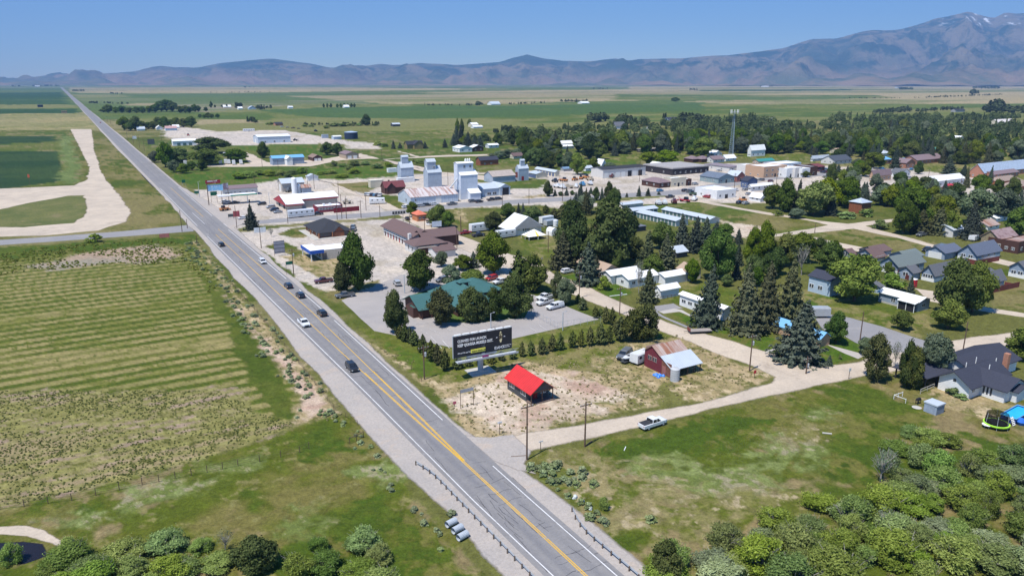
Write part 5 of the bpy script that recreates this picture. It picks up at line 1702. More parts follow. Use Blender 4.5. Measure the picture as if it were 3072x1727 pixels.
# ---------------------------------------------------------------- downtown and outskirts
RFW = (RF_WHITEx, RF_WHITEy)
T = [
	# label, crop, near, xl, xr, yt, rise, ridge, wall, roof
	('restaurant', 'low dark-red restaurant with a mauve hip roof', 'E', (330,1042),105,485,985,2.2, 'hip', W_BROWN, RF_MAUVE),
	('shop_building', 'yellow-fronted shop with a flat white roof', 'E', (480,1030),7.0,670,930,.8, 'flat', W_CREAM, ROOF_FLATW),
	('tavern', 'narrow dark maroon building beside the yellow shop', 'E', (672,1012),9.0,740,935,.4, 'flat', W_BROWN, ROOF_FLATW),
	('courthouse', 'wide building with a thick grey flat roof and dark glass walls', 'E', (500,880),30.0,960,800,.8, 'slab', pmat('wall_glass_and_shade', (.035,.03,.035)), pmat('roof_warmgrey', (.34,.32,.31))),
	('store_building', 'store with a steel-blue hip roof and teal glass front', 'E', (1085,985),848,1285,925,2.4, 'y', pmat('wall_teal_grey', (.25,.32,.33)), pmat('roof_steel', (.13,.16,.21))),
	('store_building', 'pale blue-roofed store with a red gable beside the teal-fronted store', 'E', (1320,965),1190,1420,895,2.6, 'y', pmat('wall_redbrown', (.30,.12,.10)), RF_GALVy),
	('motel', 'long low block of units with a dull mauve flat roof', 'E', (1225,835),905,1380,775,.3, 'slab', W_STUC, pmat('roof_mauveflat', (.24,.20,.22))),
	('house', 'row house with a mauve hip roof, left of three joined roofs', 'E', (760,715),10.0,850,680,2.2, 'hip', W_BROWN, RF_MAUVE),
	('house', 'row house with a mauve hip roof, middle of three joined roofs', 'E', (870,715),10.0,1000,680,2.2, 'hip', W_BROWN, RF_MAUVE),
	('house', 'row house with a mauve gable roof, right of three joined roofs', 'E', (1020,720),9.0,1160,685,2.2, 'x', W_STUC, RF_MAUVE),
	('house', 'white-roofed house left of the mast foot', 'E', (1180,700),1110,1310,670,2.4, 'x', W_WHITE, RF_WHITEx),
	('store_building', 'grey-tan hip roofed shop before the cream corner block', 'E', (1400,860),1290,1500,815,1.6, 'hip', W_CREAM, pmat('roof_taupe', (.30,.27,.26))),
	('store_building', 'cream two-storey corner block', 'E', (1545,895),16.0,1660,770,.5, 'flat', W_STUC, ROOF_FLATW),
	('store_building', 'orange brick two-storey block on the main street', 'E', (1662,912),16.0,1952,780,.6, 'flat', W_BRICKT, ROOF_FLATW),
	('store_building', 'white shopfront with a dark upper sign, next to the brick block', 'E', (1955,908),16.0,2058,800,.5, 'flat', W_WHITE, ROOF_FLATW),
	('store_building', 'arched pale shopfront with a maroon ground floor', 'E', (2060,905),16.0,2148,790,.5, 'flat', W_STUC, ROOF_FLATW),
	('store_building', 'white and blue shopfront left of the dark brown one', 'E', (2150,905),16.0,2250,800,.5, 'flat', W_WHITE, ROOF_FLATW),
	('store_building', 'dark brown timber shopfront at the end of the row', 'E', (2252,885),14.0,2345,775,.4, 'flat', W_BROWN, ROOF_FLATG),
	('store_building', 'dark red roofed building beyond the shopfront row', 'E', (2350,830),12.0,2440,780,1.5, 'x', W_BROWN, pmat('roof_maroon', (.17,.05,.055))),
	('hall', 'green-roofed hall with a dark band behind the main street', 'E', (1600,750),1520,1800,710,1.5, 'x', W_TAN, RF_GREEN),
	('hall', 'big pale flat-roofed hall behind the shopfront row', 'E', (1850,795),14.0,2140,740,.4, 'flat', W_BLUE, ROOF_FLATW),
	('house', 'tall white house with a white steep roof among dark trees', 'E', (1500,640),1455,1680,560,3.6, 'x', W_WHITE, RF_WHITEx),
	('house', 'low white house with a pale roof far right of the mast', 'E', (2290,700),2262,2500,668,1.8, 'x', W_WHITE, RF_GALVx),
	('store_building', 'dark blue shop with a tent-shaped roof on the corner', 'E', (1455,1040),1370,1580,960,2.2, 'y', D_BLUE, RF_NAVY),
	('warehouse', 'pale shop with a flat white-blue roof and dark doorway', 'E', (1500,1085),1475,1775,1030,1.0, 'x', W_WHITE, RF_WHITEx),
	('garage', 'white filling-station garage with a flat white roof and glass doors', 'E', (1065,1185),785,1305,1090,.8, 'flat', W_WHITE, ROOF_FLATW),
	('house', 'white cross-gabled cottage at the edge of the tree clump', 'E', (1620,1222),1480,1700,1180,2.0, 'y', W_WHITE, RF_WHITEy),
	('house', 'pale green-roofed cottage right of the white cross-gabled one', 'E', (1715,1215),6.0,1790,1165,2.0, 'x', W_BLUE, RF_GALVx),
	('house', 'small house with a snow-white gable left of the big grey flat roof', 'E', (300,790),9.0,400,765,2.2, 'y', W_WHITE, RF_WHITEy),
	('barn', 'white farmhouse with a white steep roof left of the blue-green willow', 'D', (1180,265),1145,1350,225,2.4, 'x', W_WHITE, RF_WHITEx),
	('shed', 'white-roofed barn under the willows', 'D', (1215,288),9.0,1375,262,1.2, 'x', W_WHITE, RF_WHITEx),
	('house', 'tan cottage with a brown roof among sage-green bushes', 'D', (600,412),8.0,725,385,2.2, 'x', W_CREAM, RF_BROWN),
	('house', 'white A-frame cabin in the lawn', 'D', (1720,528),7.0,1785,500,4.0, 'y', W_WHITE, RF_WHITEy),
	('shed', 'little white playhouse beside the tall green tree', 'D', (1520,570),5.0,1610,540,1.4, 'x', W_WHITE, RF_GALVx),
	('shed', 'pair of solar-blue shed roofs near the tall green tree', 'D', (1240,572),4.0,1350,555,1.0, 'x', W_GREY, pmat('roof_solar', (.16,.26,.38))),
	('house', 'white-roofed ranch house with two gables before dark firs', 'C', (2040,330),1950,2200,285,1.8, 'y', W_WHITE, RF_WHITEy),
	('house', 'white-roofed carport with a dark gable right of the ranch house', 'C', (2210,320),8.0,2345,275,2.0, 'y', W_BROWN, RF_WHITEy),
	('house', 'white mobile home before the firs', 'D', (285,275),7.0,410,245,1.2, 'x', W_WHITE, RF_WHITEx),
	('pavilion', 'open park pavilion with a brown flat roof', 'D', (2230,330),6.0,2480,295,.4, 'slab', pmat('wall_glass_and_shade', (.035,.03,.035)), pmat('roof_taupe', (.30,.27,.26))),  # near-black walls stand in for the shade under the open roof
	# R crop
	('house', 'dark green-trimmed house with a charcoal roof and dormers', 'R', (130,740),12.0,350,700,3.2, 'x', W_STUC, pmat('roof_charcoal', (.07,.08,.10))),
	('church', 'large brick church with a mauve roof in two steps', 'R', (1180,740),990,1520,695,3.2, 'x', W_BRICK, RF_MAUVE),
	('church', 'lower brick wing with a pointed gable left of the big church', 'R', (1040,790),9.0,1160,730,2.6, 'y', W_BRICK, RF_MAUVE),
	('school', 'sprawling brick school with a huge blue-grey roof', 'R', (2035,920),1840,2700,855,5.2, 'x', W_BRICK, pmat('roof_school', (.33,.40,.50), rib='x')),
	('school', 'lower mauve-roofed wing in front of the school', 'R', (2150,925),7.0,2480,880,1.6, 'x', W_BRICK, RF_MAUVE),
	('hall', 'large white gymnasium with a broad white roof', 'R', (1400,1040),1240,1785,965,2.4, 'x', W_WHITE, RF_WHITEx),
	('house', 'brick house with a mauve roof and front gable left of the gymnasium', 'R', (620,960),575,850,885,2.8, 'x', W_BRICKT, RF_MAUVE),
	('house', 'white house with a grey roof right of the mauve-roofed brick house', 'R', (990,905),8.0,1095,860,2.4, 'y', W_WHITE, RF_GREY),
	('house', 'house with a bright red roof among the trees', 'R', (1640,1130),8.0,1720,1090,3.4, 'x', W_TAN, pmat('roof_scarlet', (.50,.04,.07))),
	('house', 'timber house with a flat pyramid roof on the corner', 'R', (470,1370),310,590,1245,1.8, 'hip', W_LOG, pmat('roof_paleblue', (.42,.48,.56))),
	('house', 'house with a light blue roof before the church', 'R', (720,740),10.0,850,690,1.5, 'x', W_BRICK, RF_BLUEx),
	('house', 'small light blue roof tucked against the brick church', 'R', (985,745),9.0,1080,700,1.2, 'x', W_BRICK, RF_BLUEx),
	('house', 'white A-frame house deep in the trees', 'R', (1700,455),8.0,1800,430,3.6, 'y', W_WHITE, RF_WHITEy),
	('house', 'teal-roofed house peeking from the trees', 'R', (1430,600),9.0,1560,575,2.4, 'x', W_TAN, RF_GREEN),
	('barn', 'large cream barn with a broad pale roof at the far edge of town', 'R', (2215,240),12.0,2440,205,3.6, 'x', W_CREAM, pmat('roof_palecream', (.60,.55,.52))),
	('house', 'dark little farmhouse alone on the far meadow', 'R', (1680,72),10.0,1800,50,2.5, 'x', W_GREY, RF_DARK),
	('house', 'brown-roofed log house at the right edge behind the school', 'R', (2250,1010),8.0,2500,965,2.4, 'hip', W_LOG, shingle('tanbrown', (.30,.23,.19))),
	('house', 'log house with a shake roof lowest at the right edge', 'R', (2380,1090),8.0,2700,1045,2.4, 'hip', W_LOG, shingle('tanbrown', (.30,.23,.19))),
	('workshop', 'timber workshop with a false front and a rusty pink roof', 'M', (2212,622),1992,2445,510,2.6, 'x', W_WOOD, metal('pinkrust', (.36,.25,.23), 'x', rust=(.2,.1,.08))),
	('shop_building', 'weathered brown timber shop front at the right edge', 'M', (2290,640),6.0,2460,515,.3, 'flat', W_BROWN, RF_RUST),
	('shop_building', 'dark timber false-front store with a white porch rail', 'M', (2470,690),6.0,2900,545,.3, 'flat', W_BROWN, RF_RUST),
	('house', 'pale cottage with a grey roof between two dark spruces', 'M', (1640,480),8.0,1790,400,1.6, 'x', W_STUC, RF_GALVx),
	('house', 'white house with a brown and white patched roof behind the workshop', 'M', (2090,390),8.0,2235,350,1.8, 'x', W_WHITE, RF_RUST),
	('house', 'white house with a white roof, topmost above the workshop', 'M', (2190,285),8.0,2340,250,1.6, 'x', W_WHITE, RF_WHITEx),
	('house', 'white-roofed house at the top edge of the wood right of the mast', 'E', (1680,190),9.0,1810,165,2.0, 'x', W_WHITE, RF_WHITEx),
	('house', 'pale house half sunk in the trees left of the navy-roofed far house', 'E', (215,290),8.0,310,275,2.0, 'x', W_WHITE, RF_GALVx),
	('house', 'white-roofed house in the gap behind the great bright willow', 'E', (1030,640),8.0,1130,610,2.4, 'y', W_WHITE, RF_WHITEy),
	('house', 'cream house among dark conifers behind the charcoal-roofed house', 'R', (170,600),8.0,290,575,2.0, 'x', W_CREAM, RF_TAN),
	('house', 'little white house with a tall roof at the far left of the wood', 'R', (250,285),8.0,330,245,3.0, 'y', W_WHITE, RF_WHITEy),
	('house', 'light blue roof glimpsed between trees right of the mast', 'E', (2210,450),8.0,2335,430,1.6, 'x', W_BLUE, RF_BLUEx),
	('house', 'white house with a grey roof in the wood behind the golden willow', 'R', (760,640),8.0,850,605,2.2, 'hip', W_WHITE, RF_GALVx),
	('house', 'cream long house in the trees above the school', 'R', (1650,520),7.0,1780,500,1.6, 'x', W_CREAM, RF_TAN),
	# far farms
	('farmhouse', 'white-roofed shed beside the dark grove, nearest to the road', 'a', (965,615),10.0,1020,605,2.5, 'x', W_WHITE, RF_GALVx),
	('farmhouse', 'small tent-roofed white barn in the middle of the grove front', 'a', (1100,608),10.0,1145,598,3.0, 'y', W_WHITE, RF_WHITEy),
	('farmhouse', 'red-roofed white farmhouse in front of the dark grove', 'a', (1165,615),10.0,1245,600,2.5, 'x', W_BLUE, pmat('roof_rose', (.45,.28,.27))),
	('farmhouse', 'white-roofed farmhouse behind the red-roofed one', 'a', (1215,598),8.0,1260,590,2.5, 'x', W_WHITE, RF_WHITEx),
	('farmhouse', 'white farm buildings right of the far windbreak', 'a', (1570,452),14.0,1625,448,4.0, 'x', W_WHITE, RF_WHITEx),
	('farmhouse', 'blue-grey roofed farm hall left of the lone white shed', 'a', (1750,466),14.0,1800,456,4.0, 'y', W_BLUE, RF_GALVx),
	('farmhouse', 'small white farmhouse between the two far farm halls', 'a', (1675,466),12.0,1705,458,3.0, 'x', W_WHITE, RF_WHITEx),
	('farmhouse', 'lone white shed in the far green field', 'a', (2028,460),12.0,2060,450,2.0, 'x', W_WHITE, RF_WHITEx),
	('farmhouse', 'white farmhouse among far poplars', 'a', (2420,454),14.0,2455,448,4.0, 'x', W_WHITE, RF_WHITEx),
	('farmhouse', 'blue-roofed farmhouse on the tan field edge', 'b', (1110,435),22.0,1175,428,6.0, 'x', W_WHITE, RF_GALVx),
	('farmhouse', 'white far farm by the poplars in the middle of the plain', 'b', (1745,426),20.0,1800,421,4.0, 'x', W_WHITE, RF_WHITEx),
	('farmhouse', 'long white ranch sheds at the end of the dark field', 'a', (245,305),30.0,280,301,5.0, 'x', W_WHITE, RF_WHITEx),
	('farmhouse', 'dark navy cattle shed in the left green field', 'a', (265,450),12.0,303,436,1.0, 'slab', pmat('tank_navy', (.02,.035,.07)), pmat('tank_navy', (.02,.035,.07))),
	('haystack', 'square straw stack at the edge of the tan field', 'a', (432,492),6.0,472,476,.2, 'slab', pmat('straw', (.42,.30,.18), var=.2), pmat('straw', (.42,.30,.18))),
	('farmhouse', 'white-roofed barn by two tall firs beyond the town', 'b', (975,590),12.0,1020,575,2.5, 'x', W_CREAM, RF_WHITEx),
	('farmhouse', 'low white house next to the barn by two firs', 'b', (985,598),8.0,1050,590,1.5, 'x', W_WHITE, RF_WHITEx),
	('farmhouse', 'tiny shed with a pale roof alone on the olive meadow', 'b', (418,585),8.0,470,572,1.6, 'x', W_DGREY, RF_GALVx),
	('house', 'large grey-roofed house with a white front above the tree belt', 'b', (1985,605),14.0,2060,585,5.0, 'x', W_WHITE, RF_GREY),
	('house', 'dark-roofed white-trimmed house at the meadow edge', 'b', (2360,552),14.0,2425,542,4.0, 'x', W_BLUEG, RF_NAVY),
	('farmhouse', 'white farmstead beyond the tan field on the right', 'c', (745,612),30.0,800,609,6.0, 'x', W_WHITE, RF_WHITEx),
	('farmhouse', 'dark-roofed far farm before the foothills', 'c', (1690,620),30.0,1730,616,6.0, 'x', W_BLUE, RF_NAVY),
	('farmhouse', 'red-brown homestead with junk piles beyond the blue warehouse', 'd', (545,75),12.0,640,55,2.0, 'x', W_BRICK, RF_DARK),
]
for (nm, lab, c, near, xl, xr, yt, rise, ridge, wall, roof) in T:
	far = G(c, *near).length
	kw = {}
	cat = {'store_building': 'store', 'shop_building': 'shop'}.get(nm, nm.replace('_', ' '))
	b = gb(nm, lab, c, near, xl, xr, yt, rise, ridge, wall, roof, cat=cat, over=.4)
	if far < 900 and ridge != 'hip' or nm in ('restaurant',):
		n = max(1, int(b.lx / 4.5))
		ww = 1.3 if b.h < 5 else 1.5
		zs = [min(1.1, b.h * .4)] + ([4.2] if b.h > 6 else [])
		for z in zs:
			b.win('F', [b.lx * (k + .5) / n for k in range(n)], z, ww, min(1.3, b.h - z - .2))
		b.win('L', [b.ly * .3, b.ly * .7], zs[0], 1.2, min(1.1, b.h - zs[0] - .2))
	if nm in ('store_building', 'shop_building', 'tavern', 'garage', 'hall'):
		b.door('F', b.lx * .5,2.2 if nm == 'garage' else 1.4,2.3, D_DARK if nm != 'hall' else DOORW)
	b.done()

# lattice mast with white antennas
b = Bld('radio_mast', 'tall blue-grey lattice mast with a crown of white antennas above the town', 'mast', 'E', (1250,648))
hm_ = b.Z(40)
m = MB()
w0, w1 = 4.0,1.0

def leg(k, z):
	t = z / hm_
	r = (w0 + (w1 - w0) * t) / 2 * 1.15
	a = 2 * math.pi * k / 3 + .4
	return Vector((r * math.cos(a), r * math.sin(a), z))

nb = 22
zs = [hm_ * .97 * (1 - (1 - i / nb) ** 1.0) for i in range(nb + 1)]
for k in range(3):
	ml = MB()
	ml.tube(leg(k, 0), leg(k, hm_ * .97),.16,.10,6)
	ml.build('leg', pmat('mast_steel', (.30,.38,.44), rough=.5), b.root)
for i in range(nb):
	for k in range(3):
		m.tube(leg(k, zs[i]), leg((k + 1) % 3, zs[i + 1]),.07, n=4, cap=False)
		m.tube(leg(k, zs[i + 1]), leg((k + 1) % 3, zs[i + 1]),.06, n=4, cap=False)
m.build('bracing', pmat('mast_steel', (.30,.38,.44)), b.root)
for k in range(8):
	a = 2 * math.pi * k / 8
	m = MB()
	m.box(-.22,-.12,-1.6,.22,.12,1.6)
	o = m.build('antenna', WHT, b.root, Vector((3.1 * math.cos(a),3.1 * math.sin(a), hm_ - 1.5)), a)
m = MB()
m.lathe([(3.2, hm_ - 2.0),(3.2, hm_ - 1.85),(2.9, hm_ - 1.85),(2.9, hm_ - 2.0)], n=12)
m.build('antenna_ring', STEEL, b.root)
# ---------------------------------------------------------------- trees and shrubs
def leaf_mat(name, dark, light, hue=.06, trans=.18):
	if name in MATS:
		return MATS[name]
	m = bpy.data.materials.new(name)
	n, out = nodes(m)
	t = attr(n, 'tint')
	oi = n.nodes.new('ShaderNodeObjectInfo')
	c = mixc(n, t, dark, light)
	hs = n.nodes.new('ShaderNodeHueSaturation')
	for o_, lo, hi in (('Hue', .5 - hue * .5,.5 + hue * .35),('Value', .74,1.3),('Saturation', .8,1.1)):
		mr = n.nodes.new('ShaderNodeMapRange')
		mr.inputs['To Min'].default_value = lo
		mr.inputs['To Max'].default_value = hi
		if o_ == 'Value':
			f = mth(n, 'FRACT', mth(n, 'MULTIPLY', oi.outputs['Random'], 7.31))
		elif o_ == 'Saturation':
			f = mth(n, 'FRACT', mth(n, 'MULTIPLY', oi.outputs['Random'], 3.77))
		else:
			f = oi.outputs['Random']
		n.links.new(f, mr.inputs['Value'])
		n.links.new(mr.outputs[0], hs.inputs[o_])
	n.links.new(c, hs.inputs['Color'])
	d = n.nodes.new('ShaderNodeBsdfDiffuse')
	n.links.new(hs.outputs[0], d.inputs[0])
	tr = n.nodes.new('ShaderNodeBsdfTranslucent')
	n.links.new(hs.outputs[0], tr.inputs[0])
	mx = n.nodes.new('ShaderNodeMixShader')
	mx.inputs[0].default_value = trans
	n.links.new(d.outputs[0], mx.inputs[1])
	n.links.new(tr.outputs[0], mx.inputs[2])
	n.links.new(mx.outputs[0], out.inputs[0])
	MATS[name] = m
	return m

def quads(P, N, S, rng, aspect=1.0, up=0.0):
	"""leaf sprays: one small quad per point, normal N, half-size S"""
	r = rng.normal(size=P.shape)
	T = np.cross(N, r)
	if up:
		T = T * (1 - up) + up * 2 * (np.array([0,0,1.0]) + unit(P * np.array([1,1,0])) * .5 + r * .2)
		T -= N * (T * N).sum(1, keepdims=True)
	T /= np.linalg.norm(T, axis=1, keepdims=True) + 1e-9
	B = np.cross(N, T)
	S = S[:, None]
	j = rng.uniform(.7,1.3, size=(len(P),4,1))
	c = np.stack([P - T * S * aspect - B * S * j[:, 0], P + T * S * aspect - B * S * j[:, 1], P + T * S * aspect * j[:, 2] + B * S, P - T * S * aspect + B * S * j[:, 3]], 1)
	return c.reshape(-1,3)

def unit(v):
	return v / (np.linalg.norm(v, axis=1, keepdims=True) + 1e-9)

def crown_broad(rng, n, egg=0.0, nl=13, leaf=.030, z0=.12, low=.2, lobr=(.13,.21), fluff=.06):
	L, Rr = [], []
	zc, hz_ = (1 + z0) / 2,(1 - z0) / 2
	while len(L) < nl:
		t = -1 + 2 * ((len(L) + rng.uniform(.1,.9)) / nl) ** 1.05
		a = rng.uniform(0,6.28) + len(L) * 2.4
		rad = math.sqrt(max(0.02,1 - abs(t) ** (2.2 if t > 0 else 4.0)))
		rad *= 1 - egg * max(0, t) ** 1.2
		q = rng.uniform(.45,1.0) if abs(t) < .8 else rng.uniform(0,.8)
		r = rng.uniform(*lobr)
		z = zc + t * (hz_ - r * .75)
		L.append((math.cos(a) * (.56 - r) * rad * q, math.sin(a) * (.56 - r) * rad * q, z))
		Rr.append(r)
	L, Rr = np.array(L), np.array(Rr)
	i = rng.choice(nl, n, p=Rr ** 2 / (Rr ** 2).sum())
	D = unit(rng.normal(size=(n, 3)))
	D[:, 2] = np.where(D[:, 2] < -.3,-D[:, 2] * low, D[:, 2])
	D = unit(D)
	rad = Rr[i][:, None] * rng.uniform(.72,1.06,(n, 1))
	P = L[i] + D * rad
	P += rng.normal(size=P.shape) * fluff * .2
	N = unit(D + rng.normal(size=D.shape) * .55 + np.array([0,0,.25]))
	S = leaf * rng.uniform(.6,1.3, n)
	tint = np.clip(.5 + .25 * rng.normal(size=n) + .3 * (_lobe_t(i, nl, rng)),0,1)
	cores = [(L[k], Rr[k] * .74) for k in range(nl)]
	return P, N, S, tint, cores

def _lobe_t(i, nl, rng):
	t = rng.uniform(-1,1, nl)
	return t[i]

def crown_spruce(rng, n, tiers=17, leaf=.022, droop=.35, ragged=.26, base=.03, power=.9):
	P, N, T = [], [], []
	per = n // tiers
	for k in range(tiers):
		f = (k + .5) / tiers
		z = base + (1 - base) * f ** .92
		r = .5 * (1 - f) ** power + .012
		nb = max(5, int(13 * (1 - f)) + 3)
		az = rng.uniform(0,6.28) + np.arange(nb) * 6.283 / nb
		rb = r * rng.uniform(1 - ragged * 1.6,1 + ragged, nb)
		cnt = max(8, int(n * (1 - f) ** 1.15 * 2.1 / tiers))
		b = rng.integers(0, nb, cnt)
		q = rng.uniform(.12,1, cnt) ** .7
		rr = rb[b] * q
		wd = .05 * (1 - .6 * q) + .018
		a = az[b] + rng.normal(size=cnt) * wd / np.maximum(rr, .02) * .55
		zz = z - droop * rr * .35 + .03 * (q > .9) + rng.normal(size=cnt) * .010
		P.append(np.stack([rr * np.cos(a), rr * np.sin(a), zz], 1))
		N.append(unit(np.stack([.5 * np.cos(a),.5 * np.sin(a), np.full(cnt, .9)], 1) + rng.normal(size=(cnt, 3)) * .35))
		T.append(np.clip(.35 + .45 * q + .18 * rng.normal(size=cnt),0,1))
	P, N, T = np.concatenate(P), np.concatenate(N), np.concatenate(T)
	P[:, 2] = np.clip(P[:, 2], 0.0,1)
	S = leaf * rng.uniform(.6,1.25, len(P))
	return P, N, S, T, [('cone', .30,.93)]

def crown_mesh(name, data, mat, rng, aspect=1.0, up=0.0):
	P, N, S, T, cores = data
	V = quads(P, N, S, rng, aspect, up)
	nq = len(P)
	loops = np.arange(nq * 4)
	verts = [V]
	faces_idx, starts, tint = [loops], [np.arange(nq) * 4], [T]
	nv, nl = nq * 4, nq * 4
	ico_v, ico_f = ICO
	for c in cores:
		if isinstance(c[0], str):
			k = 9
			ring = [(c[1] * math.cos(6.283 * j / k), c[1] * math.sin(6.283 * j / k),.07) for j in range(k)] + [(0,0, c[2])]
			cv = np.array(ring)
			cf = np.array([(j, (j + 1) % k, k) for j in range(k)])
		else:
			cv = np.array(c[0]) + ico_v * c[1] * (1 + rng.normal(size=(len(ico_v),1)) * .08)
			cf = ico_f
		verts.append(cv)
		faces_idx.append((cf + nv).ravel())
		starts.append(nl + np.arange(len(cf)) * 3)
		tint.append(np.full(len(cf),.45))
		nv += len(cv)
		nl += len(cf) * 3
	V = np.concatenate(verts)
	fi = np.concatenate(faces_idx)
	st = np.concatenate(starts)
	me = bpy.data.meshes.new(name)
	me.vertices.add(len(V))
	me.vertices.foreach_set('co', V.astype(np.float32).ravel())
	me.loops.add(len(fi))
	me.loops.foreach_set('vertex_index', fi.astype(np.int32))
	me.polygons.add(len(st))
	me.polygons.foreach_set('loop_start', st.astype(np.int32))
	me.update()
	me.validate()
	setattr_f(me, 'tint', np.concatenate(tint)[:len(me.polygons)], 'FACE')
	me.materials.append(mat)
	return me

def _ico():
	t = (1 + 5 ** .5) / 2
	v = np.array([(-1, t, 0),(1, t, 0),(-1,-t, 0),(1,-t, 0),(0,-1, t),(0,1, t),(0,-1,-t),(0,1,-t),(t, 0,-1),(t, 0,1),(-t, 0,-1),(-t, 0,1)]) / math.sqrt(1 + t * t)
	f = np.array([(0,11,5),(0,5,1),(0,1,7),(0,7,10),(0,10,11),(1,5,9),(5,11,4),(11,10,2),(10,7,6),(7,1,8),(3,9,4),(3,4,2),(3,2,6),(3,6,8),(3,8,9),(4,9,5),(2,4,11),(6,2,10),(8,6,7),(9,8,1)])
	return v, f

ICO = _ico()
BARK = pmat('bark', (.12,.09,.065), rough=.95, var=.3, scale=4)
BARKG = pmat('bark_grey', (.30,.28,.25), rough=.95, var=.2, scale=4)

def trunk_mesh(kind, rng):
	m = MB()
	if kind == 'con':
		m.tube((0,0,0),(0,0,.9),.022,.004,7)
	elif kind == 'shrub':
		for k in range(26):
			a, r_ = rng.uniform(0,6.28), rng.uniform(.12,.5)
			q = Vector((r_ * .7 * math.cos(a), r_ * .7 * math.sin(a),.62))
			m.tube((r_ * .2 * math.cos(a), r_ * .2 * math.sin(a),0), q, .009,.006,3)
			m.tube(q, (r_ * math.cos(a + .15), r_ * math.sin(a + .15), rng.uniform(.85,1.06) - r_ * .35),.006,.002,3)
	elif kind == 'bare':
		m.tube((0,0,0),(0,0,.35),.03,.022,6)
		for k in range(26):
			a, tl = rng.uniform(0,6.28), rng.uniform(.15,.46)
			z0 = rng.uniform(.15,.5)
			p1 = Vector((tl * .6 * math.cos(a), tl * .6 * math.sin(a), z0 + rng.uniform(.2,.3)))
			p2 = Vector((tl * math.cos(a + .2), tl * math.sin(a + .2), min(1, z0 + rng.uniform(.36,.52))))
			m.tube((0,0, z0), p1,.012,.008,4)
			m.tube(p1, p2,.008,.003,4)
			for j in range(3):
				p3 = p1 + Vector(rng.uniform(-.1,.1,3)) + Vector((0,0,.16))
				m.tube(p1.lerp(p2, j / 3), p3,.005,.002,3)
	else:
		m.tube((0,0,0),(0,0,.45),.035,.022,8)
		for k in range(6):
			a = k * 1.05 + rng.uniform(-.3,.3)
			m.tube((0,0,.22 + .03 * k),(.26 * math.cos(a),.26 * math.sin(a),.55 + .04 * k),.018,.007,5)
	return m.mesh('trunk', BARKG if kind in ('bare', 'shrub') else BARK)

LM = {
	'cotton': leaf_mat('leaf_cottonwood', (.032,.058,.012),(.102,.14,.036)),
	'broad': leaf_mat('leaf_broad', (.041,.078,.011),(.125,.178,.03)),
	'bright': leaf_mat('leaf_bright', (.062,.10,.010),(.19,.24,.036)),
	'silver': leaf_mat('leaf_silver', (.075,.105,.055),(.19,.235,.135),.04),
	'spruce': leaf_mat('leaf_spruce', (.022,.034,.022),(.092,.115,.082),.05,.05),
	'brown': leaf_mat('leaf_brown_spruce', (.028,.036,.016),(.105,.114,.052),.06,.05),
	'pine': leaf_mat('leaf_pine', (.032,.050,.014),(.115,.13,.040),.06,.1),
	'willow': leaf_mat('leaf_willow', (.080,.130,.020),(.30,.40,.095),.06,.35),
	'sage': leaf_mat('leaf_sage', (.14,.18,.07),(.31,.365,.18),.015),
	'red': leaf_mat('leaf_purple', (.04,.015,.02),(.10,.04,.045),.03),
}
VAR = {}

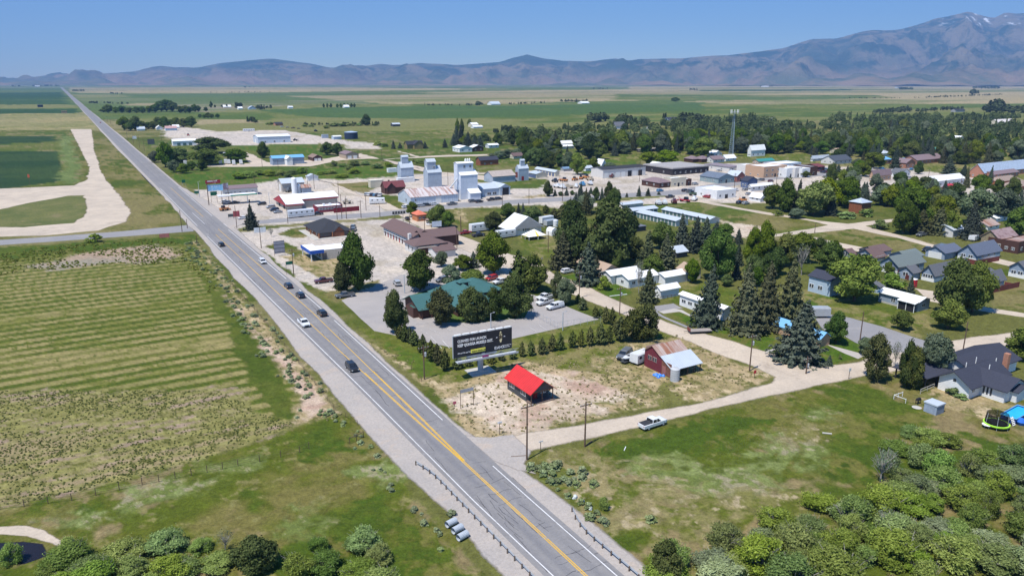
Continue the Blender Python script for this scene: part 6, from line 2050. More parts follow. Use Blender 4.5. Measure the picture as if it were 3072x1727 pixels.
def species(key):
	"""a few crown and trunk meshes of each kind, unit height and width"""
	if key in VAR:
		return VAR[key]
	sd = sum(ord(ch) for ch in key)
	out = []
	nv = 2 if key in ('sage', 'bush', 'bare', 'red', 'pine') else 5
	for v in range(nv):
		rng = np.random.default_rng(sd * 10 + v)
		if key in ('cotton', 'cottonb'):
			d = crown_broad(rng, 8000, egg=.45, nl=28, leaf=.0175, z0=.0, lobr=(.12,.21), fluff=.12)
			cm = crown_mesh('crown', d, LM['cotton'], rng)
			tr = trunk_mesh('b', rng)
		elif key in ('broad', 'bright', 'silver', 'red'):
			d = crown_broad(rng, 7000, egg=.12, nl=22, leaf=.0185, z0=.04, lobr=(.14,.23), fluff=.08)
			cm = crown_mesh('crown', d, LM[key], rng)
			tr = trunk_mesh('b', rng)
		elif key in ('spruce', 'brown', 'blue'):
			d = crown_spruce(rng, 8000, leaf=.0155)
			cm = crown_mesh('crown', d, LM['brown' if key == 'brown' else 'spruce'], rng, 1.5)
			tr = trunk_mesh('con', rng)
		elif key == 'pine':
			d = crown_spruce(rng, 1500, tiers=12, leaf=.045, droop=-.5, ragged=.35, base=.06, power=.62)
			d = d[:4] + ([('cone', .2,.85)],)
			cm = crown_mesh('crown', d, LM['pine'], rng, 1.2)
			tr = trunk_mesh('con', rng)
		elif key == 'bigpine':
			d = crown_broad(rng, 7500, egg=.55, nl=30, leaf=.017, z0=.0, lobr=(.09,.17), fluff=.16)
			cm = crown_mesh('crown', d, LM['pine'], rng)
			tr = trunk_mesh('con', rng)
		elif key == 'poplar':
			d = crown_broad(rng, 8000, egg=.6, nl=26, leaf=.017, z0=.0, lobr=(.14,.22), fluff=.1)
			cm = crown_mesh('crown', d, LM['broad'], rng)
			tr = trunk_mesh('b', rng)
		elif key in ('willow', 'willowb'):
			d = crown_broad(rng, 9000, egg=.1, nl=26, leaf=.0105, z0=-.1, low=.05, lobr=(.10,.19), fluff=.22)
			d[0][:, 2] = np.clip(d[0][:, 2], .01,2)
			cm = crown_mesh('crown', d, LM['willow' if key == 'willow' else 'sage'], rng, 2.4,.6)
			tr = trunk_mesh('shrub', rng)
		elif key == 'sage':
			d = crown_broad(rng, 420, nl=8, leaf=.075, z0=-.3, low=.05, lobr=(.2,.28), fluff=.2)
			d[0][:, 2] = np.clip(d[0][:, 2], .02,2)
			cm = crown_mesh('crown', d, LM['sage'], rng)
			tr = trunk_mesh('shrub', rng)
		elif key == 'bush':
			d = crown_broad(rng, 700, nl=10, leaf=.055, z0=-.2, low=.05, lobr=(.17,.25), fluff=.15)
			d[0][:, 2] = np.clip(d[0][:, 2], .02,2)
			cm = crown_mesh('crown', d, LM['willow'], rng)
			tr = trunk_mesh('shrub', rng)
		elif key == 'bare':
			d = crown_broad(rng, 160, nl=14, leaf=.02, z0=.3, lobr=(.1,.2), fluff=.3)
			d = d[:4] + ([],)
			cm = crown_mesh('crown', d, LM['silver'], rng)
			tr = trunk_mesh('bare', rng)
		out.append((cm, tr))
	VAR[key] = out
	return out

NAMES = dict(cotton='cottonwood_tree', cottonb='cottonwood_tree', broad='leafy_tree', bright='leafy_tree', silver='silver_tree', red='purple_tree', spruce='spruce_tree', blue='spruce_tree', brown='spruce_tree',
			 pine='young_pine', bigpine='pine_tree', poplar='poplar_tree', willow='willow_shrub', willowb='willow_shrub', sage='sagebrush', bush='bush', bare='bare_tree')
CATS = dict(willow='shrub', willowb='shrub', sage='sagebrush', bush='shrub')
RT = random.Random(11)

def plant(key, loc, h, wd, label, group=None):
	cm, tr = RT.choice(species(key))
	root = empty(NAMES[key], loc, RT.uniform(0,6.28), label, CATS.get(key, 'tree'), group)
	root.rotation_euler.x, root.rotation_euler.y = RT.gauss(0,.03), RT.gauss(0,.03)
	root.scale = (wd, wd * RT.uniform(.85,1.15), h)
	for nm, me in (('crown', cm),('trunk', tr)):
		o = bpy.data.objects.new(nm, me)
		COL.objects.link(o)
		o.parent = root
	return root

def tree(key, c, x, yb, yt, w, label, group=None):
	h = max(.6, HT(c, yb, yt))
	wd = w * MPX(c, yb) * (1.25 if key == 'bigpine' and c == 'N' else 1.0 if key in ('sage', 'bush', 'bare', 'willow') else 1.1)
	return plant(key, G(c, x, yb), min(h, 34), min(wd, 34), label, group)

# trees one can point to
for row in [
	('cotton', 'J', 330,1160,430,400, 'tallest ragged dark cottonwood on the island by the blue-trimmed shop'),
	('cotton', 'J', 130,1185,790,240, 'lower grey-green cottonwood leaning against the tallest one by the shop'),
	('cotton', 'J', 1105,1150,640,400, 'big dark cottonwood just behind the teal-roofed office'),
	('poplar', 'J', 2050,935,405,400, 'dense egg-shaped dark tree between the motel and the white hall'),
	('spruce', 'J', 1790,860,655,170, 'small blue spruce left of the dense egg-shaped tree'),
	('broad', 'J', 1650,890,700,240, 'round green tree left of the small blue spruce'),
	('silver', 'J', 1500,1095,830,240, 'pale grey-green willow right behind the teal-roofed office'),
	('bright', 'J', 1790,1085,885,320, 'spreading yellow-green tree behind the teal-roofed office'),
	('silver', 'J', 1380,850,650,180, 'thin greyish tree at the brown-roofed patio annex'),
	('cotton', 'N', 375,670,145,300, 'grey-green cottonwood at the corner of the parking lot by the highway'),
	('bigpine', 'N', 945,570,110,300, 'tall narrow pine in front of the teal roof, leftmost of the front pines'),
	('bigpine', 'N', 1330,535,95,290, 'broad olive pine in front of the teal roof, second of the front pines'),
	('bigpine', 'N', 1455,520,160,220, 'short olive pine squeezed between the front pines'),
	('bigpine', 'N', 1625,500,95,250, 'pointed dark pine, third of the front pines'),
	('cotton', 'N', 1900,470,-70,400, 'largest dark tree right of the teal roof with a deep shadow on the lot'),
	('pine', 'K', 250,1150,650,260, 'tall pine with a brownish tip left of the parked white trucks'),
	('bigpine', 'K', 430,1160,700,360, 'broad brown-green pine behind the parked white trucks'),
	('bigpine', 'K', 720,1250,920,180, 'slim pine at the gravel street behind the fence of the truck yard'),
	('silver', 'K', 850,1330,1000,260, 'dry olive tree by the fence of the truck yard'),
	('cotton', 'K', 940,830,70,420, 'left one of the two giant cottonwoods in the middle of town'),
	('cotton', 'K', 1370,850,35,640, 'wider one of the two giant cottonwoods in the middle of town'),
	('cotton', 'K', 1610,700,120,330, 'cottonwood on the right flank of the giant pair'),
	('brown', 'K', 800,880,400,340, 'dark brownish spruce at the left foot of the giant cottonwoods'),
	('spruce', 'K', 1115,1075,545,340, 'shaggy spruce standing before the tan-roofed brown house'),
	('brown', 'K', 1225,960,700,180, 'dead-topped brown spruce just behind the shaggy one'),
	('bush', 'K', 1330,1145,970,200, 'low dark juniper on the lawn right of the shaggy spruce'),
	('brown', 'K', 1870,910,385,300, 'left one of the pair of rusty dark spruces by the white bungalow'),
	('brown', 'K', 2120,910,430,320, 'right one of the pair of rusty dark spruces by the white bungalow'),
	('broad', 'K', 1960,980,700,300, 'dark green tree filling the gap under the rusty spruces'),
	('bare', 'K', 1770,1185,775,150, 'leafless silver-grey tree before the white bungalow'),
	('brown', 'K', 1890,1310,850,250, 'half-dry purple-brown spruce at the street by the white garage'),
	('bright', 'K', 2060,620,290,300, 'bright green tree in front of the storage rows'),
	('broad', 'K', 1700,770,470,280, 'mid green tree left of the rusty spruce pair'),
	('broad', 'K', 105,245,40,210, 'round tree at the left of the clump behind the white hall'),
	('spruce', 'K', 235,235,35,90, 'thin dark spruce left in the clump behind the white hall'),
	('spruce', 'K', 300,240,30,90, 'thin dark spruce right in the clump behind the white hall'),
	('broad', 'K', 425,290,75,230, 'round tree at the right of the clump behind the white hall'),
	('pine', 'K', 585,175,60,100, 'small single pine right of the clump behind the white hall'),
	('pine', 'K', 690,245,100,110, 'left of two squat pines above the white service trucks'),
	('pine', 'K', 775,245,85,120, 'right of two squat pines above the white service trucks'),
	('cotton', 'D', 350,1325,1090,230, 'bushy tree at the left gable of the white hall'),
	('blue', 'L', 195,630,175,230, 'first of the silvery spruces from the left in front of the storage rows'),
	('blue', 'L', 345,670,200,240, 'second and fullest of the silvery spruces in front of the storage rows'),
	('blue', 'L', 500,560,220,220, 'third of the silvery spruces in front of the storage rows'),
	('blue', 'L', 630,430,270,150, 'small spruce top last in the line of silvery spruces'),
	('broad', 'L', 760,480,300,180, 'light green tree right of the silvery spruces'),
	('broad', 'L', 640,1010,385,440, 'huge domed green tree in the middle of the gardens'),
	('poplar', 'L', 1090,860,345,260, 'left one of two joined poplars above the gardens'),
	('poplar', 'L', 1230,850,270,270, 'taller right one of two joined poplars above the gardens'),
	('blue', 'L', 915,560,360,120, 'slender blue spruce left of the joined poplars'),
	('blue', 'L', 905,830,540,150, 'grey-blue spruce below the slender one'),
	('blue', 'L', 885,1010,795,150, 'pale blue spruce tucked before the huge domed tree'),
	('bright', 'L', 1480,850,430,330, 'light green willow left of the dry one above the blue house'),
	('bright', 'L', 1720,800,415,330, 'pale green willow behind the dry one above the blue house'),
	('bare', 'L', 1720,960,560,260, 'dry leafless willow with pale branches above the blue house'),
	('broad', 'L', 2060,890,530,330, 'dark green tree right of the dry willow'),
	('broad', 'L', 1930,750,480,200, 'green tree half hidden right behind the dry willow'),
	('broad', 'L', 320,1060,750,170, 'dark slim tree beside the tan-roofed white house'),
	('spruce', 'L', 500,1615,820,380, 'large blue-green spruce in front of the white mobile home'),
	('brown', 'L', 1010,1700,830,420, 'leftmost of the three giant dark spruces'),
	('brown', 'L', 1240,1640,785,400, 'middle one of the three giant dark spruces'),
	('brown', 'L', 1540,1590,740,430, 'right one of the three giant dark spruces'),
	('spruce', 'Q', 600,1285,490,560, 'nearest and widest spruce, standing over the blue-roofed brick house'),
	('broad', 'Q', 1095,1060,665,280, 'bright round maple by the asphalt yard'),
	('broad', 'Q', 1945,885,650,250, 'small round tree with its own shadow on the dry lawn'),
	('bright', 'M', 385,1290,700,600, 'huge round yellow-green tree beside the pale blue house'),
	('broad', 'M', 825,950,790,130, 'small dark tree before the grey-green roofed new house'),
	('bush', 'M', 870,1150,930,330, 'spreading olive shrubs behind the long white-roofed house'),
	('spruce', 'M', 1100,1200,960,110, 'narrow spruce left of the red portable toilet'),
	('poplar', 'M', 1620,1440,730,480, 'left one of the two massive poplars on the right'),
	('poplar', 'M', 1890,1430,790,430, 'right one of the two massive poplars on the right'),
	('bright', 'M', 1580,1640,1280,380, 'bright low tree at the foot of the massive poplars'),
	('broad', 'M', 100,890,525,230, 'dark round tree left of the brown-roofed new house'),
	('broad', 'M', 1010,430,10,300, 'big green tree at the left end of the dark belt above the dirt road'),
	('brown', 'M', 1230,430,110,280, 'first dark spruce of the belt above the dirt road'),
	('brown', 'M', 1440,440,80,290, 'second dark spruce of the belt above the dirt road'),
	('bright', 'M', 1610,450,150,220, 'yellow-green tree between spruces above the dirt road'),
	('spruce', 'M', 1880,500,20,320, 'tallest spruce beside the pale cottage on the right'),
	('bright', 'M', 1995,450,310,160, 'small light tree right of the tallest spruce'),
	('bush', 'M', 715,370,250,220, 'lone dark bush at the dirt road junction'),
	('broad', 'M', 2490,470,100,330, 'large tree at the right edge behind the workshop'),
	('bigpine', 'T', 640,600,20,380, 'ragged open-crowned pine left of the navy-roofed house'),
	('bigpine', 'T', 1040,690,100,230, 'thin pale-stemmed tree in the middle of the ragged group'),
	('bare', 'T', 900,420,100,140, 'sparse dark-tipped tree behind the ragged group'),
	('bigpine', 'T', 1130,705,180,260, 'dense dark tree next to the pale-stemmed one'),
	('silver', 'T', 1370,560,10,360, 'windblown olive tree right in the ragged group'),
	('silver', 'T', 520,270,60,210, 'grey-green tree at the asphalt yard behind the ragged pine'),
	('broad', 'T', 2520,340,-60,420, 'dark tree cut by the right edge above the navy roof'),
	('bush', 'T', 1650,780,690,200, 'flower bush along the white wall of the navy-roofed house'),
	('bush', 'T', 1760,830,770,150, 'yellowish bush along the white wall of the navy-roofed house'),
	('spruce', 'T', 60,410,270,110, 'small conical spruce on the corner lawn'),
	('bush', 'T', 205,330,265,50, 'tiny bush on the corner lawn'),
	('bigpine', 'O', 850,775,370,320, 'left half of the broad spreading pine above the barn'),
	('bigpine', 'O', 1010,760,300,320, 'taller right half of the broad spreading pine above the barn'),
	('pine', 'O', 680,775,460,160, 'tall pine at the left shoulder of the broad spreading pine'),
	('spruce', 'I', 1088,545,215,185, 'lone pointed spruce on the grass island by the highway crossing'),
	('bare', 'I', 1338,640,525,90, 'nearly dead sapling beside the blank white sign'),
	('broad', 'C', 1440,1150,960,150, 'dark tree before the long pale warehouse'),
	('spruce', 'C', 1655,1210,1050,90, 'spruce right of the orange house'),
	('bright', 'C', 1790,1280,1000,280, 'spreading green tree by the white gazebo'),
	('broad', 'C', 1890,1290,1080,200, 'dark green tree right of the white gazebo'),
	('broad', 'A', 2040,900,745,400, 'vast domed dark tree behind the camper park'),
	('broad', 'A', 1985,1015,860,300, 'wide olive tree over the white campers'),
	('broad', 'A', 2285,985,860,200, 'round dark tree right of the camper row'),
	('broad', 'A', 1730,1000,850,240, 'green tree in the middle of the camper park'),
	('broad', 'A', 1600,1035,800,160, 'tall tree at the left of the camper park'),
	('silver', 'A', 1490,990,880,110, 'silvery tree nearest to the highway at the camper park'),
	('silver', 'A', 1680,1085,965,110, 'silvery tree in front of the camper park'),
	('bright', 'A', 1765,1095,1000,120, 'yellow-green tree in front of the camper park'),
	('broad', 'A', 1855,1065,975,90, 'small dark tree at the camper park edge'),
	('broad', 'A', 1952,1068,960,100, 'last small dark tree of the camper park front'),
	('cotton', 'B', 1490,485,240,180, 'single upright dark tree in front of the long blue warehouse'),
	('broad', 'C', 345,365,200,160, 'left of two round trees by the pink-roofed garage'),
	('broad', 'C', 480,368,210,160, 'right of two round trees by the pink-roofed garage'),
	('broad', 'D', 765,480,240,120, 'upright dark tree at the left of the trio behind the log house'),
	('broad', 'D', 860,500,270,220, 'round dark tree in the trio behind the log house'),
	('cotton', 'D', 965,510,275,170, 'pointed dark tree in the trio behind the log house'),
	('bright', 'D', 1420,615,340,170, 'tall fresh green tree beside the little playhouse'),
	('silver', 'D', 1290,530,320,180, 'grey-green tree left of the tall fresh green one'),
	('cotton', 'D', 1560,410,90,230, 'tall dark cottonwood in front of the blue-grey willow'),
	('broad', 'D', 1690,415,190,210, 'full green tree right of the tall dark cottonwood'),
	('bright', 'D', 1630,540,400,150, 'bright round tree left of the A-frame cabin'),
	('silver', 'D', 1600,330,75,380, 'large blue-grey willow behind the dark cottonwood'),
	('silver', 'D', 2020,290,60,220, 'second blue-grey willow farther along the belt'),
	('blue', 'D', 1890,375,205,110, 'blue spruce in front of the park'),
	('silver', 'D', 1830,530,455,150, 'low silvery tree right of the A-frame cabin'),
	('bright', 'E', 880,645,400,320, 'great bright willow before the mast'),
	('bright', 'E', 850,480,290,380, 'olive willow crown behind the great bright willow'),
	('bright', 'E', 210,760,580,250, 'left one of the rounded willows beside the courthouse'),
	('bright', 'E', 420,745,555,280, 'right one of the rounded willows beside the courthouse'),
	('cotton', 'E', 1930,1340,920,260, 'dark tree at the left of the downtown clump'),
	('spruce', 'E', 2085,1330,920,160, 'spruce in the downtown clump'),
	('bright', 'E', 2290,1390,960,420, 'largest light tree of the downtown clump'),
	('bright', 'E', 2470,1360,915,330, 'olive tree right in the downtown clump'),
	('silver', 'E', 2080,1425,1300,180, 'round silver bush by the gravel street corner'),
	('bush', 'E', 1850,1390,1320,130, 'low shrubs at the gravel street corner'),
	('broad', 'E', 2190,900,820,130, 'small tree before the brown shopfront'),
	('bright', 'R', 630,790,585,240, 'golden willow beside the light blue roof'),
	('spruce', 'R', 900,790,500,130, 'spruce in front of the brick church'),
	('cotton', 'R', 1200,860,700,110, 'small tree on the street before the church'),
	('spruce', 'R', 1600,860,650,180, 'dark spruce left of the school'),
	('spruce', 'R', 1780,890,740,130, 'spruce at the corner of the school'),
	('bright', 'R', 1890,680,460,230, 'golden-green tree above the school roof'),
	('spruce', 'R', 180,890,735,130, 'spruce at the left of the downtown parking'),
	('broad', 'R', 340,940,770,200, 'round green tree beside the downtown spruce'),
	('broad', 'R', 300,1290,900,330, 'broad green tree above the timber house'),
	('spruce', 'R', 520,1210,960,150, 'blue spruce right behind the timber house'),
	('silver', 'R', 720,1260,1000,230, 'grey-blue tree right of the timber house'),
	('bright', 'R', 1090,1560,1010,360, 'large tree with a golden crown left of the scarlet roof'),
	('cotton', 'R', 1290,1080,900,300, 'dark round tree before the gymnasium'),
	('spruce', 'R', 1510,1300,940,170, 'spruce before the scarlet roof'),
	('silver', 'R', 1950,1500,1050,420, 'big silvery willow at the lower right of the town'),
	('silver', 'R', 2260,1450,1060,380, 'second silvery willow at the lower right of the town'),
	('bush', 'R', 540,1400,1300,200, 'shrub in front of the timber house'),
	('bush', 'R', 290,1420,1340,240, 'bright shrub left of the timber house'),
	('cotton', 'b', 232,578,500,62, 'lone dark tree on the far meadow beyond the navy tank'),
	('poplar', 'b', 870,640,530,28, 'left one of two tall firs beyond the meadow'),
	('poplar', 'b', 905,640,532,28, 'middle tall fir beyond the meadow'),
	('poplar', 'b', 957,585,532,32, 'tall fir standing beside the white farm barn'),
	('broad', 'b', 2402,410,380,60, 'single round tree in the far green field'),
	('bush', 'X', 815,130,60,110, 'grey bush beside the side road left of the highway'),
	('bush', 'X', 745,135,98,60, 'low bush left of the grey bush at the side road'),
]:
	tree(*row)
# groups that look alike
for (key, c, lab, grp, pts) in [
	('pine', 'N', 'young pine in the evenly spaced row behind the billboard', 'young pines in the row behind the billboard',
	 [(2480,890,670,90),(2365,905,690,100),(2245,940,735,110),(2105,960,765,100),(1985,975,780,80),(1870,1005,870,95),(1720,1025,900,90),(1590,1055,920,120),(1440,1085,930,100),(1300,1100,945,85),(1165,1130,950,120)]),
	('pine', 'N', 'young pine in the dense row between the lot and the highway', 'young pines between the lot and the highway',
	 [(1000,1150,870,130),(915,1085,805,130),(835,1035,765,120),(765,985,800,100),(720,880,690,100),(690,920,770,100),(620,830,640,110),(560,800,600,120),(490,780,560,140),(430,740,570,120)]),
	('pine', 'O', 'young pine in the row below the fenced yard', 'young pines below the fenced yard',
	 [(75,860,640,110),(185,850,630,90),(300,835,590,115),(430,820,545,130),(540,800,585,110)]),
	('pine', 'O', 'small pine outside the corner of the fenced yard', 'small pines at the corner of the fenced yard',
	 [(205,380,215,110),(370,480,330,90),(430,460,355,80),(500,555,335,115),(585,575,345,95),(650,680,520,120),(150,290,180,80)]),
	('spruce', 'D', 'small street spruce along the main road', 'small spruces along the main road',
	 [(1130,885,795,60),(1275,882,785,62),(1395,962,830,85),(1440,870,775,60),(1560,945,820,75),(1585,860,770,60),(1730,935,765,65),(1875,915,845,50),(2045,900,840,45),(2200,890,750,72),(2315,885,780,80),(2455,870,830,55)]),
	('cotton', 'D', 'leafy street tree along the main road', 'leafy trees along the main road',
	 [(1042,892,695,115),(1200,885,830,70),(1350,875,815,60),(1505,870,830,50),(1655,942,775,100),(1810,925,705,120)]),
	('red', 'D', 'small purple-leaved tree along the main road', None, [(1470,942,880,62)]),
	('broad', 'A', 'dark tree in the grove of the red-roofed farmhouse', 'dark trees in the farm grove by the highway',
	 [(1200,682,548,110),(1262,684,600,90),(1305,680,542,120),(1370,670,590,110),(1430,665,600,90),(1480,668,590,80),(1530,655,550,80),(1600,665,548,110),(1650,640,575,80),(1705,645,556,90),(1770,650,566,110),(1850,650,546,110)]),
	('broad', 'A', 'dark tree in the far windbreak', 'dark trees in the far windbreak',
	 [(1000,505,470,80),(1045,512,430,90),(1120,512,455,80),(1180,512,445,90),(1250,512,458,90),(1320,512,452,90),(1380,512,450,90),(1440,512,445,80),(1500,508,430,90),(1560,500,395,110),(1610,498,385,120),(1665,500,405,110),(1740,512,445,80),(1790,512,440,80),(1830,512,450,70),(1885,502,430,70),(1915,500,440,60),(1990,497,455,40)]),
	('broad', 'A', 'small dark tree in the short row behind the windbreak', 'small trees in the short far row',
	 [(1930,560,522,40),(1970,562,525,40),(2010,562,508,55),(2045,562,520,50),(2100,558,518,45),(2405,595,568,50),(2465,605,575,60)]),
	('poplar', 'A', 'thin far poplar by the white farm', 'thin far poplars', [(2038,462,400,32),(2075,460,432,20)]),
	('poplar', 'a', 'dark poplar in the row around the far white farmhouse', 'far poplars around a farmhouse',
	 [(2275,452,424,20),(2300,452,422,20),(2325,452,422,20),(2370,452,426,20),(2395,452,422,20),(2420,450,420,20),(2445,450,424,20),(2470,450,420,20),(2490,450,422,20)]),
	('poplar', 'a', 'dark tree in the lone short hedge on the far tan field', 'hedge of trees on the far tan field',
	 [(515,337,324,14),(525,337,324,14),(536,337,324,14),(547,337,325,14),(565,337,324,14),(576,337,324,14),(588,337,324,14)]),
	('willow', 'd', 'round bush in the green band before the blue-roofed hall', 'bushes in the green band',
	 [(1290,600,525,120),(1420,600,560,150),(1560,590,520,150),(1700,580,530,150),(1850,620,560,180),(1560,690,620,170),(880,690,610,140),(760,700,640,160),(620,720,650,160),(480,720,640,170),(340,710,650,160),
	 (200,740,660,170),(60,760,680,180),(1150,700,660,150),(1260,690,640,150),(1400,740,690,170),(1990,600,540,120),(700,740,690,120),(1500,640,590,130),(2400,560,510,130),(2500,560,500,130),(2340,540,500,100)]),
	('bush', 'd', 'scraggly bush around the storage yard', 'bushes around the storage yard',
	 [(920,90,55,80),(1000,90,60,80),(1300,85,35,130),(1400,85,45,120),(1500,80,40,120),(1620,75,40,90),(1830,75,40,90),(1200,110,70,90),(1860,330,270,130),(1950,345,300,100),(480,60,25,90),(440,60,35,60)]),
	('spruce', 'C', 'dark fir at the brown timber house in the meadow', 'firs at the timber house', [(1195,285,170,60),(1280,280,200,60),(1600,280,190,70)]),
	('spruce', 'C', 'tall dark fir behind the white ranch house', 'firs behind the white ranch house', [(2000,230,-20,110),(2060,230,-30,120),(1960,240,90,90),(2140,250,60,130),(1855,270,155,70),(2230,260,120,110),(2300,260,110,110)]),
	('silver', 'D', 'sage-green bush near the tan cottage', 'sage-green bushes near the tan cottage', [(420,410,310,140),(520,400,290,160),(640,380,280,150),(1090,400,300,150),(1150,380,280,160),(1200,470,380,140),(330,400,340,110),(1020,460,390,120)]),
	('cotton', 'K', 'dark tree in the shade under the giant cottonwoods', 'trees under the giant cottonwoods', [(1200,870,600,220),(1480,900,640,220),(1350,820,650,160)]),
	('broad', 'L', 'garden tree between the giant spruces and the poplars', 'garden trees above the giant spruces', [(1080,1010,700,240),(1300,1000,690,220),(1400,960,600,220),(760,1100,950,150),(1150,1100,860,200)]),
]:
	for (x, yb, yt, w) in pts:
		tree(key, c, x, yb, yt, w, lab, grp)

ADJ = dict(broad='round green', cotton='dark upright', bright='light yellow-green', silver='silvery', spruce='blue-green conical', brown='brownish conical', willow='green', willowb='grey-green')

def scatter(name_key, keys, c, poly, spacing, hr, wr, label, group, limit, seed, clump=0.0, avoid=(), cs=.012):
	"""loose planting inside an outline; nearest first"""
	P = [G(c, *p) for p in poly]
	x0, x1 = min(p.x for p in P), max(p.x for p in P)
	y0, y1 = min(p.y for p in P), max(p.y for p in P)
	rr = random.Random(seed)
	pts = []
	y = y0
	while y < y1:
		x = x0
		while x < x1:
			q = Vector((x + rr.uniform(-.45,.45) * spacing, y + rr.uniform(-.45,.45) * spacing, 0))
			if inside(q, P) and noise.noise(Vector((q.x * cs, q.y * cs, seed))) > clump and not any((q - a).length < r for a, r in avoid):
				pts.append(q)
			x += spacing
		y += spacing
	pts.sort(key=lambda q: q.y)
	rest = pts[limit:]
	for q in pts[:limit]:
		h = rr.uniform(*hr)
		k = rr.choice(keys)
		w = rr.uniform(*wr) * (.6 if k in ('spruce', 'brown') else 1)
		plant(k, q, h, w, ADJ[k] + ' ' + label, group)
	return rest

AV = []
for o in list(bpy.data.objects):
	if o.parent is None and o.get('category') in ('house', 'store', 'hall', 'church', 'school', 'barn', 'building', 'motel', 'courthouse', 'pavilion', 'warehouse', 'mast', 'restaurant', 'farmhouse', 'shed', 'garage'):
		AV.append((Vector((o.location.x, o.location.y, 0)),15))
		AV.append((Vector((o.location.x, o.location.y, 0)) - Vector((0,9,0)) + VD * 6,12))
		AV.append((Vector((o.location.x, o.location.y, 0)) + VD * 10 + UD * 4,12))
rest = []
BELT = [('F', [(1135,372),(1240,350),(1500,322),(1620,312),(1660,330),(1720,392),(1640,392),(1500,385),(1330,380),(1200,383)], -.12, 'tree in the dense belt behind the elevators', 'trees in the belt behind the elevators', 80),
		('F', [(1660,312),(1900,302),(2000,322),(2150,330),(2330,345),(2300,395),(2150,402),(2090,410),(1960,407),(1830,393),(1720,393)], -.28, 'tree in the dense wood around the mast', 'trees in the wood around the mast', 150),
		('F', [(2150,345),(2400,330),(2576,335),(2900,340),(2900,418),(2576,414),(2420,414),(2340,410),(2230,404),(2120,400)], -.35, 'tree in the dense wood behind the church and school', 'trees in the wood behind the school', 140),
		('F', [(2100,300),(2500,300),(2900,300),(2900,340),(2400,335),(2150,345),(2050,325)], -.1, 'far tree at the edge of the wooded town', 'far trees at the edge of the wooded town', 20)]
for i, (c, poly, cl, lab, grp, lim) in enumerate(BELT):
	rest += scatter('t', ['broad', 'broad', 'cotton', 'bright', 'spruce', 'brown', 'silver', 'cotton'], c, poly, 11.5,(9,19),(9,15), lab, grp, lim, 40 + i, cl, AV)
for i, (c, poly, lab, grp, lim, sp) in enumerate([
		('R', [(830,940),(1000,900),(1230,900),(1240,1000),(1040,1130),(860,1100)], 'tree on the plots left of the gymnasium', 'trees left of the gymnasium', 12,13),
		('R', [(1800,1030),(2300,1000),(2700,1060),(2700,1200),(1900,1200),(1780,1100)], 'tree between the gymnasium lot and the silvery willows', 'trees above the silvery willows', 24,12),
		('R', [(360,760),(560,760),(560,900),(440,990),(380,900)], 'tree beside the downtown parking', 'trees beside the downtown parking', 8,12),
		('E', [(2160,640),(2260,600),(2500,640),(2500,660),(2260,660)], 'tree behind the low white house far right of the mast', 'trees behind the low white house', 8,12),
		('D', [(500,300),(1150,320),(1400,400),(1200,560),(980,540),(600,370)], 'tree in the gardens behind the rightmost elevator', 'trees behind the rightmost elevator', 16,13),
		('R', [(0,560),(300,640),(420,740),(560,560),(800,600),(700,520),(300,480)], 'garden tree between the charcoal-roofed house and the golden willow', 'garden trees left of the church', 30,12),
		('R', [(900,1130),(1300,1150),(1500,1150),(1700,1200),(1900,1400),(2555,1300),(2555,1448),(2300,1560),(1700,1600),(900,1600)], 'dense garden tree below the gymnasium', 'garden trees below the gymnasium', 40,11),
		('R', [(0,930),(430,1000),(620,1060),(860,1180),(880,1300),(600,1290),(300,1440),(0,1440)], 'tree in the clump around the timber house', 'trees around the timber house', 20,12),
		('E', [(1560,1250),(1800,1230),(1850,1330),(1560,1290)], 'shrubby tree along the gravel street by the cottage', 'shrubby trees by the cottage', 12,8),
		('D', [(1250,1110),(1300,1050),(1900,1000),(2000,1100),(1700,1180),(1300,1200)], 'tree behind the giant cottonwoods', 'trees behind the giant cottonwoods', 8,11)]):
	scatter('t', ['broad', 'cotton', 'bright', 'silver', 'spruce', 'brown'], c, poly, sp, (7,14),(7,11), lab, grp, lim, 60 + i, -.5, AV)

# the rest of the belts and the far tree lines read as one mass
rr = random.Random(5)
FAR = []
for (c, x0, y0, x1, y1, n, h) in [('c', 1050,592,1210,591,26,16),('c', 2210,622,2400,624,40,22),('c', 1700,632,1790,634,16,24),('c', 2200,668,2250,668,8,26),('c', 1880,690,2420,668,60,8),('c', 1300,695,1850,690,40,5),
								 ('c', 1520,800,1760,770,40,9),('c', 1560,800,1800,782,44,9),('c', 1820,790,1960,778,26,8),('c', 1980,775,2150,772,26,8),('c', 2300,790,2600,795,50,16),('c', 2330,780,2420,780,20,24),
								 ('c', 210,636,300,636,10,16),('c', 720,610,830,612,14,12),('b', 640,437,1000,438,24,6),('b', 1000,436,1050,436,10,12),('b', 1220,432,1500,420,24,6),('b', 1600,414,1780,414,24,9),
								 ('b', 1800,322,1930,324,18,14),('b', 0,583,320,575,30,6),('a', 230,304,420,302,40,20),('a', 80,306,140,306,10,18),('a', 770,356,860,356,16,8),('a', 1470,350,1900,345,20,7),
								 ('a', 610,424,700,424,12,7),('a', 730,424,920,430,16,6),('a', 1555,452,1620,450,8,8),('a', 1640,456,1700,452,10,12),('a', 1800,466,1910,464,14,10),('a', 1740,552,1815,555,5,9),('b', 1130,640,1250,632,14,10),
								 ('a', 1560,292,1620,292,10,18),('a', 1700,312,1800,312,12,12),('a', 2120,580,2500,578,24,5),('b', 1790,560,1930,545,16,14),('b', 2000,570,2120,560,16,14),('b', 2310,548,2340,548,4,14),('b', 2440,556,2600,550,24,14)]:
	for k in range(n):
		t = rr.random()
		FAR.append((G(c, x0 + (x1 - x0) * t, y0 + (y1 - y0) * t + rr.uniform(-.6,.6)), h * rr.uniform(.6,1.1)))

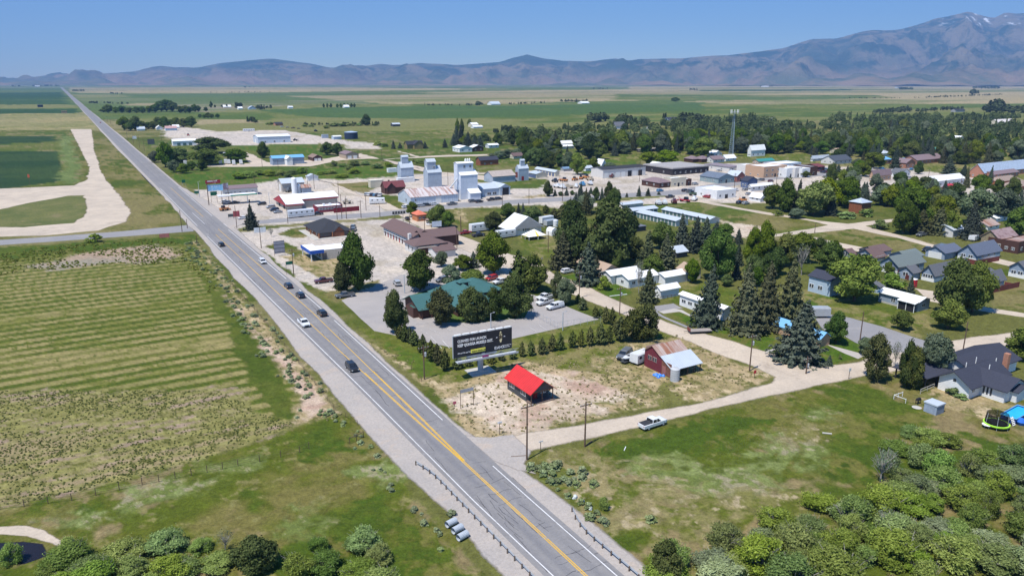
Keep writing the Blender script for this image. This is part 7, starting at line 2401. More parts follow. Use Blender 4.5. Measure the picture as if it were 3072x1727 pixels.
def mass(name, items, nl, kinds):
	"""one mesh of many small crowns"""
	rng = np.random.default_rng(9)
	VV, TT = [], []
	for (p, h) in items:
		w = h * rng.uniform(.5,.95)
		con = rng.random() < .3
		if con:
			w *= .55
		n = nl
		D = unit(rng.normal(size=(n, 3)))
		D[:, 2] = np.abs(D[:, 2]) * .9 + .02
		z = rng.uniform(0,1, n)
		if con:
			rad = (1 - z) * .5 * w
			P = np.stack([D[:, 0] * rad, D[:, 1] * rad, z * h], 1)
		else:
			P = D * np.array([w / 2, w / 2, h * .62]) + np.array([0,0, h * .34])
			P *= rng.uniform(.8,1.08,(n, 1))
		N = unit(D + rng.normal(size=D.shape) * .4 + np.array([0,0,.3]))
		S = np.full(n, .5 * math.sqrt(w * h) * 1.9 / math.sqrt(n))
		VV.append(quads(P + np.array([p.x, p.y, 0]), N, S, rng))
		TT.append(np.clip(rng.uniform(.05,.8) + rng.normal(size=n) * .15,0,1))
	V = np.concatenate(VV)
	me = bpy.data.meshes.new(name)
	nq = len(V) // 4
	me.vertices.add(nq * 4)
	me.vertices.foreach_set('co', V.astype(np.float32).ravel())
	me.loops.add(nq * 4)
	me.loops.foreach_set('vertex_index', np.arange(nq * 4, dtype=np.int32))
	me.polygons.add(nq)
	me.polygons.foreach_set('loop_start', (np.arange(nq) * 4).astype(np.int32))
	me.update()
	setattr_f(me, 'tint', np.concatenate(TT), 'FACE')
	me.materials.append(leaf_mat('leaf_' + name, (.028,.048,.018),(.14,.175,.06),.0))
	o = bpy.data.objects.new(name, me)
	COL.objects.link(o)
	return o

rest = [q for q in rest if rr.random() < .55]
o = mass('woodland', [(q, rr.uniform(8,15)) for q in rest], 260,0)
tag(o, 'closed mass of tree crowns filling the far side of the town', 'woodland', kind='stuff')
o = mass('far_treelines', FAR, 60,0)
tag(o, 'thin lines of trees and scrub scattered over the distant plain', 'tree lines', kind='stuff')
print('REST', len(rest), 'FAR', len(FAR))

# willow thickets in the foreground
def thicket(c, poly, sp, label, group, lim, seed, hr=(1.8,4.2), wr=(3.4,7.4)):
	scatter('w', ['willow'] * 6 + ['willowb'], c, poly, sp, hr, wr, label, group, lim, seed, -1)

thicket('V', [(1640,560),(1700,440),(2110,440),(2300,460),(2576,410),(2800,380),(2800,1230),(170,1230),(200,1030),(400,960),(740,930),(1020,830),(1120,760),(1560,660),(1740,620)], 4.2,
		'willow shrub in the thicket at the lower right', 'willow shrubs in the lower right thicket', 170,71)
thicket('V', [(1700,430),(1740,250),(2130,240),(2110,430)], 4.0, 'low willow bush at the top of the lower right thicket, below the metal shed', 'low willows below the metal shed', 30,73,(1.4,2.6),(4,6))
thicket('Y', [(-60,1330),(280,1290),(480,1150),(700,1180),(760,1300),(1080,1290),(1330,1230),(1440,1140),(1700,1180),(1740,1280),(1880,1240),(2000,1170),(2160,1290),(2240,1340),(2440,1190),(2640,1130),(2960,1230),(3060,1400),(3060,1560),(-60,1560)], 4.0,
		'willow shrub in the thicket along the bottom left', 'willow shrubs in the bottom left thicket', 110,72,(1.3,3.0),(2.8,6))
tree('broad', 'V', 285,1190,950,200, 'bright green rounded bush at the left tip of the lower right thicket')
tree('cotton', 'Y', 2020,1400,1150,330, 'dark compact bush in the bottom left thicket')
tree('bare', 'Y', 1790,1240,1090,160, 'dead silver branches sticking up from the bottom meadow')
tree('bare', 'V', 1660,560,350,180, 'dead grey branches at the left end of the upper thicket')
tree('bare', 'V', 1690,860,740,200, 'dead grey branches in the middle of the lower right thicket')
for (x, yb, yt, w) in [(1640,1290,1180,120),(1900,330,250,10)][:1]:
	tree('willow', 'W', x, yb, yt, w, 'single dark shrub alone on the meadow by the gravel shoulder')
sagep = [(930,920,110),(1000,930,90),(1060,910,110),(1170,910,120),(1200,880,80),(1050,980,90),(1140,970,90),(1310,960,80),(1430,960,110),(1430,1010,90),(1110,1040,80),(1150,1060,90),(1200,1050,80),(1250,1030,90),(1300,1060,90),
		 (1190,1120,50),(1300,1190,80),(1410,1250,80),(1480,1290,90),(1470,1370,60),(1500,1400,100),(1560,1350,70),(1620,1420,90),(1650,1448,90),(2090,1420,100),(1370,1080,90),(1530,1080,100),(170,1360,90),(1340,1030,70),(1100,940,80)]
for (x, y, w) in sagep:
	tree('sage', 'W', x, y, y - w * .62, w, 'sagebrush clump on the gravel edge right of the highway', 'sagebrush right of the highway')
RS = random.Random(8)
for k in range(150):
	s = RS.uniform(42,225)
	t = RS.gauss(-13.5 - (s < 120) * .6,2.0)
	if t > -10:
		t = -11
	p = ST(s, t)
	wdt = RS.uniform(.7,1.7)
	plant('sage', p, wdt * .6, wdt, 'sagebrush clump on the bank left of the highway', 'sagebrush left of the highway')
for k in range(24):
	s = RS.uniform(-14,40)
	p = ST(s, RS.uniform(-14.5,-11.5))
	wdt = RS.uniform(.5,1.3)
	plant('sage', p, wdt * .6, wdt, 'small sagebrush beside the guardrail bank', 'sagebrush beside the guardrail bank')

# weeds in the tilled strip and tufts in the meadows: nobody could count them
def tufts(name, c, polys, n, hr, wr, cols, label, cat, seed, k=7):
	rng = np.random.default_rng(seed)
	P0 = []
	for poly in polys:
		P = [G(c, *p) for p in poly]
		x0, x1, y0, y1 = min(p.x for p in P), max(p.x for p in P), min(p.y for p in P), max(p.y for p in P)
		cnt = 0
		for _ in range(n * 6):
			q = Vector((rng.uniform(x0, x1), rng.uniform(y0, y1),0))
			if inside(q, P) and noise.noise(Vector((q.x * .09, q.y * .09, seed))) > rng.uniform(-.5,.35):
				P0.append((q.x, q.y))
				cnt += 1
				if cnt >= n:
					break
	P0 = np.array(P0)
	m = len(P0)
	w = rng.uniform(*wr, m)
	h = rng.uniform(*hr, m)
	idx = np.repeat(np.arange(m), k)
	D = unit(rng.normal(size=(m * k, 3)))
	D[:, 2] = np.abs(D[:, 2])
	P = np.stack([P0[idx, 0] + D[:, 0] * w[idx] * .35, P0[idx, 1] + D[:, 1] * w[idx] * .35, D[:, 2] * h[idx] * .7 + .05], 1)
	N = unit(D + rng.normal(size=D.shape) * .5 + np.array([0,0,.4]))
	V = quads(P, N, w[idx] * .26, rng)
	me = bpy.data.meshes.new(name)
	nq = len(V) // 4
	me.vertices.add(nq * 4)
	me.vertices.foreach_set('co', V.astype(np.float32).ravel())
	me.loops.add(nq * 4)
	me.loops.foreach_set('vertex_index', np.arange(nq * 4, dtype=np.int32))
	me.polygons.add(nq)
	me.polygons.foreach_set('loop_start', (np.arange(nq) * 4).astype(np.int32))
	me.update()
	setattr_f(me, 'tint', np.clip(rng.uniform(0,1, m)[idx] + rng.normal(size=m * k) * .1,0,1), 'FACE')
	me.materials.append(leaf_mat('leaf_' + name, *cols, 0))
	o = bpy.data.objects.new(name, me)
	COL.objects.link(o)
	tag(o, label, cat, kind='stuff')
	return o

tufts('weeds', 'F', [[(-60,985),(300,980),(560,985),(660,1040),(740,1065),(640,1110),(400,1190),(-60,1290)]], 3200,(.08,.2),(.2,.42),((.08,.105,.022),(.18,.185,.055)),
	 'dark green weeds dotted over the tilled strip left of the highway', 'weeds', 21)
tufts('weeds', 'X', [[(0,240),(350,180),(1250,110),(1500,130),(1650,260),(1800,400),(1900,520),(1780,560),(1560,300),(1300,330),(900,320),(0,420)]], 900,(.2,.5),(.5,1.0),((.055,.075,.018),(.16,.165,.05)),
	 'coarse weeds around the bare patch at the top of the hay field', 'weeds', 22)
tufts('dry_tufts', 'F', [[(900,850),(1050,960),(1170,1075),(1245,1100),(1560,1038),(1925,955),(1700,840),(1540,850),(1290,905),(1130,940)], [(490,600),(620,800),(755,1000),(820,1060),(870,1040),(650,790),(545,660)]], 900,(.1,.28),(.3,.65),
	 ((.18,.17,.07),(.38,.32,.18)), 'dry grass tufts around the cabin lot and along the bank', 'grass', 24,5)
# ---------------------------------------------------------------- vehicles
def carpaint(name, col):
	if name in MATS:
		return MATS[name]
	m = bpy.data.materials.new(name)
	n, out = nodes(m)
	b = n.nodes.new('ShaderNodeBsdfPrincipled')
	f = noise_node(n, ocoord(n),1.5,3)
	c = mixc(n, ramp(n, f, .35,.7), col, tuple(x * .86 + .012 for x in col))
	n.links.new(c, b.inputs['Base Color'])
	b.inputs['Roughness'].default_value = .28
	b.inputs['Coat Weight'].default_value = .4
	n.links.new(b.outputs[0], out.inputs[0])
	MATS[name] = m
	return m

PAINT = dict(white=carpaint('paint_white', (.74,.75,.76)), black=carpaint('paint_black', (.018,.019,.022)), navy=carpaint('paint_navy', (.02,.028,.05)), silver=carpaint('paint_silver', (.40,.42,.44)),
			 red=carpaint('paint_red', (.42,.025,.03)), maroon=carpaint('paint_maroon', (.10,.02,.025)), blue=carpaint('paint_blue', (.08,.28,.50)), grey=carpaint('paint_grey', (.14,.15,.16)), green=carpaint('paint_green', (.05,.09,.05)),
			 tan=carpaint('paint_tan', (.45,.38,.28)), orange=carpaint('paint_orange', (.55,.22,.06)))
TYRE = pmat('tyre_rubber', (.02,.02,.021), rough=.9)
RIM = pmat('wheel_rim', (.45,.46,.47), rough=.35)
GLS = pmat('car_glass', (.018,.022,.028), rough=.08, spec=.7)
LMP = pmat('head_lamp', (.80,.80,.76), rough=.2)
TLT = pmat('tail_lamp', (.40,.02,.02), rough=.3)
BEDM = pmat('bed_liner', (.035,.036,.04), rough=.8)

def sec(x, w, z0, z1, r=.1, top=1.0):
	"""cross section of a body at station x: half width w, from z0 to z1; top narrows the upper edge"""
	t = w * top
	return [(x, -w + .04, z0),(x, w - .04, z0),(x, w, z0 + r),(x, w, (z0 + z1) / 2),(x, t, z1 - r * .6),(x, t - r, z1),(x, -t + r, z1),(x, -t, z1 - r * .6),(x, -w, (z0 + z1) / 2),(x, -w, z0 + r)]

CARMESH = {}

def car_parts(kind):
	"""meshes of a vehicle pointing along +x, wheels on the ground"""
	if kind in CARMESH:
		return CARMESH[kind]
	body, glass, extra = MB(), MB(), []
	if kind in ('pickup', 'pickup_cover', 'pickup_shell'):
		L, W_, hb = 5.8,1.0,1.08
		xr, xf = -2.9,2.9
		body.loft([sec(-2.9,.96,.48,1.10), sec(-2.85,1.0,.42,1.14), sec(-.55,1.0,.42,1.14), sec(.9,1.0,.42,1.12), sec(1.25,1.0,.42,1.16), sec(2.5,.97,.44,1.10), sec(2.86,.88,.5,.98)])
		cx0, cx1 = -.75,1.25
		glass.loft([[(-.75,-.93,1.13),(-.75,.93,1.13),(1.35,.93,1.13),(1.35,-.93,1.13)], [(-.62,-.78,1.72),(-.62,.78,1.72),(.62,.78,1.72),(.62,-.78,1.72)]])
		body.loft([[(-.66,-.80,1.70),(-.66,.80,1.70),(.68,.80,1.70),(.68,-.80,1.70)], [(-.58,-.72,1.80),(-.58,.72,1.80),(.55,.72,1.80),(.55,-.72,1.80)]])
		for s in (-1,1):
			body.tube((-.74, s * .92,1.12),(-.63, s * .79,1.72),.06, n=4)
			body.tube((.25, s * .92,1.12),(.22, s * .79,1.72),.05, n=4)
			body.tube((1.33, s * .90,1.12),(.66, s * .78,1.73),.045, n=4)
		bed = MB()
		if kind == 'pickup_shell':
			bed.loft([[(-2.85,-.95,1.14),(-2.85,.95,1.14),(-.8,.95,1.14),(-.8,-.95,1.14)], [(-2.75,-.82,1.78),(-2.75,.82,1.78),(-.8,.82,1.78),(-.8,-.82,1.78)]])
			extra.append(('bed_cap', bed, None))
		elif kind == 'pickup_cover':
			bed.box(-2.78,-.86,1.142,-.8,.86,1.17)
			extra.append(('bed_cover', bed, BEDM))
		else:
			bed.box(-2.74,-.80,1.143,-.82,.80,1.155)
			extra.append(('bed_floor', bed, BEDM))
		wheels = (-1.75,1.85,.40)
	elif kind == 'suv':
		body.loft([sec(-2.35,.86,.5,1.02), sec(-2.25,.93,.40,1.08), sec(-.2,.95,.38,1.08), sec(1.0,.95,.38,1.06), sec(1.9,.92,.4,1.0), sec(2.3,.80,.48,.88)])
		glass.loft([[(-2.24,-.88,1.06),(-2.24,.88,1.06),(1.25,.88,1.06),(1.25,-.88,1.06)], [(-1.95,-.72,1.58),(-1.95,.72,1.58),(.45,.72,1.58),(.45,-.72,1.58)]])
		body.loft([[(-2.02,-.75,1.56),(-2.02,.75,1.56),(.5,.75,1.56),(.5,-.75,1.56)], [(-1.85,-.66,1.68),(-1.85,.66,1.68),(.3,.66,1.68),(.3,-.66,1.68)]])
		for s in (-1,1):
			for (xa, xb) in ((-2.2,-1.96),(-.9,-.85),(.2,.15),(1.2,.47)):
				body.tube((xa, s * .87,1.06),(xb, s * .73,1.58),.05, n=4)
		wheels = (-1.4,1.45,.36)
	else:
		body.loft([sec(-2.25,.78,.45,.92), sec(-2.15,.88,.35,.96), sec(-.9,.90,.32,.95), sec(.9,.90,.32,.92), sec(1.8,.86,.34,.84), sec(2.2,.74,.42,.72)])
		glass.loft([[(-1.75,-.82,.94),(-1.75,.82,.94),(1.15,.82,.92),(1.15,-.82,.92)], [(-1.05,-.66,1.36),(-1.05,.66,1.36),(.3,.66,1.36),(.3,-.66,1.36)]])
		body.loft([[(-1.12,-.69,1.34),(-1.12,.69,1.34),(.38,.69,1.34),(.38,-.69,1.34)], [(-.95,-.6,1.43),(-.95,.6,1.43),(.2,.6,1.43),(.2,-.6,1.43)]])
		for s in (-1,1):
			for (xa, xb) in ((-1.7,-1.07),(-.35,-.3),(1.1,.33)):
				body.tube((xa, s * .82,.93),(xb, s * .67,1.37),.045, n=4)
		wheels = (-1.35,1.4,.33)
	xe, xf = (2.88,-2.92) if 'pickup' in kind else ((2.32,-2.37) if kind == 'suv' else (2.22,-2.27))
	hl, tl = [], []
	zl = .85 if 'pickup' in kind else .74
	for s in (-1,1):
		m = MB()
		m.box(xe - .12, s * .68 - .14, zl - .1, xe - .0, s * .68 + .14, zl + .07)
		hl.append(m.mesh('headlight', LMP))
		m = MB()
		m.box(xf, s * .82 - .07, zl - .02, xf + .1, s * .82 + .07, zl + .25)
		tl.append(m.mesh('taillight', TLT))
	m = MB()
	m.box(xe - .05,-.5,.5, xe + .03,.5,.78)
	grille = m.mesh('grille', DARKM)
	r = wheels[2]
	m = MB()
	m.tube((0,-.12,0),(0,.12,0), r, n=14)
	tyre = m.mesh('tyre', TYRE)
	m = MB()
	m.tube((0,-.13,0),(0,.13,0), r * .58, n=10)
	rim = m.mesh('rim', RIM)
	CARMESH[kind] = (body, glass.mesh('windows', GLS), extra, hl, tl, grille, tyre, rim, wheels)
	return CARMESH[kind]

BODY = {}

def add(name, me, parent, loc=None):
	o = bpy.data.objects.new(name, me)
	COL.objects.link(o)
	o.parent = parent
	if loc is not None:
		o.location = loc
	return o

def car(kind, colour, c, x, y, head, label, group=None, z=.03, pos=None):
	"""head: degrees from the across-highway direction; 90 = driving away along the highway"""
	body, glass, extra, hl, tl, grille, tyre, rim, wh = car_parts(kind)
	p = pos or G(c, x, y)
	p.z = z
	nm = {'sedan': 'parked_car', 'suv': 'parked_suv'}.get(kind, 'pickup_truck')
	cat = {'sedan': 'car', 'suv': 'car'}.get(kind, 'pickup')
	root = empty(nm, p, A0 + R(head), label, cat, group)
	k = (kind, colour)
	if k not in BODY:
		BODY[k] = (body.mesh('body', PAINT[colour]), [(n_, mb.mesh(n_, mt or PAINT['grey' if colour != 'white' else 'white'])) for n_, mb, mt in extra])
		for pl in BODY[k][0].polygons:
			pl.use_smooth = False
	add('body', BODY[k][0], root)
	add('windows', glass, root)
	for n_, me in BODY[k][1]:
		add(n_, me, root)
	for me in hl:
		add('headlight', me, root)
	for me in tl:
		add('taillight', me, root)
	add('grille', grille, root)
	for xx in wh[:2]:
		for s in (-1,1):
			w_ = add('wheel', tyre, root, (xx, s * (.82 if kind == 'sedan' else .86), wh[2]))
			add('rim', rim, w_)
	return root

for row in [
	('suv', 'black', 'I', 700,760,90, 'black car driving in the left lane, farthest of the cars before the crossing'),
	('suv', 'white', 'I', 1228,978,-90, 'white car in the right lane passing the sign posts'),
	('suv', 'navy', 'I', 1555,1290,90, 'dark car in the right lane, middle of the three dark ones in a line'),
	('suv', 'navy', 'I', 1708,1412,90, 'dark blue car in the right lane behind the middle one'),
	('suv', 'black', 'F', 810,793,90, 'black car in the right lane, last of the dark cars in a line'),
	('pickup', 'white', 'F', 765,818,-90, 'white pickup in the left lane coming towards the bend'),
	('suv', 'black', 'F', 886,930,-90, 'black car in the left lane nearest to the viewer on the highway'),
	('pickup_cover', 'white', 'W', 2100,505,2, 'white pickup with a black bed cover on the dirt road'),
	('pickup_shell', 'grey', 'O', 735,985,208, 'dark grey pickup with a bed cap beside the boat and the barn'),
	('pickup', 'maroon', 'I', 2005,1225,178, 'dark maroon pickup pulling out by the grass island'),
	('pickup', 'grey', 'J', 150,1240,180, 'dark grey pickup parked at the edge of the big asphalt lot'),
	('suv', 'silver', 'J', 815,1085,80, 'silver car crossing the lot above the teal-roofed office'),
	('pickup', 'white', 'J', 2140,1065,190, 'white pickup in the upper row behind the green roof'),
	('suv', 'red', 'J', 2020,1020,200, 'red car almost hidden by the dense egg-shaped tree'),
	('suv', 'grey', 'J', 1390,1040,195, 'dark car behind the pale willow at the teal-roofed office'),
	('pickup', 'white', 'K', 570,1265,190, 'white pickup farthest of the three trucks in the fenced yard'),
	('pickup', 'white', 'K', 570,1330,190, 'white crew-cab pickup in the middle of the three trucks in the fenced yard'),
	('pickup_shell', 'white', 'K', 700,1385,190, 'white pickup with a bed cap, nearest of the trucks in the fenced yard'),
	('suv', 'white', 'K', 862,930,5, 'white car parked under the dark spruce at the gravel street'),
	('pickup', 'red', 'J', 1685,435,5, 'red pickup in front of the brown shed by the fifth-wheel trailer'),
	('pickup', 'navy', 'J', 1855,465,3, 'dark blue pickup parked before the fifth-wheel trailer'),
	('suv', 'black', 'M', 1305,655,190, 'black car hitched before the grey box trailer'),
	('pickup', 'grey', 'M', 1240,460,185, 'grey pickup in the shade at the dirt road'),
	('sedan', 'black', 'J', 945,250,80, 'black car rounding the corner of the motel street'),
	('suv', 'grey', 'J', 262,395,60, 'dark car behind the charcoal hip-roofed office'),
	('suv', 'grey', 'J', 255,360,60, 'maroon-roofed van parked just above the dark car by the hip-roofed office'),
	('suv', 'white', 'I', 740,205,60, 'white car at the left end of the fuel canopy'),
	('suv', 'silver', 'I', 790,218,60, 'silver car in front of the fuel canopy'),
	('sedan', 'black', 'I', 880,215,10, 'black car in the shade of the fuel canopy'),
	('suv', 'black', 'I', 1215,235,190, 'black car leftmost of those beside the red gable'),
	('suv', 'silver', 'I', 1330,275,190, 'silver car in the cluster beside the red gable'),
	('suv', 'navy', 'I', 1375,310,190, 'navy car in front of the cluster beside the red gable'),
	('sedan', 'silver', 'I', 1420,335,190, 'low silver car nearest in the cluster beside the red gable'),
	('sedan', 'white', 'I', 970,415,190, 'white car entering the highway beside the lone spruce'),
	('pickup', 'black', 'I', 1925,365,2, 'black pickup towing the long white travel trailer'),
	('suv', 'white', 'C', 1360,1040,5, 'white car left in front of the long pale warehouse'),
	('suv', 'silver', 'C', 1540,1025,5, 'silver car by the round bush at the long pale warehouse'),
	('suv', 'black', 'C', 1625,1015,5, 'black car in front of the long pale warehouse'),
	('suv', 'white', 'C', 1715,1005,5, 'white car near the white door of the long pale warehouse'),
	('pickup', 'grey', 'C', 1945,1000,5, 'grey pickup at the right end of the long pale warehouse'),
	('suv', 'grey', 'C', 2205,965,5, 'grey car at the foot of the white elevator'),
	('suv', 'black', 'C', 2290,970,5, 'black car at the foot of the white elevator'),
	('pickup', 'black', 'C', 2450,945,5, 'black pickup beside the blue-grey shop'),
	('suv', 'black', 'D', 410,935,5, 'black car before the open bay of the blue-grey shop'),
	('suv', 'blue', 'D', 2470,830,5, 'light blue car passing the dark-red restaurant'),
	('suv', 'maroon', 'E', 1755,965,10, 'maroon car on the main street by the brick block'),
	('suv', 'grey', 'E', 1635,945,80, 'dark car at the main street crossing'),
	('suv', 'silver', 'E', 1430,1070,5, 'silver car before the dark blue corner shop'),
	('sedan', 'silver', 'E', 1470,1125,5, 'silver car below the pale flat-roofed shop'),
	('suv', 'silver', 'E', 790,1000,5, 'white car in front of the tavern'),
	('suv', 'white', 'E', 1095,825,5, 'white car in front of the row of motel units'),
	('suv', 'red', 'E', 930,1165,90, 'red car outside the white garage'),
	('pickup', 'black', 'E', 470,1165,0, 'black pickup parked on the gravel lot below the spruces'),
	('suv', 'navy', 'E', 1360,1240,5, 'navy car beside the white cross-gabled cottage'),
	('suv', 'silver', 'E', 1435,1248,5, 'silver car beside the white cross-gabled cottage'),
	('suv', 'black', 'E', 660,1085,5, 'black car at the left of the white garage'),
	('pickup', 'grey', 'E', 720,1095,5, 'grey pickup next to the black car at the white garage'),
	('suv', 'maroon', 'E', 2380,830,5, 'maroon car at the end of the shopfront row'),
	('suv', 'blue', 'R', 1115,810,20, 'bright blue car before the lower church wing'),
	('sedan', 'silver', 'R', 1090,915,10, 'silver car before the grey-roofed house'),
	('suv', 'grey', 'R', 1930,950,5, 'dark car left of the white van at the school'),
	('suv', 'black', 'R', 2170,985,60, 'black car right of the white van at the school'),
	('sedan', 'red', 'A', 970,608,90, 'small dark car far up the highway before the farm grove'),
	('sedan', 'red', 'A', 868,468,90, 'tiny dark car farthest up the highway'),
	('suv', 'black', 'M', 2430,300,5, 'dark car by the topmost white roof'),
]:
	car(*row)
RC = random.Random(4)
cols = ['white', 'silver', 'grey', 'black', 'navy', 'maroon', 'blue', 'white', 'tan']
for (c, x0, y0, x1, y1, n, head, lab, grp) in [
		('R', 0,800,110,860,6,80, 'car in the crowded downtown parking', 'cars in the downtown parking'),('R', 0,905,120,940,6,80, 'car in the crowded downtown parking', 'cars in the downtown parking'),
		('E', 2400,850,2540,830,4,80, 'car in the crowded downtown parking', 'cars in the downtown parking'),('E', 1250,1120,1320,1060,2,80, 'car parked by the fuel pumps of the white garage', 'cars at the white garage'),
		('C', 830,880,1040,890,6,60, 'old car in the junk line below the maroon-roofed store', 'old cars at the maroon-roofed store'),('B', 170,285,330,290,3,80, 'car in front of the white workshop', 'cars at the white workshop'),
		('d', 590,90,880,120,4,10, 'vehicle in the yard beyond the blue warehouse', 'vehicles in the far yard'),('R', 480,800,760,800,4,80, 'car before the light blue roof', 'cars before the light blue roof')]:
	for k in range(n):
		t = (k + .5) / n
		car(RC.choice(['suv', 'sedan', 'suv', 'pickup']), RC.choice(cols), c, x0 + (x1 - x0) * t, y0 + (y1 - y0) * t, head, lab, grp)

def trailer(c, x, y, head, L, h, label, kind='travel_trailer', col=None, stripe=True, w_=1.2, cat='trailer', group=None):
	root = empty(kind, G(c, x, y, .03), A0 + R(head), label, cat, group)
	m = MB()
	z0 = .55
	m.loft([[(sx * L / 2,-w_, z0),(sx * L / 2, w_, z0),(sx * L / 2, w_, h - .25),(sx * L / 2 * .97, w_ - .2, h),(sx * L / 2 * .97,-w_ + .2, h),(sx * L / 2,-w_, h - .25)] for sx in (-1,1)])
	m.build('shell', col or PAINT['white'], root)
	for s in (-1,1):
		for q in range(2):
			wm = MB()
			wm.tube((-.2 + q * .9, s * w_ * .84 - .1,.36),(-.2 + q * .9, s * w_ * .84 + .1,.36),.36, n=12)
			wm.build('wheel', TYRE, root)
	if stripe:
		for k in range(max(2, int(L / 2.4))):
			wx = -L / 2 + L * (k + .6) / max(2, int(L / 2.4))
			for s in (-1,1):
				q = MB()
				q.box(wx - .4, s * w_ - .02, h * .58, wx + .4, s * w_ + .02, h * .58 + .55)
				q.build('window', GLS, root)
		q = MB()
		q.box(-L / 2 + .2,-w_ - .015, h * .32, L / 2 - .2, w_ + .015, h * .36)
		q.build('stripe', pmat('trailer_stripe', (.30,.28,.26)), root)
	m = MB()
	m.tube((L / 2,0,.5),(L / 2 + 1.1,0,.5),.06, n=5)
	m.build('hitch', DARKM, root)
	return root

trailer('I', 1715,385,2,12.5,3.6, 'long white travel trailer behind the black pickup on the main road')
trailer('J', 1860,400,3,8.5,3.6, 'white fifth-wheel trailer behind the dark blue pickup')
trailer('K', 70,480,185,9,3.4, 'beige travel trailer at the left of the white hall')
trailer('O', 940,1050,190,4.8,2.7, 'small old white camper beside the barn', 'camper')
trailer('C', 985,985,-20,8,3.2, 'white motorhome on the gravel street by the weeds', 'motorhome')
trailer('R', 2030,965,5,6,2.8, 'white camper van before the school', 'camper')
trailer('M', 1475,662,5,6,2.9, 'grey box trailer parked on the grass', 'box_trailer', PAINT['grey'], False)
trailer('Q', 850,725,150,6.5,2.9, 'pale grey box trailer at the top of the asphalt yard', 'box_trailer', PAINT['silver'], False)
trailer('M', 1905,520,5,3.5,2.4, 'small white rounded trailer by the tallest spruce', 'box_trailer', PAINT['white'], False)
for k, (x, y) in enumerate([(1790,1010),(1965,1000),(2170,930),(2180,1000),(2210,1002),(2257,1008),(2327,1005),(2130,1002)]):
	trailer('A', x, y, 80,6.5,3.2, 'white camper in the tree-shaded camper park', 'camper', group='campers in the camper park')
trailer('d', 200,148,0,14,3.4, 'white trailer at the far side of the storage yard')
trailer('K', 590,300,10,7,3.4, 'white service truck box behind the white hall', 'service_truck', PAINT['white'], False, cat='truck')
trailer('K', 640,330,10,6,2.8, 'blue-white service truck before the tank truck', 'service_truck', PAINT['silver'], False, cat='truck')
m = MB()
m.lathe([(.2,0),(1.1,.3),(1.15,3.0),(.2,3.4)], n=14)
o = m.build('tank', PAINT['white'], None, G('K', 710,345,1.0))
tag(o, 'short white tank behind the round-roofed shed', 'tank')
# flatbed trailer on the street, boat, pallets
root = empty('flatbed_trailer', G('O', 1700,668,.03), A0 + R(-22), 'low flatbed trailer with a plank deck at the dirt street edge', 'trailer')
m = MB()
m.box(-2.9,-1.05,.62,2.9,1.05,.74)
m.build('deck', pmat('plank_grey', (.34,.30,.27), rib='x', rib_sp=.3, ribamt=.3), root)
m = MB()
m.box(-3.0,-1.1,.48,3.0,1.1,.60)
m.tube((-3,0,.55),(-4.3,0,.5),.07, n=5)
m.build('chassis', DARKM, root)
m = MB()
m.box(-3.02,-1.05,.62,-2.95,1.05,1.5)
m.build('headboard', pmat('rusty_red', (.2,.05,.035), var=.3), root)
for s in (-1,1):
	for q in (.2,1.1):
		m = MB()
		m.tube((q, s * .9 - .1,.36),(q, s * .9 + .1,.36),.36, n=12)
		m.build('wheel', TYRE, root)
root = empty('boat', G('O', 805,1035,.03), A0 + R(190), 'white motor boat on its trailer between the dark pickup and the camper', 'boat')
m = MB()
secs = []
for x, w_, zk in ((-2.3,.85,.75),(-.8,.95,.7),(.8,.85,.72),(1.8,.5,.85),(2.4,.06,1.15)):
	secs.append([(x, 0, zk),(x, w_ * .8, zk + .2),(x, w_, 1.35),(x, w_ - .12,1.38),(x, -w_ + .12,1.38),(x, -w_, 1.35),(x, -w_ * .8, zk + .2)])
m.loft(secs)
m.build('hull', [PAINT['white']], root)
m = MB()
m.box(-2.0,-.62,1.385,.6,.62,1.40)
m.build('cockpit', D_DARK, root)
m = MB()
m.box(-2.4,-.75,.42,2.6,.75,.52)
m.tube((2.6,0,.47),(3.3,0,.47),.05, n=5)
m.build('boat_trailer', DARKM, root)
for s in (-1,1):
	m = MB()
	m.tube((-.6, s * .85 - .1,.33),(-.6, s * .85 + .1,.33),.33, n=12)
	m.build('wheel', TYRE, root)

# ---------------------------------------------------------------- poles
def pole(c, x, yb, yt, label, arm=True, lamp=False, group=None, rr=.15, transf=False):
	h = HT(c, yb, yt)
	h = max(4, min(h, 22))
	root = empty('power_pole' if arm else ('lamp_post' if lamp else 'utility_pole'), G(c, x, yb, .02), A0, label, 'pole', group)
	m = MB()
	m.tube((0,0,0),(0,0, h), rr, rr * .7,7)
	m.build('post', WOOD if not lamp else STEEL, root)
	if arm:
		m = MB()
		m.box(-1.25,-.07, h - .75,1.25,.07, h - .6)
		m.build('crossarm', WOOD, root)
		for q in (-1.1,-.4,.4,1.1):
			m = MB()
			m.lathe([(.05, h - .6),(.07, h - .5),(.03, h - .38)], (q, 0),6)
			m.build('insulator', STEEL, root)
	if transf:
		m = MB()
		m.lathe([(.25, h - 2.6),(.27, h - 1.8),(.15, h - 1.65)], (.4,0),10)
		m.build('transformer', PAINT['silver'], root)
	if lamp:
		m = MB()
		m.tube((0,0, h),(.9,0, h + .15),.05, n=5)
		m.box(.7,-.12, h + .05,1.2,.12, h + .18)
		m.build('lamp_head', STEEL, root)
	return root

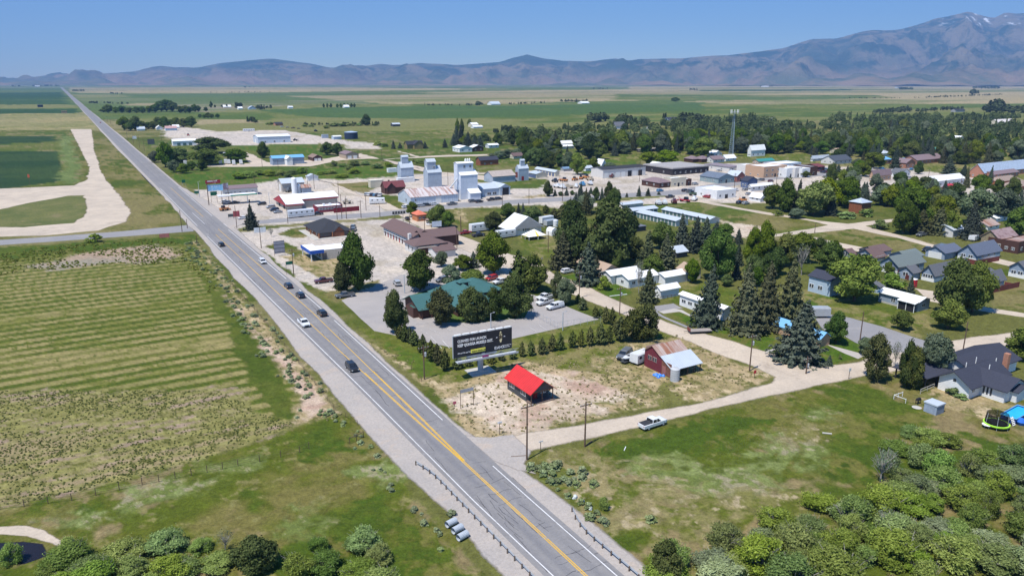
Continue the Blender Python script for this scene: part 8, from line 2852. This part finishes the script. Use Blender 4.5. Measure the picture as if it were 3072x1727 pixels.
for row in [
	('W', 897,825,285, 'tall wooden power pole at the corner of the highway and the dirt road', True, False, None, .17, False),
	('W', 1452,700,268, 'tall wooden power pole right of the corner pole, by the meadow edge', True, False, None, .17, False),
	('N', 738,1265,830, 'wooden power pole with a transformer left of the billboard', True, False, None, .16, True),
	('O', 2335,1160,690, 'power pole with a transformer at the street corner by the stop sign', True, False, None, .16, True),
	('Q', 715,1448,1240, 'power pole in front of the corner lawn', True, False, None, .16, True),
	('Q', 1405,1020,660, 'bare utility pole at the edge of the asphalt yard', False),
	('T', 1765,275,-150, 'brown pole at the dirt road above the navy-roofed house', False),
	('O', 675,445,85, 'slim pole with a pale box across the street from the white garage', True, False, None, .14, True),
	('K', 1012,1250,900, 'pole with a white transformer beside the olive tree', True, False, None, .14, True),
	('K', 615,670,400, 'single pole on the lawn by the round-roofed shed', False),
	('J', 1580,625,360, 'pole at the street right of the dark motel hall', False),
	('J', 1632,390,200, 'pole left of the red pickup', False),
	('J', 1168,400,240, 'pole behind the long motel roof, right one', False),
	('J', 975,320,170, 'pole behind the long motel roof, left one', False),
	('J', 597,215,60, 'pole at the main road above the motel lot', False),
	('J', 355,230,0, 'tall pole at the main road above the hip-roofed office', True),
	('I', 1550,470,220, 'pole in front of the white-roofed machine shop corner', False),
	('I', 898,530,240, 'pole left of the lone spruce', False),
	('I', 1625,1120,790, 'power pole with crossarm between the highway and the blue-trimmed shop', True, False, None, .14, True),
	('I', 198,575,300, 'pole left of the highway at the side road', False),
	('I', 265,530,455, 'short post at the side road mouth', False),
	('I', 390,750,640, 'short dark post at the left bank of the highway', False),
	('I', 1210,785,510, 'post carrying the blank white sign', False),
	('I', 2180,420,170, 'left post of three behind the diner fence', False),
	('I', 2240,410,100, 'middle post of three behind the diner fence', False),
	('I', 2298,410,120, 'right post of three behind the diner fence', False),
	('I', 2485,400,170, 'pole right of the red fence', False),
	('B', 510,1085,850, 'lamp pole left of the large red reader board', False, True),
	('B', 1362,895,770, 'pole in the green meadow behind the mauve store', False),
	('B', 1590,1185,1020, 'thin light pole left of the red gable', False, True),
	('B', 2180,925,640, 'tall pole behind the steel shed', True),
	('B', 2283,965,700, 'pole right of the small white two-door garage', False),
	('B', 1478,620,420, 'pole at the gravel corner by the upright dark tree', False),
	('B', 1725,650,510, 'pole before the blue-roofed hall', False),
	('C', 495,890,700, 'pole with a dish at the dirt street', False),
	('C', 845,1070,870, 'pole beside the gravel street mouth', False),
	('C', 1047,415,290, 'pole beside the pink-roofed garage road', False),
	('C', 1892,760,560, 'pole between the second and third elevator', False),
	('C', 2055,1360,1150, 'pole on the vacant lot left of the white fifth-wheel', False),
	('D', 796,990,780, 'pole on the main road east of the blue-grey shop', False),
	('D', 1224,955,680, 'tall pole on the main road among the street spruces', False),
	('D', 1330,960,840, 'shorter pole with a yellow sign at the main road', False),
	('D', 2208,700,440, 'pole in front of the long pinkish garage', False),
	('D', 455,1010,820, 'pole across from the open bay', False),
	('E', 1290,1045,850, 'pole in front of the white garage', True),
	('E', 2250,780,660, 'pole above the dark brown shopfront', False),
	('E', 1815,1110,870, 'pole at the downtown tree clump', False),
	('R', 1330,930,800, 'pole on the street before the gymnasium, left one', True),
	('R', 1740,1050,880, 'pole at the right end of the gymnasium', False),
	('R', 660,1250,1110, 'pole beside the timber house', False),
	('M', 1050,980,860, 'pole before the porch of the slate-blue roofed house', False),
	('L', 1890,420,330, 'pole at the dirt road junction', False),
	('N', 2505,640,410, 'lamp post inside the corner of the fenced yard', False, True),
	('N', 1587,612,545, 'short lamp post above the billboard edge', False, True),
	('J', 912,1190,950, 'white lamp post beside the silver car', False, True),
]:
	pole(*row)
for (x, yb, yt) in [(1230,770,660),(1290,810,700),(1350,850,730),(1395,880,760),(1205,900,890),(1235,700,600),(1560,780,715),(1000,590,540),(1040,600,545),(1070,620,560)]:
	if yb - yt > 20:
		pole('A', x, yb, yt, 'thin utility pole in the line right of the far highway', False, group='utility poles right of the far highway')

# ---------------------------------------------------------------- guardrails along the highway
def guardrail(s0, s1, t, label, bend=0):
	root = empty('guardrail', ST(s0, t, .1), A0, label, 'guardrail')
	L = s1 - s0
	rail = MB()
	n = max(2, int(L / 1.9))
	pts = []
	for k in range(n + 1):
		y = L * k / n
		off = bend * max(0,(y - L + 7) / 7) ** 2 if bend else 0
		pts.append((off, y))
	prof = [(-.03,.44),(.05,.50),(-.02,.58),(.05,.66),(-.03,.74)]
	secs = []
	for (x, y) in pts:
		secs.append([(x + dx, y, z) for dx, z in prof] + [(x - .06, y, .74),(x - .06, y, .44)])
	rail.loft(secs)
	rail.build('rail', STEEL, root)
	for (x, y) in pts:
		m = MB()
		m.box(x - .24, y - .07,-.1, x - .08, y + .07,.76)
		m.build('post', pmat('post_wood', (.16,.12,.09)), root)
	return root

a1 = (G('Z', 1015,545) - O0)
guardrail(-46, a1.dot(UD),-6.2, 'long guardrail left of the highway with closely spaced posts', -1.0)
a2 = (G('Z', 2065,975) - O0)
guardrail(-46, a2.dot(UD),5.6, 'shorter guardrail right of the highway curving outwards at its end', 1.6)
a3 = (G('A', 1435,1110) - O0).dot(UD)
a4 = (G('A', 1560,1225) - O0).dot(UD)
guardrail(a4, a3,-8.0, 'distant guardrail left of the highway above the crossing')

# ---------------------------------------------------------------- fences
def post_fence(c, pts, n, h, label, rails=1, mat=None, name='wire_fence', group=None, r=.06):
	P = [G(c, *p) for p in pts]
	root = empty(name, P[0], 0, label, 'fence', group)
	seg = [(a, b) for a, b in zip(P, P[1:])]
	tot = sum((b - a).length for a, b in seg)
	k = 0
	mat = mat or WOOD
	for a, b in seg:
		m_ = max(1, round(n * (b - a).length / tot))
		for j in range(m_ + (1 if b is P[-1] else 0)):
			q = a.lerp(b, j / m_) - P[0]
			m = MB()
			m.tube((q.x, q.y, 0),(q.x, q.y, h), r, n=5)
			m.build('post', mat, root)
		m = MB()
		for z in [h * (i + 1) / (rails + .15) for i in range(rails)]:
			m.tube((a.x - P[0].x, a.y - P[0].y, z),(b.x - P[0].x, b.y - P[0].y, z),.018 if name != 'rail_fence' else .06, n=4)
		m.build('rail' if name == 'rail_fence' else 'wire', mat, root)
	return root

post_fence('Y', [(0,920),(570,850),(1130,725),(1520,650),(1890,575),(2230,505),(2380,470),(2455,440)], 16,1.3, 'weathered post and wire fence between the tilled strip and the meadow', 3)
post_fence('Z', [(395,400),(505,350)], 2,1.3, 'short corner brace of posts and a rail left of the highway', 1, name='rail_fence')
post_fence('F', [(1035,930),(1060,960)], 1,1.3, 'pair of leaning posts by the pines near the highway', 1)
post_fence('T', [(1000,800),(890,835),(1040,890)], 3,1.0, 'white rail corner fence on the lawn by the black grill', 1, WHT, 'rail_fence')
post_fence('T', [(1230,770),(1400,700)], 2,1.1, 'grey rail fence left of the navy-roofed white house', 2, CONC, 'rail_fence')
post_fence('O', [(1190,250),(1430,215)], 5,1.0, 'low brown rail fence at the white garage', 1, WOOD, 'rail_fence')
post_fence('F', [(560,690),(640,780),(740,900),(840,1030),(900,1070)], 30,1.1, 'thin wire fence along the left bank of the highway', 2, r=.04)
# chain-link fence round the truck yard
root = post_fence('N', [(2060,400),(2165,480),(2440,625),(2560,600),(2990,550)], 16,1.9, 'grey chain-link fence around the truck yard corner', 2, STEEL, 'chain_link_fence', r=.035)
P_ = [G('N', *p) for p in [(2060,400),(2165,480),(2440,625),(2560,600),(2990,550)]]
mesh_m = bpy.data.materials.new('chain_link')
n, out = nodes(mesh_m)
d = n.nodes.new('ShaderNodeBsdfDiffuse')
d.inputs[0].default_value = (.3,.32,.34,1)
tr = n.nodes.new('ShaderNodeBsdfTransparent')
mx = n.nodes.new('ShaderNodeMixShader')
wv = noise_node(n, ocoord(n),9.0,2)
n.links.new(ramp(n, wv, .62,.72), mx.inputs[0])
n.links.new(tr.outputs[0], mx.inputs[1])
n.links.new(d.outputs[0], mx.inputs[2])
n.links.new(mx.outputs[0], out.inputs[0])
for a, b in zip(P_, P_[1:]):
	mm_ = MB()
	A_, B_ = a - P_[0], b - P_[0]
	mm_.poly([(A_.x, A_.y, .05),(B_.x, B_.y, .05),(B_.x, B_.y, 1.85),(A_.x, A_.y, 1.85)])
	mm_.build('mesh_panel', mesh_m, root)

# ---------------------------------------------------------------- small signs and yard things
def post_sign(c, x, y, w_, h0, h1, mat, label, posts=1, cat='sign', text=None, rot=0):
	root = empty('sign', G(c, x, y, .02), A0 + R(rot), label, cat)
	xs = [0] if posts == 1 else [-w_ / 2, w_ / 2]
	for q in xs:
		m = MB()
		m.tube((q, .06,0),(q, .06, h1),.06, n=6)
		m.build('post', WOOD, root)
	m = MB()
	m.box(-w_ / 2,-.04, h0, w_ / 2,.0, h1)
	m.build('sign_panel', mat, root)
	if text:
		lettering(text, root, -w_ * .42,-.05, h0 + (h1 - h0) * .3,(h1 - h0) * .45, TXW)
	return root

WS = pmat('sign_white', (.75,.75,.74))
post_sign('I', 1205,700,4.6, HT('I', 700,585), HT('I', 700,520), WS, 'blank white rectangular sign on a tall post by the bend', 1)
post_sign('I', 1448,880,3.8,0.9,5.6, pmat('ladder_grey', (.30,.30,.34), rib='z', rib_sp=1.4, ribamt=.9), 'ladder-like sign frame with several blank boards between two posts', 2)
post_sign('I', 1578,1120,2.2,3.4,4.5, pmat('sign_green', (.015,.12,.07)), 'green and blue guide sign beside the power pole with crossarm', 2)
post_sign('W', 325,318,2.9,3.2,3.9, pmat('sign_greyboard', (.35,.36,.38)), 'empty wooden sign frame of two brown posts on the cabin lot', 2)
post_sign('W', 205,315,.7,.5,1.1, pmat('sign_pink', (.50,.12,.16)), 'tiny red and white sign in the dry grass at the highway', 1)
post_sign('W', 637,585,.9,2.3,2.6, WS, 'street name sign on a brown post at the dirt road mouth', 1)
post_sign('W', 1030,735,.9,1.6,1.8, WS, 'thin grey marker post with a crossbar beside the corner power pole', 1)
post_sign('O', 2400,1245,.75,1.0,1.7, pmat('stop_red', (.50,.03,.04)), 'red stop sign at the street corner', 1)
post_sign('K', 535,810,.6,1.6,2.2, pmat('sign_back', (.4,.38,.36)), 'small grey sign seen from behind at the gravel street crossing', 1)
post_sign('T', 318,580,.7,1.8,2.5, WS, 'pale street sign beside the ragged pine', 1)
post_sign('B', 1000,1420,2.6,.8,2.2, pmat('sign_darkb', (.10,.11,.11)), 'low dark sign board near the highway crossing', 2)
post_sign('B', 1085,1420,2.8,.9,3.6, pmat('sign_redposts', (.45,.10,.10), rib='x', rib_sp=.9, ribamt=.6), 'red framed sign at the crossing beside the pole', 2)
post_sign('A', 1465,845,6,3,8, pmat('sign_darkb', (.10,.11,.11)), 'distant dark billboard beside the highway', 2)
post_sign('A', 1302,785,4,2.5,5.5, WS, 'small white sign on the far meadow', 2)
post_sign('J', 1325,435,4.4, HT('J', 435,400) + 2, HT('J', 435,330) + 2, pmat('sign_bluewhite', (.62,.68,.74)), 'pale motel sign standing behind the dark hall roof', 2)
post_sign('X', 1402,98,3.6,.3,1.9, pmat('sign_redwhite', (.60,.20,.16)), 'red and white board lying at the top corner of the hay field', 2)
post_sign('A', 295,1235,1.0,6.2,8.2, pmat('wind_orange', (.55,.12,.06)), 'windsock-like red marker on a white post at the dark crop field', 1)
# trampoline
root = empty('trampoline', G('T', 2195,1190,.02),0, 'round trampoline with a black safety net and lime green rim', 'trampoline')
sc = MPX('T', 1190)
rad = 150 * sc
m = MB()
N_ = 24
for (r0, r1, z0, z1) in ((rad * .86, rad, .85,.87),):
	for k in range(N_):
		a, b = 2 * math.pi * k / N_, 2 * math.pi * (k + 1) / N_
		m.poly([(r0 * math.cos(a), r0 * math.sin(a), z1),(r1 * math.cos(a), r1 * math.sin(a), z0),(r1 * math.cos(b), r1 * math.sin(b), z0),(r0 * math.cos(b), r0 * math.sin(b), z1)])
		m.poly([(r1 * math.cos(a), r1 * math.sin(a), z0),(r1 * math.cos(a), r1 * math.sin(a), z0 - .22),(r1 * math.cos(b), r1 * math.sin(b), z0 - .22),(r1 * math.cos(b), r1 * math.sin(b), z0)])
m.build('rim_pad', pmat('lime', (.38,.72,.06)), root)
m = MB()
m.lathe([(rad * .86,.83),(rad * .86,.845)], n=24)
m.build('jumping_mat', D_DARK, root)
netm = bpy.data.materials.new('net_black')
n, out = nodes(netm)
d = n.nodes.new('ShaderNodeBsdfDiffuse')
d.inputs[0].default_value = (.015,.015,.015,1)
tr = n.nodes.new('ShaderNodeBsdfTransparent')
mx = n.nodes.new('ShaderNodeMixShader')
n.links.new(ramp(n, noise_node(n, ocoord(n),20,2),.40,.50), mx.inputs[0])
n.links.new(tr.outputs[0], mx.inputs[1])
n.links.new(d.outputs[0], mx.inputs[2])
n.links.new(mx.outputs[0], out.inputs[0])
m = MB()
for k in range(N_):
	a, b = 2 * math.pi * k / N_, 2 * math.pi * (k + 1) / N_
	r1, r2 = rad * .9, rad * .82
	m.poly([(r1 * math.cos(a), r1 * math.sin(a),.9),(r1 * math.cos(b), r1 * math.sin(b),.9),(r2 * math.cos(b), r2 * math.sin(b),2.7),(r2 * math.cos(a), r2 * math.sin(a),2.7)])
m.build('net', netm, root)
for k in range(6):
	a = 2 * math.pi * k / 6
	m = MB()
	m.tube((rad * .95 * math.cos(a), rad * .95 * math.sin(a),0),(rad * .84 * math.cos(a), rad * .84 * math.sin(a),2.75),.035, n=5)
	m.build('leg', STEEL, root)
# pool and ladder
b = Bld('swimming_pool', 'rectangular above-ground pool with bright blue water at the right edge', 'pool', 'T', (2440,1165), rot=4)
m = MB()
m.box(0,0,0,7.2,.08,1.15)
m.box(0,2.52,0,7.2,2.6,1.15)
m.box(0,.08,0,.08,2.52,1.15)
m.box(7.12,.08,0,7.2,2.52,1.15)
m.build('wall', pmat('pool_blue', (.015,.06,.25)), b.root)
b.box('water', .081,.081,.9,7.119,2.519,.98, pmat('pool_water', (.03,.42,.72), rough=.05, var=.08))
m = MB()
for (a, c2) in (((-.06,-.06),(7.26,-.06)),((7.26,-.06),(7.26,2.66)),((7.26,2.66),(-.06,2.66)),((-.06,2.66),(-.06,-.06))):
	m.tube((*a, 1.18),(*c2,1.18),.09, n=6)
m.build('rim', pmat('pool_rim', (.12,.35,.60)), b.root)
b = Bld('pool_ladder', 'white step ladder leaning between the trampoline and the pool', 'ladder', 'T', (2380,1170))
m = MB()
for s in (0,.7):
	m.tube((s, -.5,0),(s, .2,1.5),.05, n=5)
	m.tube((s, .9,0),(s, .2,1.5),.05, n=5)
for k in range(5):
	m.box(0,-.5 + .14 * k - .1,.28 * (k + .7),.7,-.5 + .14 * k + .12,.28 * (k + .7) + .05)
m.build('frame', WHT, b.root)
for (nm, c, x, y, rad, h, mat, lab, cat) in [('garden_table', 'T', 2080,1200,.9,.7, WHT, 'round white table lying in front of the trampoline', 'table'),('fire_pit', 'T', 1185,945,.9,.12, CONC, 'flat pale round disc on the lawn below the black grill', 'slab'),
											 ('ball', 'T', 2510,1165,.75,1.3, pmat('toy_blue', (.03,.16,.62)), 'blue inflatable toy beside the pool', 'toy'),('toilet', 'M', 1163,1110,.01,.01, WHT, '', '')][:3]:
	m = MB()
	m.lathe([(rad * .98, h * .85),(rad, h * .92),(rad * .95, h)] if h > .5 and nm != 'ball' else [(rad * .6,0),(rad, h * .5),(rad * .5, h)], n=18)
	o = m.build(nm, mat, None, G(c, x, y))
	if nm == 'garden_table':
		for k in range(4):
			q = MB()
			q.tube((.5 * math.cos(k * 1.57),.5 * math.sin(k * 1.57),0),(.5 * math.cos(k * 1.57),.5 * math.sin(k * 1.57), h * .85),.04, n=5)
			q.build('leg', STEEL, o)
	tag(o, lab, cat)
b = Bld('grill', 'black grill standing left of the grey metal garden shed', 'grill', 'T', (1195,910))
m = MB()
m.loft([[(0,0,.75),(1.2,0,.75),(1.2,.6,.75),(0,.6,.75)], [(.1,.1,1.2),(1.1,.1,1.2),(1.1,.5,1.2),(.1,.5,1.2)]])
m.build('hood', D_DARK, b.root)
b.posts([(.1,.1),(1.1,.1),(.1,.5),(1.1,.5)], .75,.04, D_DARK, 'leg')
b = Bld('portable_toilet', 'bright red portable toilet on the grass before the porch', 'portable toilet', 'M', (1150,1118))
PT = pmat('toilet_red', (.55,.03,.04))
b.box('cabin', 0,0,0,1.5,1.4,2.4, PT)
b.box('door', -.05,.3,.1,-.002,1.1,2.0, pmat('toilet_door', (.42,.02,.03)))
m = MB()
m.loft([[(-.05,-.05,2.4),(1.55,-.05,2.4),(1.55,1.45,2.4),(-.05,1.45,2.4)], [(.1,.1,2.62),(1.4,.1,2.62),(1.4,1.3,2.62),(.1,1.3,2.62)]])
m.build('roof', WHT, b.root)
# culvert pipes
for i, (x, y) in enumerate([(1165,1060),(1215,1110),(1255,1165)]):
	p = G('Z', x, y, .15)
	m = MB()
	for r_, mi in ((.5,0),):
		N2 = 16
		L = 1.7
		for k in range(N2):
			a, b2 = 2 * math.pi * k / N2,2 * math.pi * (k + 1) / N2
			m.poly([(0, r_ * math.cos(a),.4 + r_ * math.sin(a)),(L, r_ * math.cos(a),.4 + r_ * math.sin(a)),(L, r_ * math.cos(b2),.4 + r_ * math.sin(b2)),(0, r_ * math.cos(b2),.4 + r_ * math.sin(b2))])
			m.poly([(0, r_ * .92 * math.cos(a),.4 + r_ * .92 * math.sin(a)),(L, r_ * .92 * math.cos(a),.4 + r_ * .92 * math.sin(a)),(L, r_ * .92 * math.cos(b2),.4 + r_ * .92 * math.sin(b2)),(0, r_ * .92 * math.cos(b2),.4 + r_ * .92 * math.sin(b2))])
	o = m.build('culvert_pipe', pmat('culvert_galv', (.42,.46,.50), rib='x', rib_sp=.2), None, p, A0 + .25)
	tag(o, 'corrugated culvert pipe sticking out of the left bank, ' + ['upper', 'middle', 'lowest'][i] + ' of three', 'pipe', 'culvert pipes in the left bank')
# boulders on the right shoulder
rb = random.Random(2)
for i, (x, y, w_) in enumerate([(1360,1190,60),(1430,1235,55),(1505,1300,60),(1345,1200,35)]):
	s = w_ * MPX('W', y) / 2
	m = MB()
	secs = []
	for z, r_ in ((0,.9),(.35,1.0),(.7,.8),(.95,.35)):
		secs.append([(s * r_ * math.cos(6.283 * k / 9) * rb.uniform(.8,1.15), s * r_ * .7 * math.sin(6.283 * k / 9) * rb.uniform(.8,1.15), s * z * 1.1) for k in range(9)])
	m.loft(secs)
	o = m.build('boulder', pmat('boulder_pale', (.55,.58,.57), var=.2, scale=2), None, G('W', x, y), rb.uniform(0,3))
	tag(o, ['long pale boulder at the top of the boulder line', 'middle pale boulder on the gravel edge', 'lowest pale boulder on the gravel edge', 'small boulder beside the topmost one'][i], 'boulder')
# orange house, gazebo
b = gb('house', 'small orange-tiled house with orange walls between dark trees', 'J', (1075,275),6.0,1190,205,1.6, 'hip', pmat('wall_orange', (.50,.20,.09), rib='z'), pmat('roof_orange', (.60,.17,.10)), cat='house')
b.win('F', [b.lx * .3, b.lx * .7], 1,1.2,1)
b.done()
root = empty('gazebo', G('J', 1245,318), A0, 'white eight-sided gazebo on the lawn under the spreading tree', 'gazebo')
m = MB()
m.lathe([(2.5,2.5),(2.55,2.55),(.9,3.4),(.05,4.0)], n=8)
m.build('roof', shingle('weathered', (.24,.17,.14)), root)
for k in range(8):
	a = 2 * math.pi * k / 8
	q = MB()
	q.tube((2.2 * math.cos(a),2.2 * math.sin(a),0),(2.2 * math.cos(a),2.2 * math.sin(a),2.5),.08, n=5)
	q.build('post', WHT, root)
m = MB()
m.lathe([(2.3,.3),(2.3,1.0),(2.2,1.0),(2.2,.3)], n=8)
m.build('railing', WHT, root)
# machinery on the yard by the main road
rb = random.Random(6)
MACH = [('D', 1240,700, 'orange'),('D', 1380,690, 'orange'),('D', 1460,670, 'orange'),('D', 1530,665, 'orange'),('D', 1580,690, 'tan'),('D', 1130,710, 'navy'),('D', 1160,780, 'white'),('D', 1220,790, 'white'),('D', 1300,790, 'tan'),('D', 1400,780, 'white'),
		('D', 1480,755, 'blue'),('D', 1580,745, 'white'),('D', 1860,650, 'maroon'),('E', 520,1235, 'maroon'),('E', 660,1215, 'red'),('E', 780,1200, 'white'),('E', 320,1255, 'white'),('E', 400,1250, 'white'),('B', 890,1300, 'orange'),('C', 600,985, 'tan'),
		('E', 1400,1215, 'orange'),('E', 760,1135, 'green'),('B', 335,140, 'red'),('d', 1060,150, 'navy'),('d', 800,270, 'black'),('B', 1900,1005, 'grey')]
for (c, x, y, col) in MACH:
	root = empty('yard_machine', G(c, x, y, .03), rb.uniform(0,3), {'orange': 'yellow-orange', 'tan': 'tan', 'navy': 'dark blue', 'white': 'white', 'blue': 'blue', 'maroon': 'rust-red', 'red': 'red', 'green': 'dark green', 'black': 'black', 'grey': 'grey'}[col] + ' machine or container standing in the ' +
				 {'D': 'equipment yard by the main road', 'E': 'gravel lot near the white garage', 'B': 'dusty lots beside the highway', 'C': 'scrap heap behind the diner', 'd': 'storage yard by the navy tank'}[c], 'machine', 'machines and containers in the yards')
	L = rb.uniform(3.5,6)
	m = MB()
	m.box(-L / 2,-1.1,.7, L / 2,1.1, rb.uniform(1.3,1.9))
	m.build('body', PAINT[col], root)
	m = MB()
	m.loft([[(-L * .3,-.8,1.3),(L * .1,-.8,1.3),(L * .1,.8,1.3),(-L * .3,.8,1.3)], [(-L * .25,-.7,2.7),(L * .05,-.7,2.7),(L * .05,.7,2.7),(-L * .25,.7,2.7)]])
	m.build('cab', GLS if col in ('orange', 'green', 'red') else PAINT[col], root)
	m = MB()
	m.tube((L * .4,0,1.2),(L * .75,0,2.3),.12, n=5)
	m.box(L * .7,-1.0,.3, L * .78,1.0,1.0)
	m.build('boom', PAINT[col], root)
	for sx in (-1,1):
		for sy in (-1,1):
			m = MB()
			m.tube((sx * L * .32, sy * 1.0 - .2,.55),(sx * L * .32, sy * 1.0 + .2,.55),.55, n=10)
			m.build('wheel', TYRE, root)
# old beams near the poles, white drainage pipe on the meadow
for (c, x0, y0, x1, y1, r_, mat, nm, lab) in [('W', 1465,690,1520,645,.12, WOOD, 'fallen_beam', 'fallen crossbeam at the foot of the right power pole'),('W', 1830,735,1845,700,.08, WHT, 'white_pipe', 'short white pipe lying on the meadow below the white pickup'),
											 ('V', 1290,250,1350,256,.16, CONC, 'concrete_chunk', 'pale broken slab in the sage patch of the meadow'),('O', 550,205,770,180,.12, WHT, 'white_beam', 'long white board on the green lawn by the street'),
											 ('W', 745,795,900,785,.09, WOOD, 'fallen_beam', 'dark plank on the gravel left of the corner power pole')]:
	A, B2 = G(c, x0, y0, r_), G(c, x1, y1, r_)
	m = MB()
	m.tube((0,0,0), tuple(B2 - A), r_, n=7)
	tag(m.build(nm, mat, None, A), lab, nm.split('_')[-1])
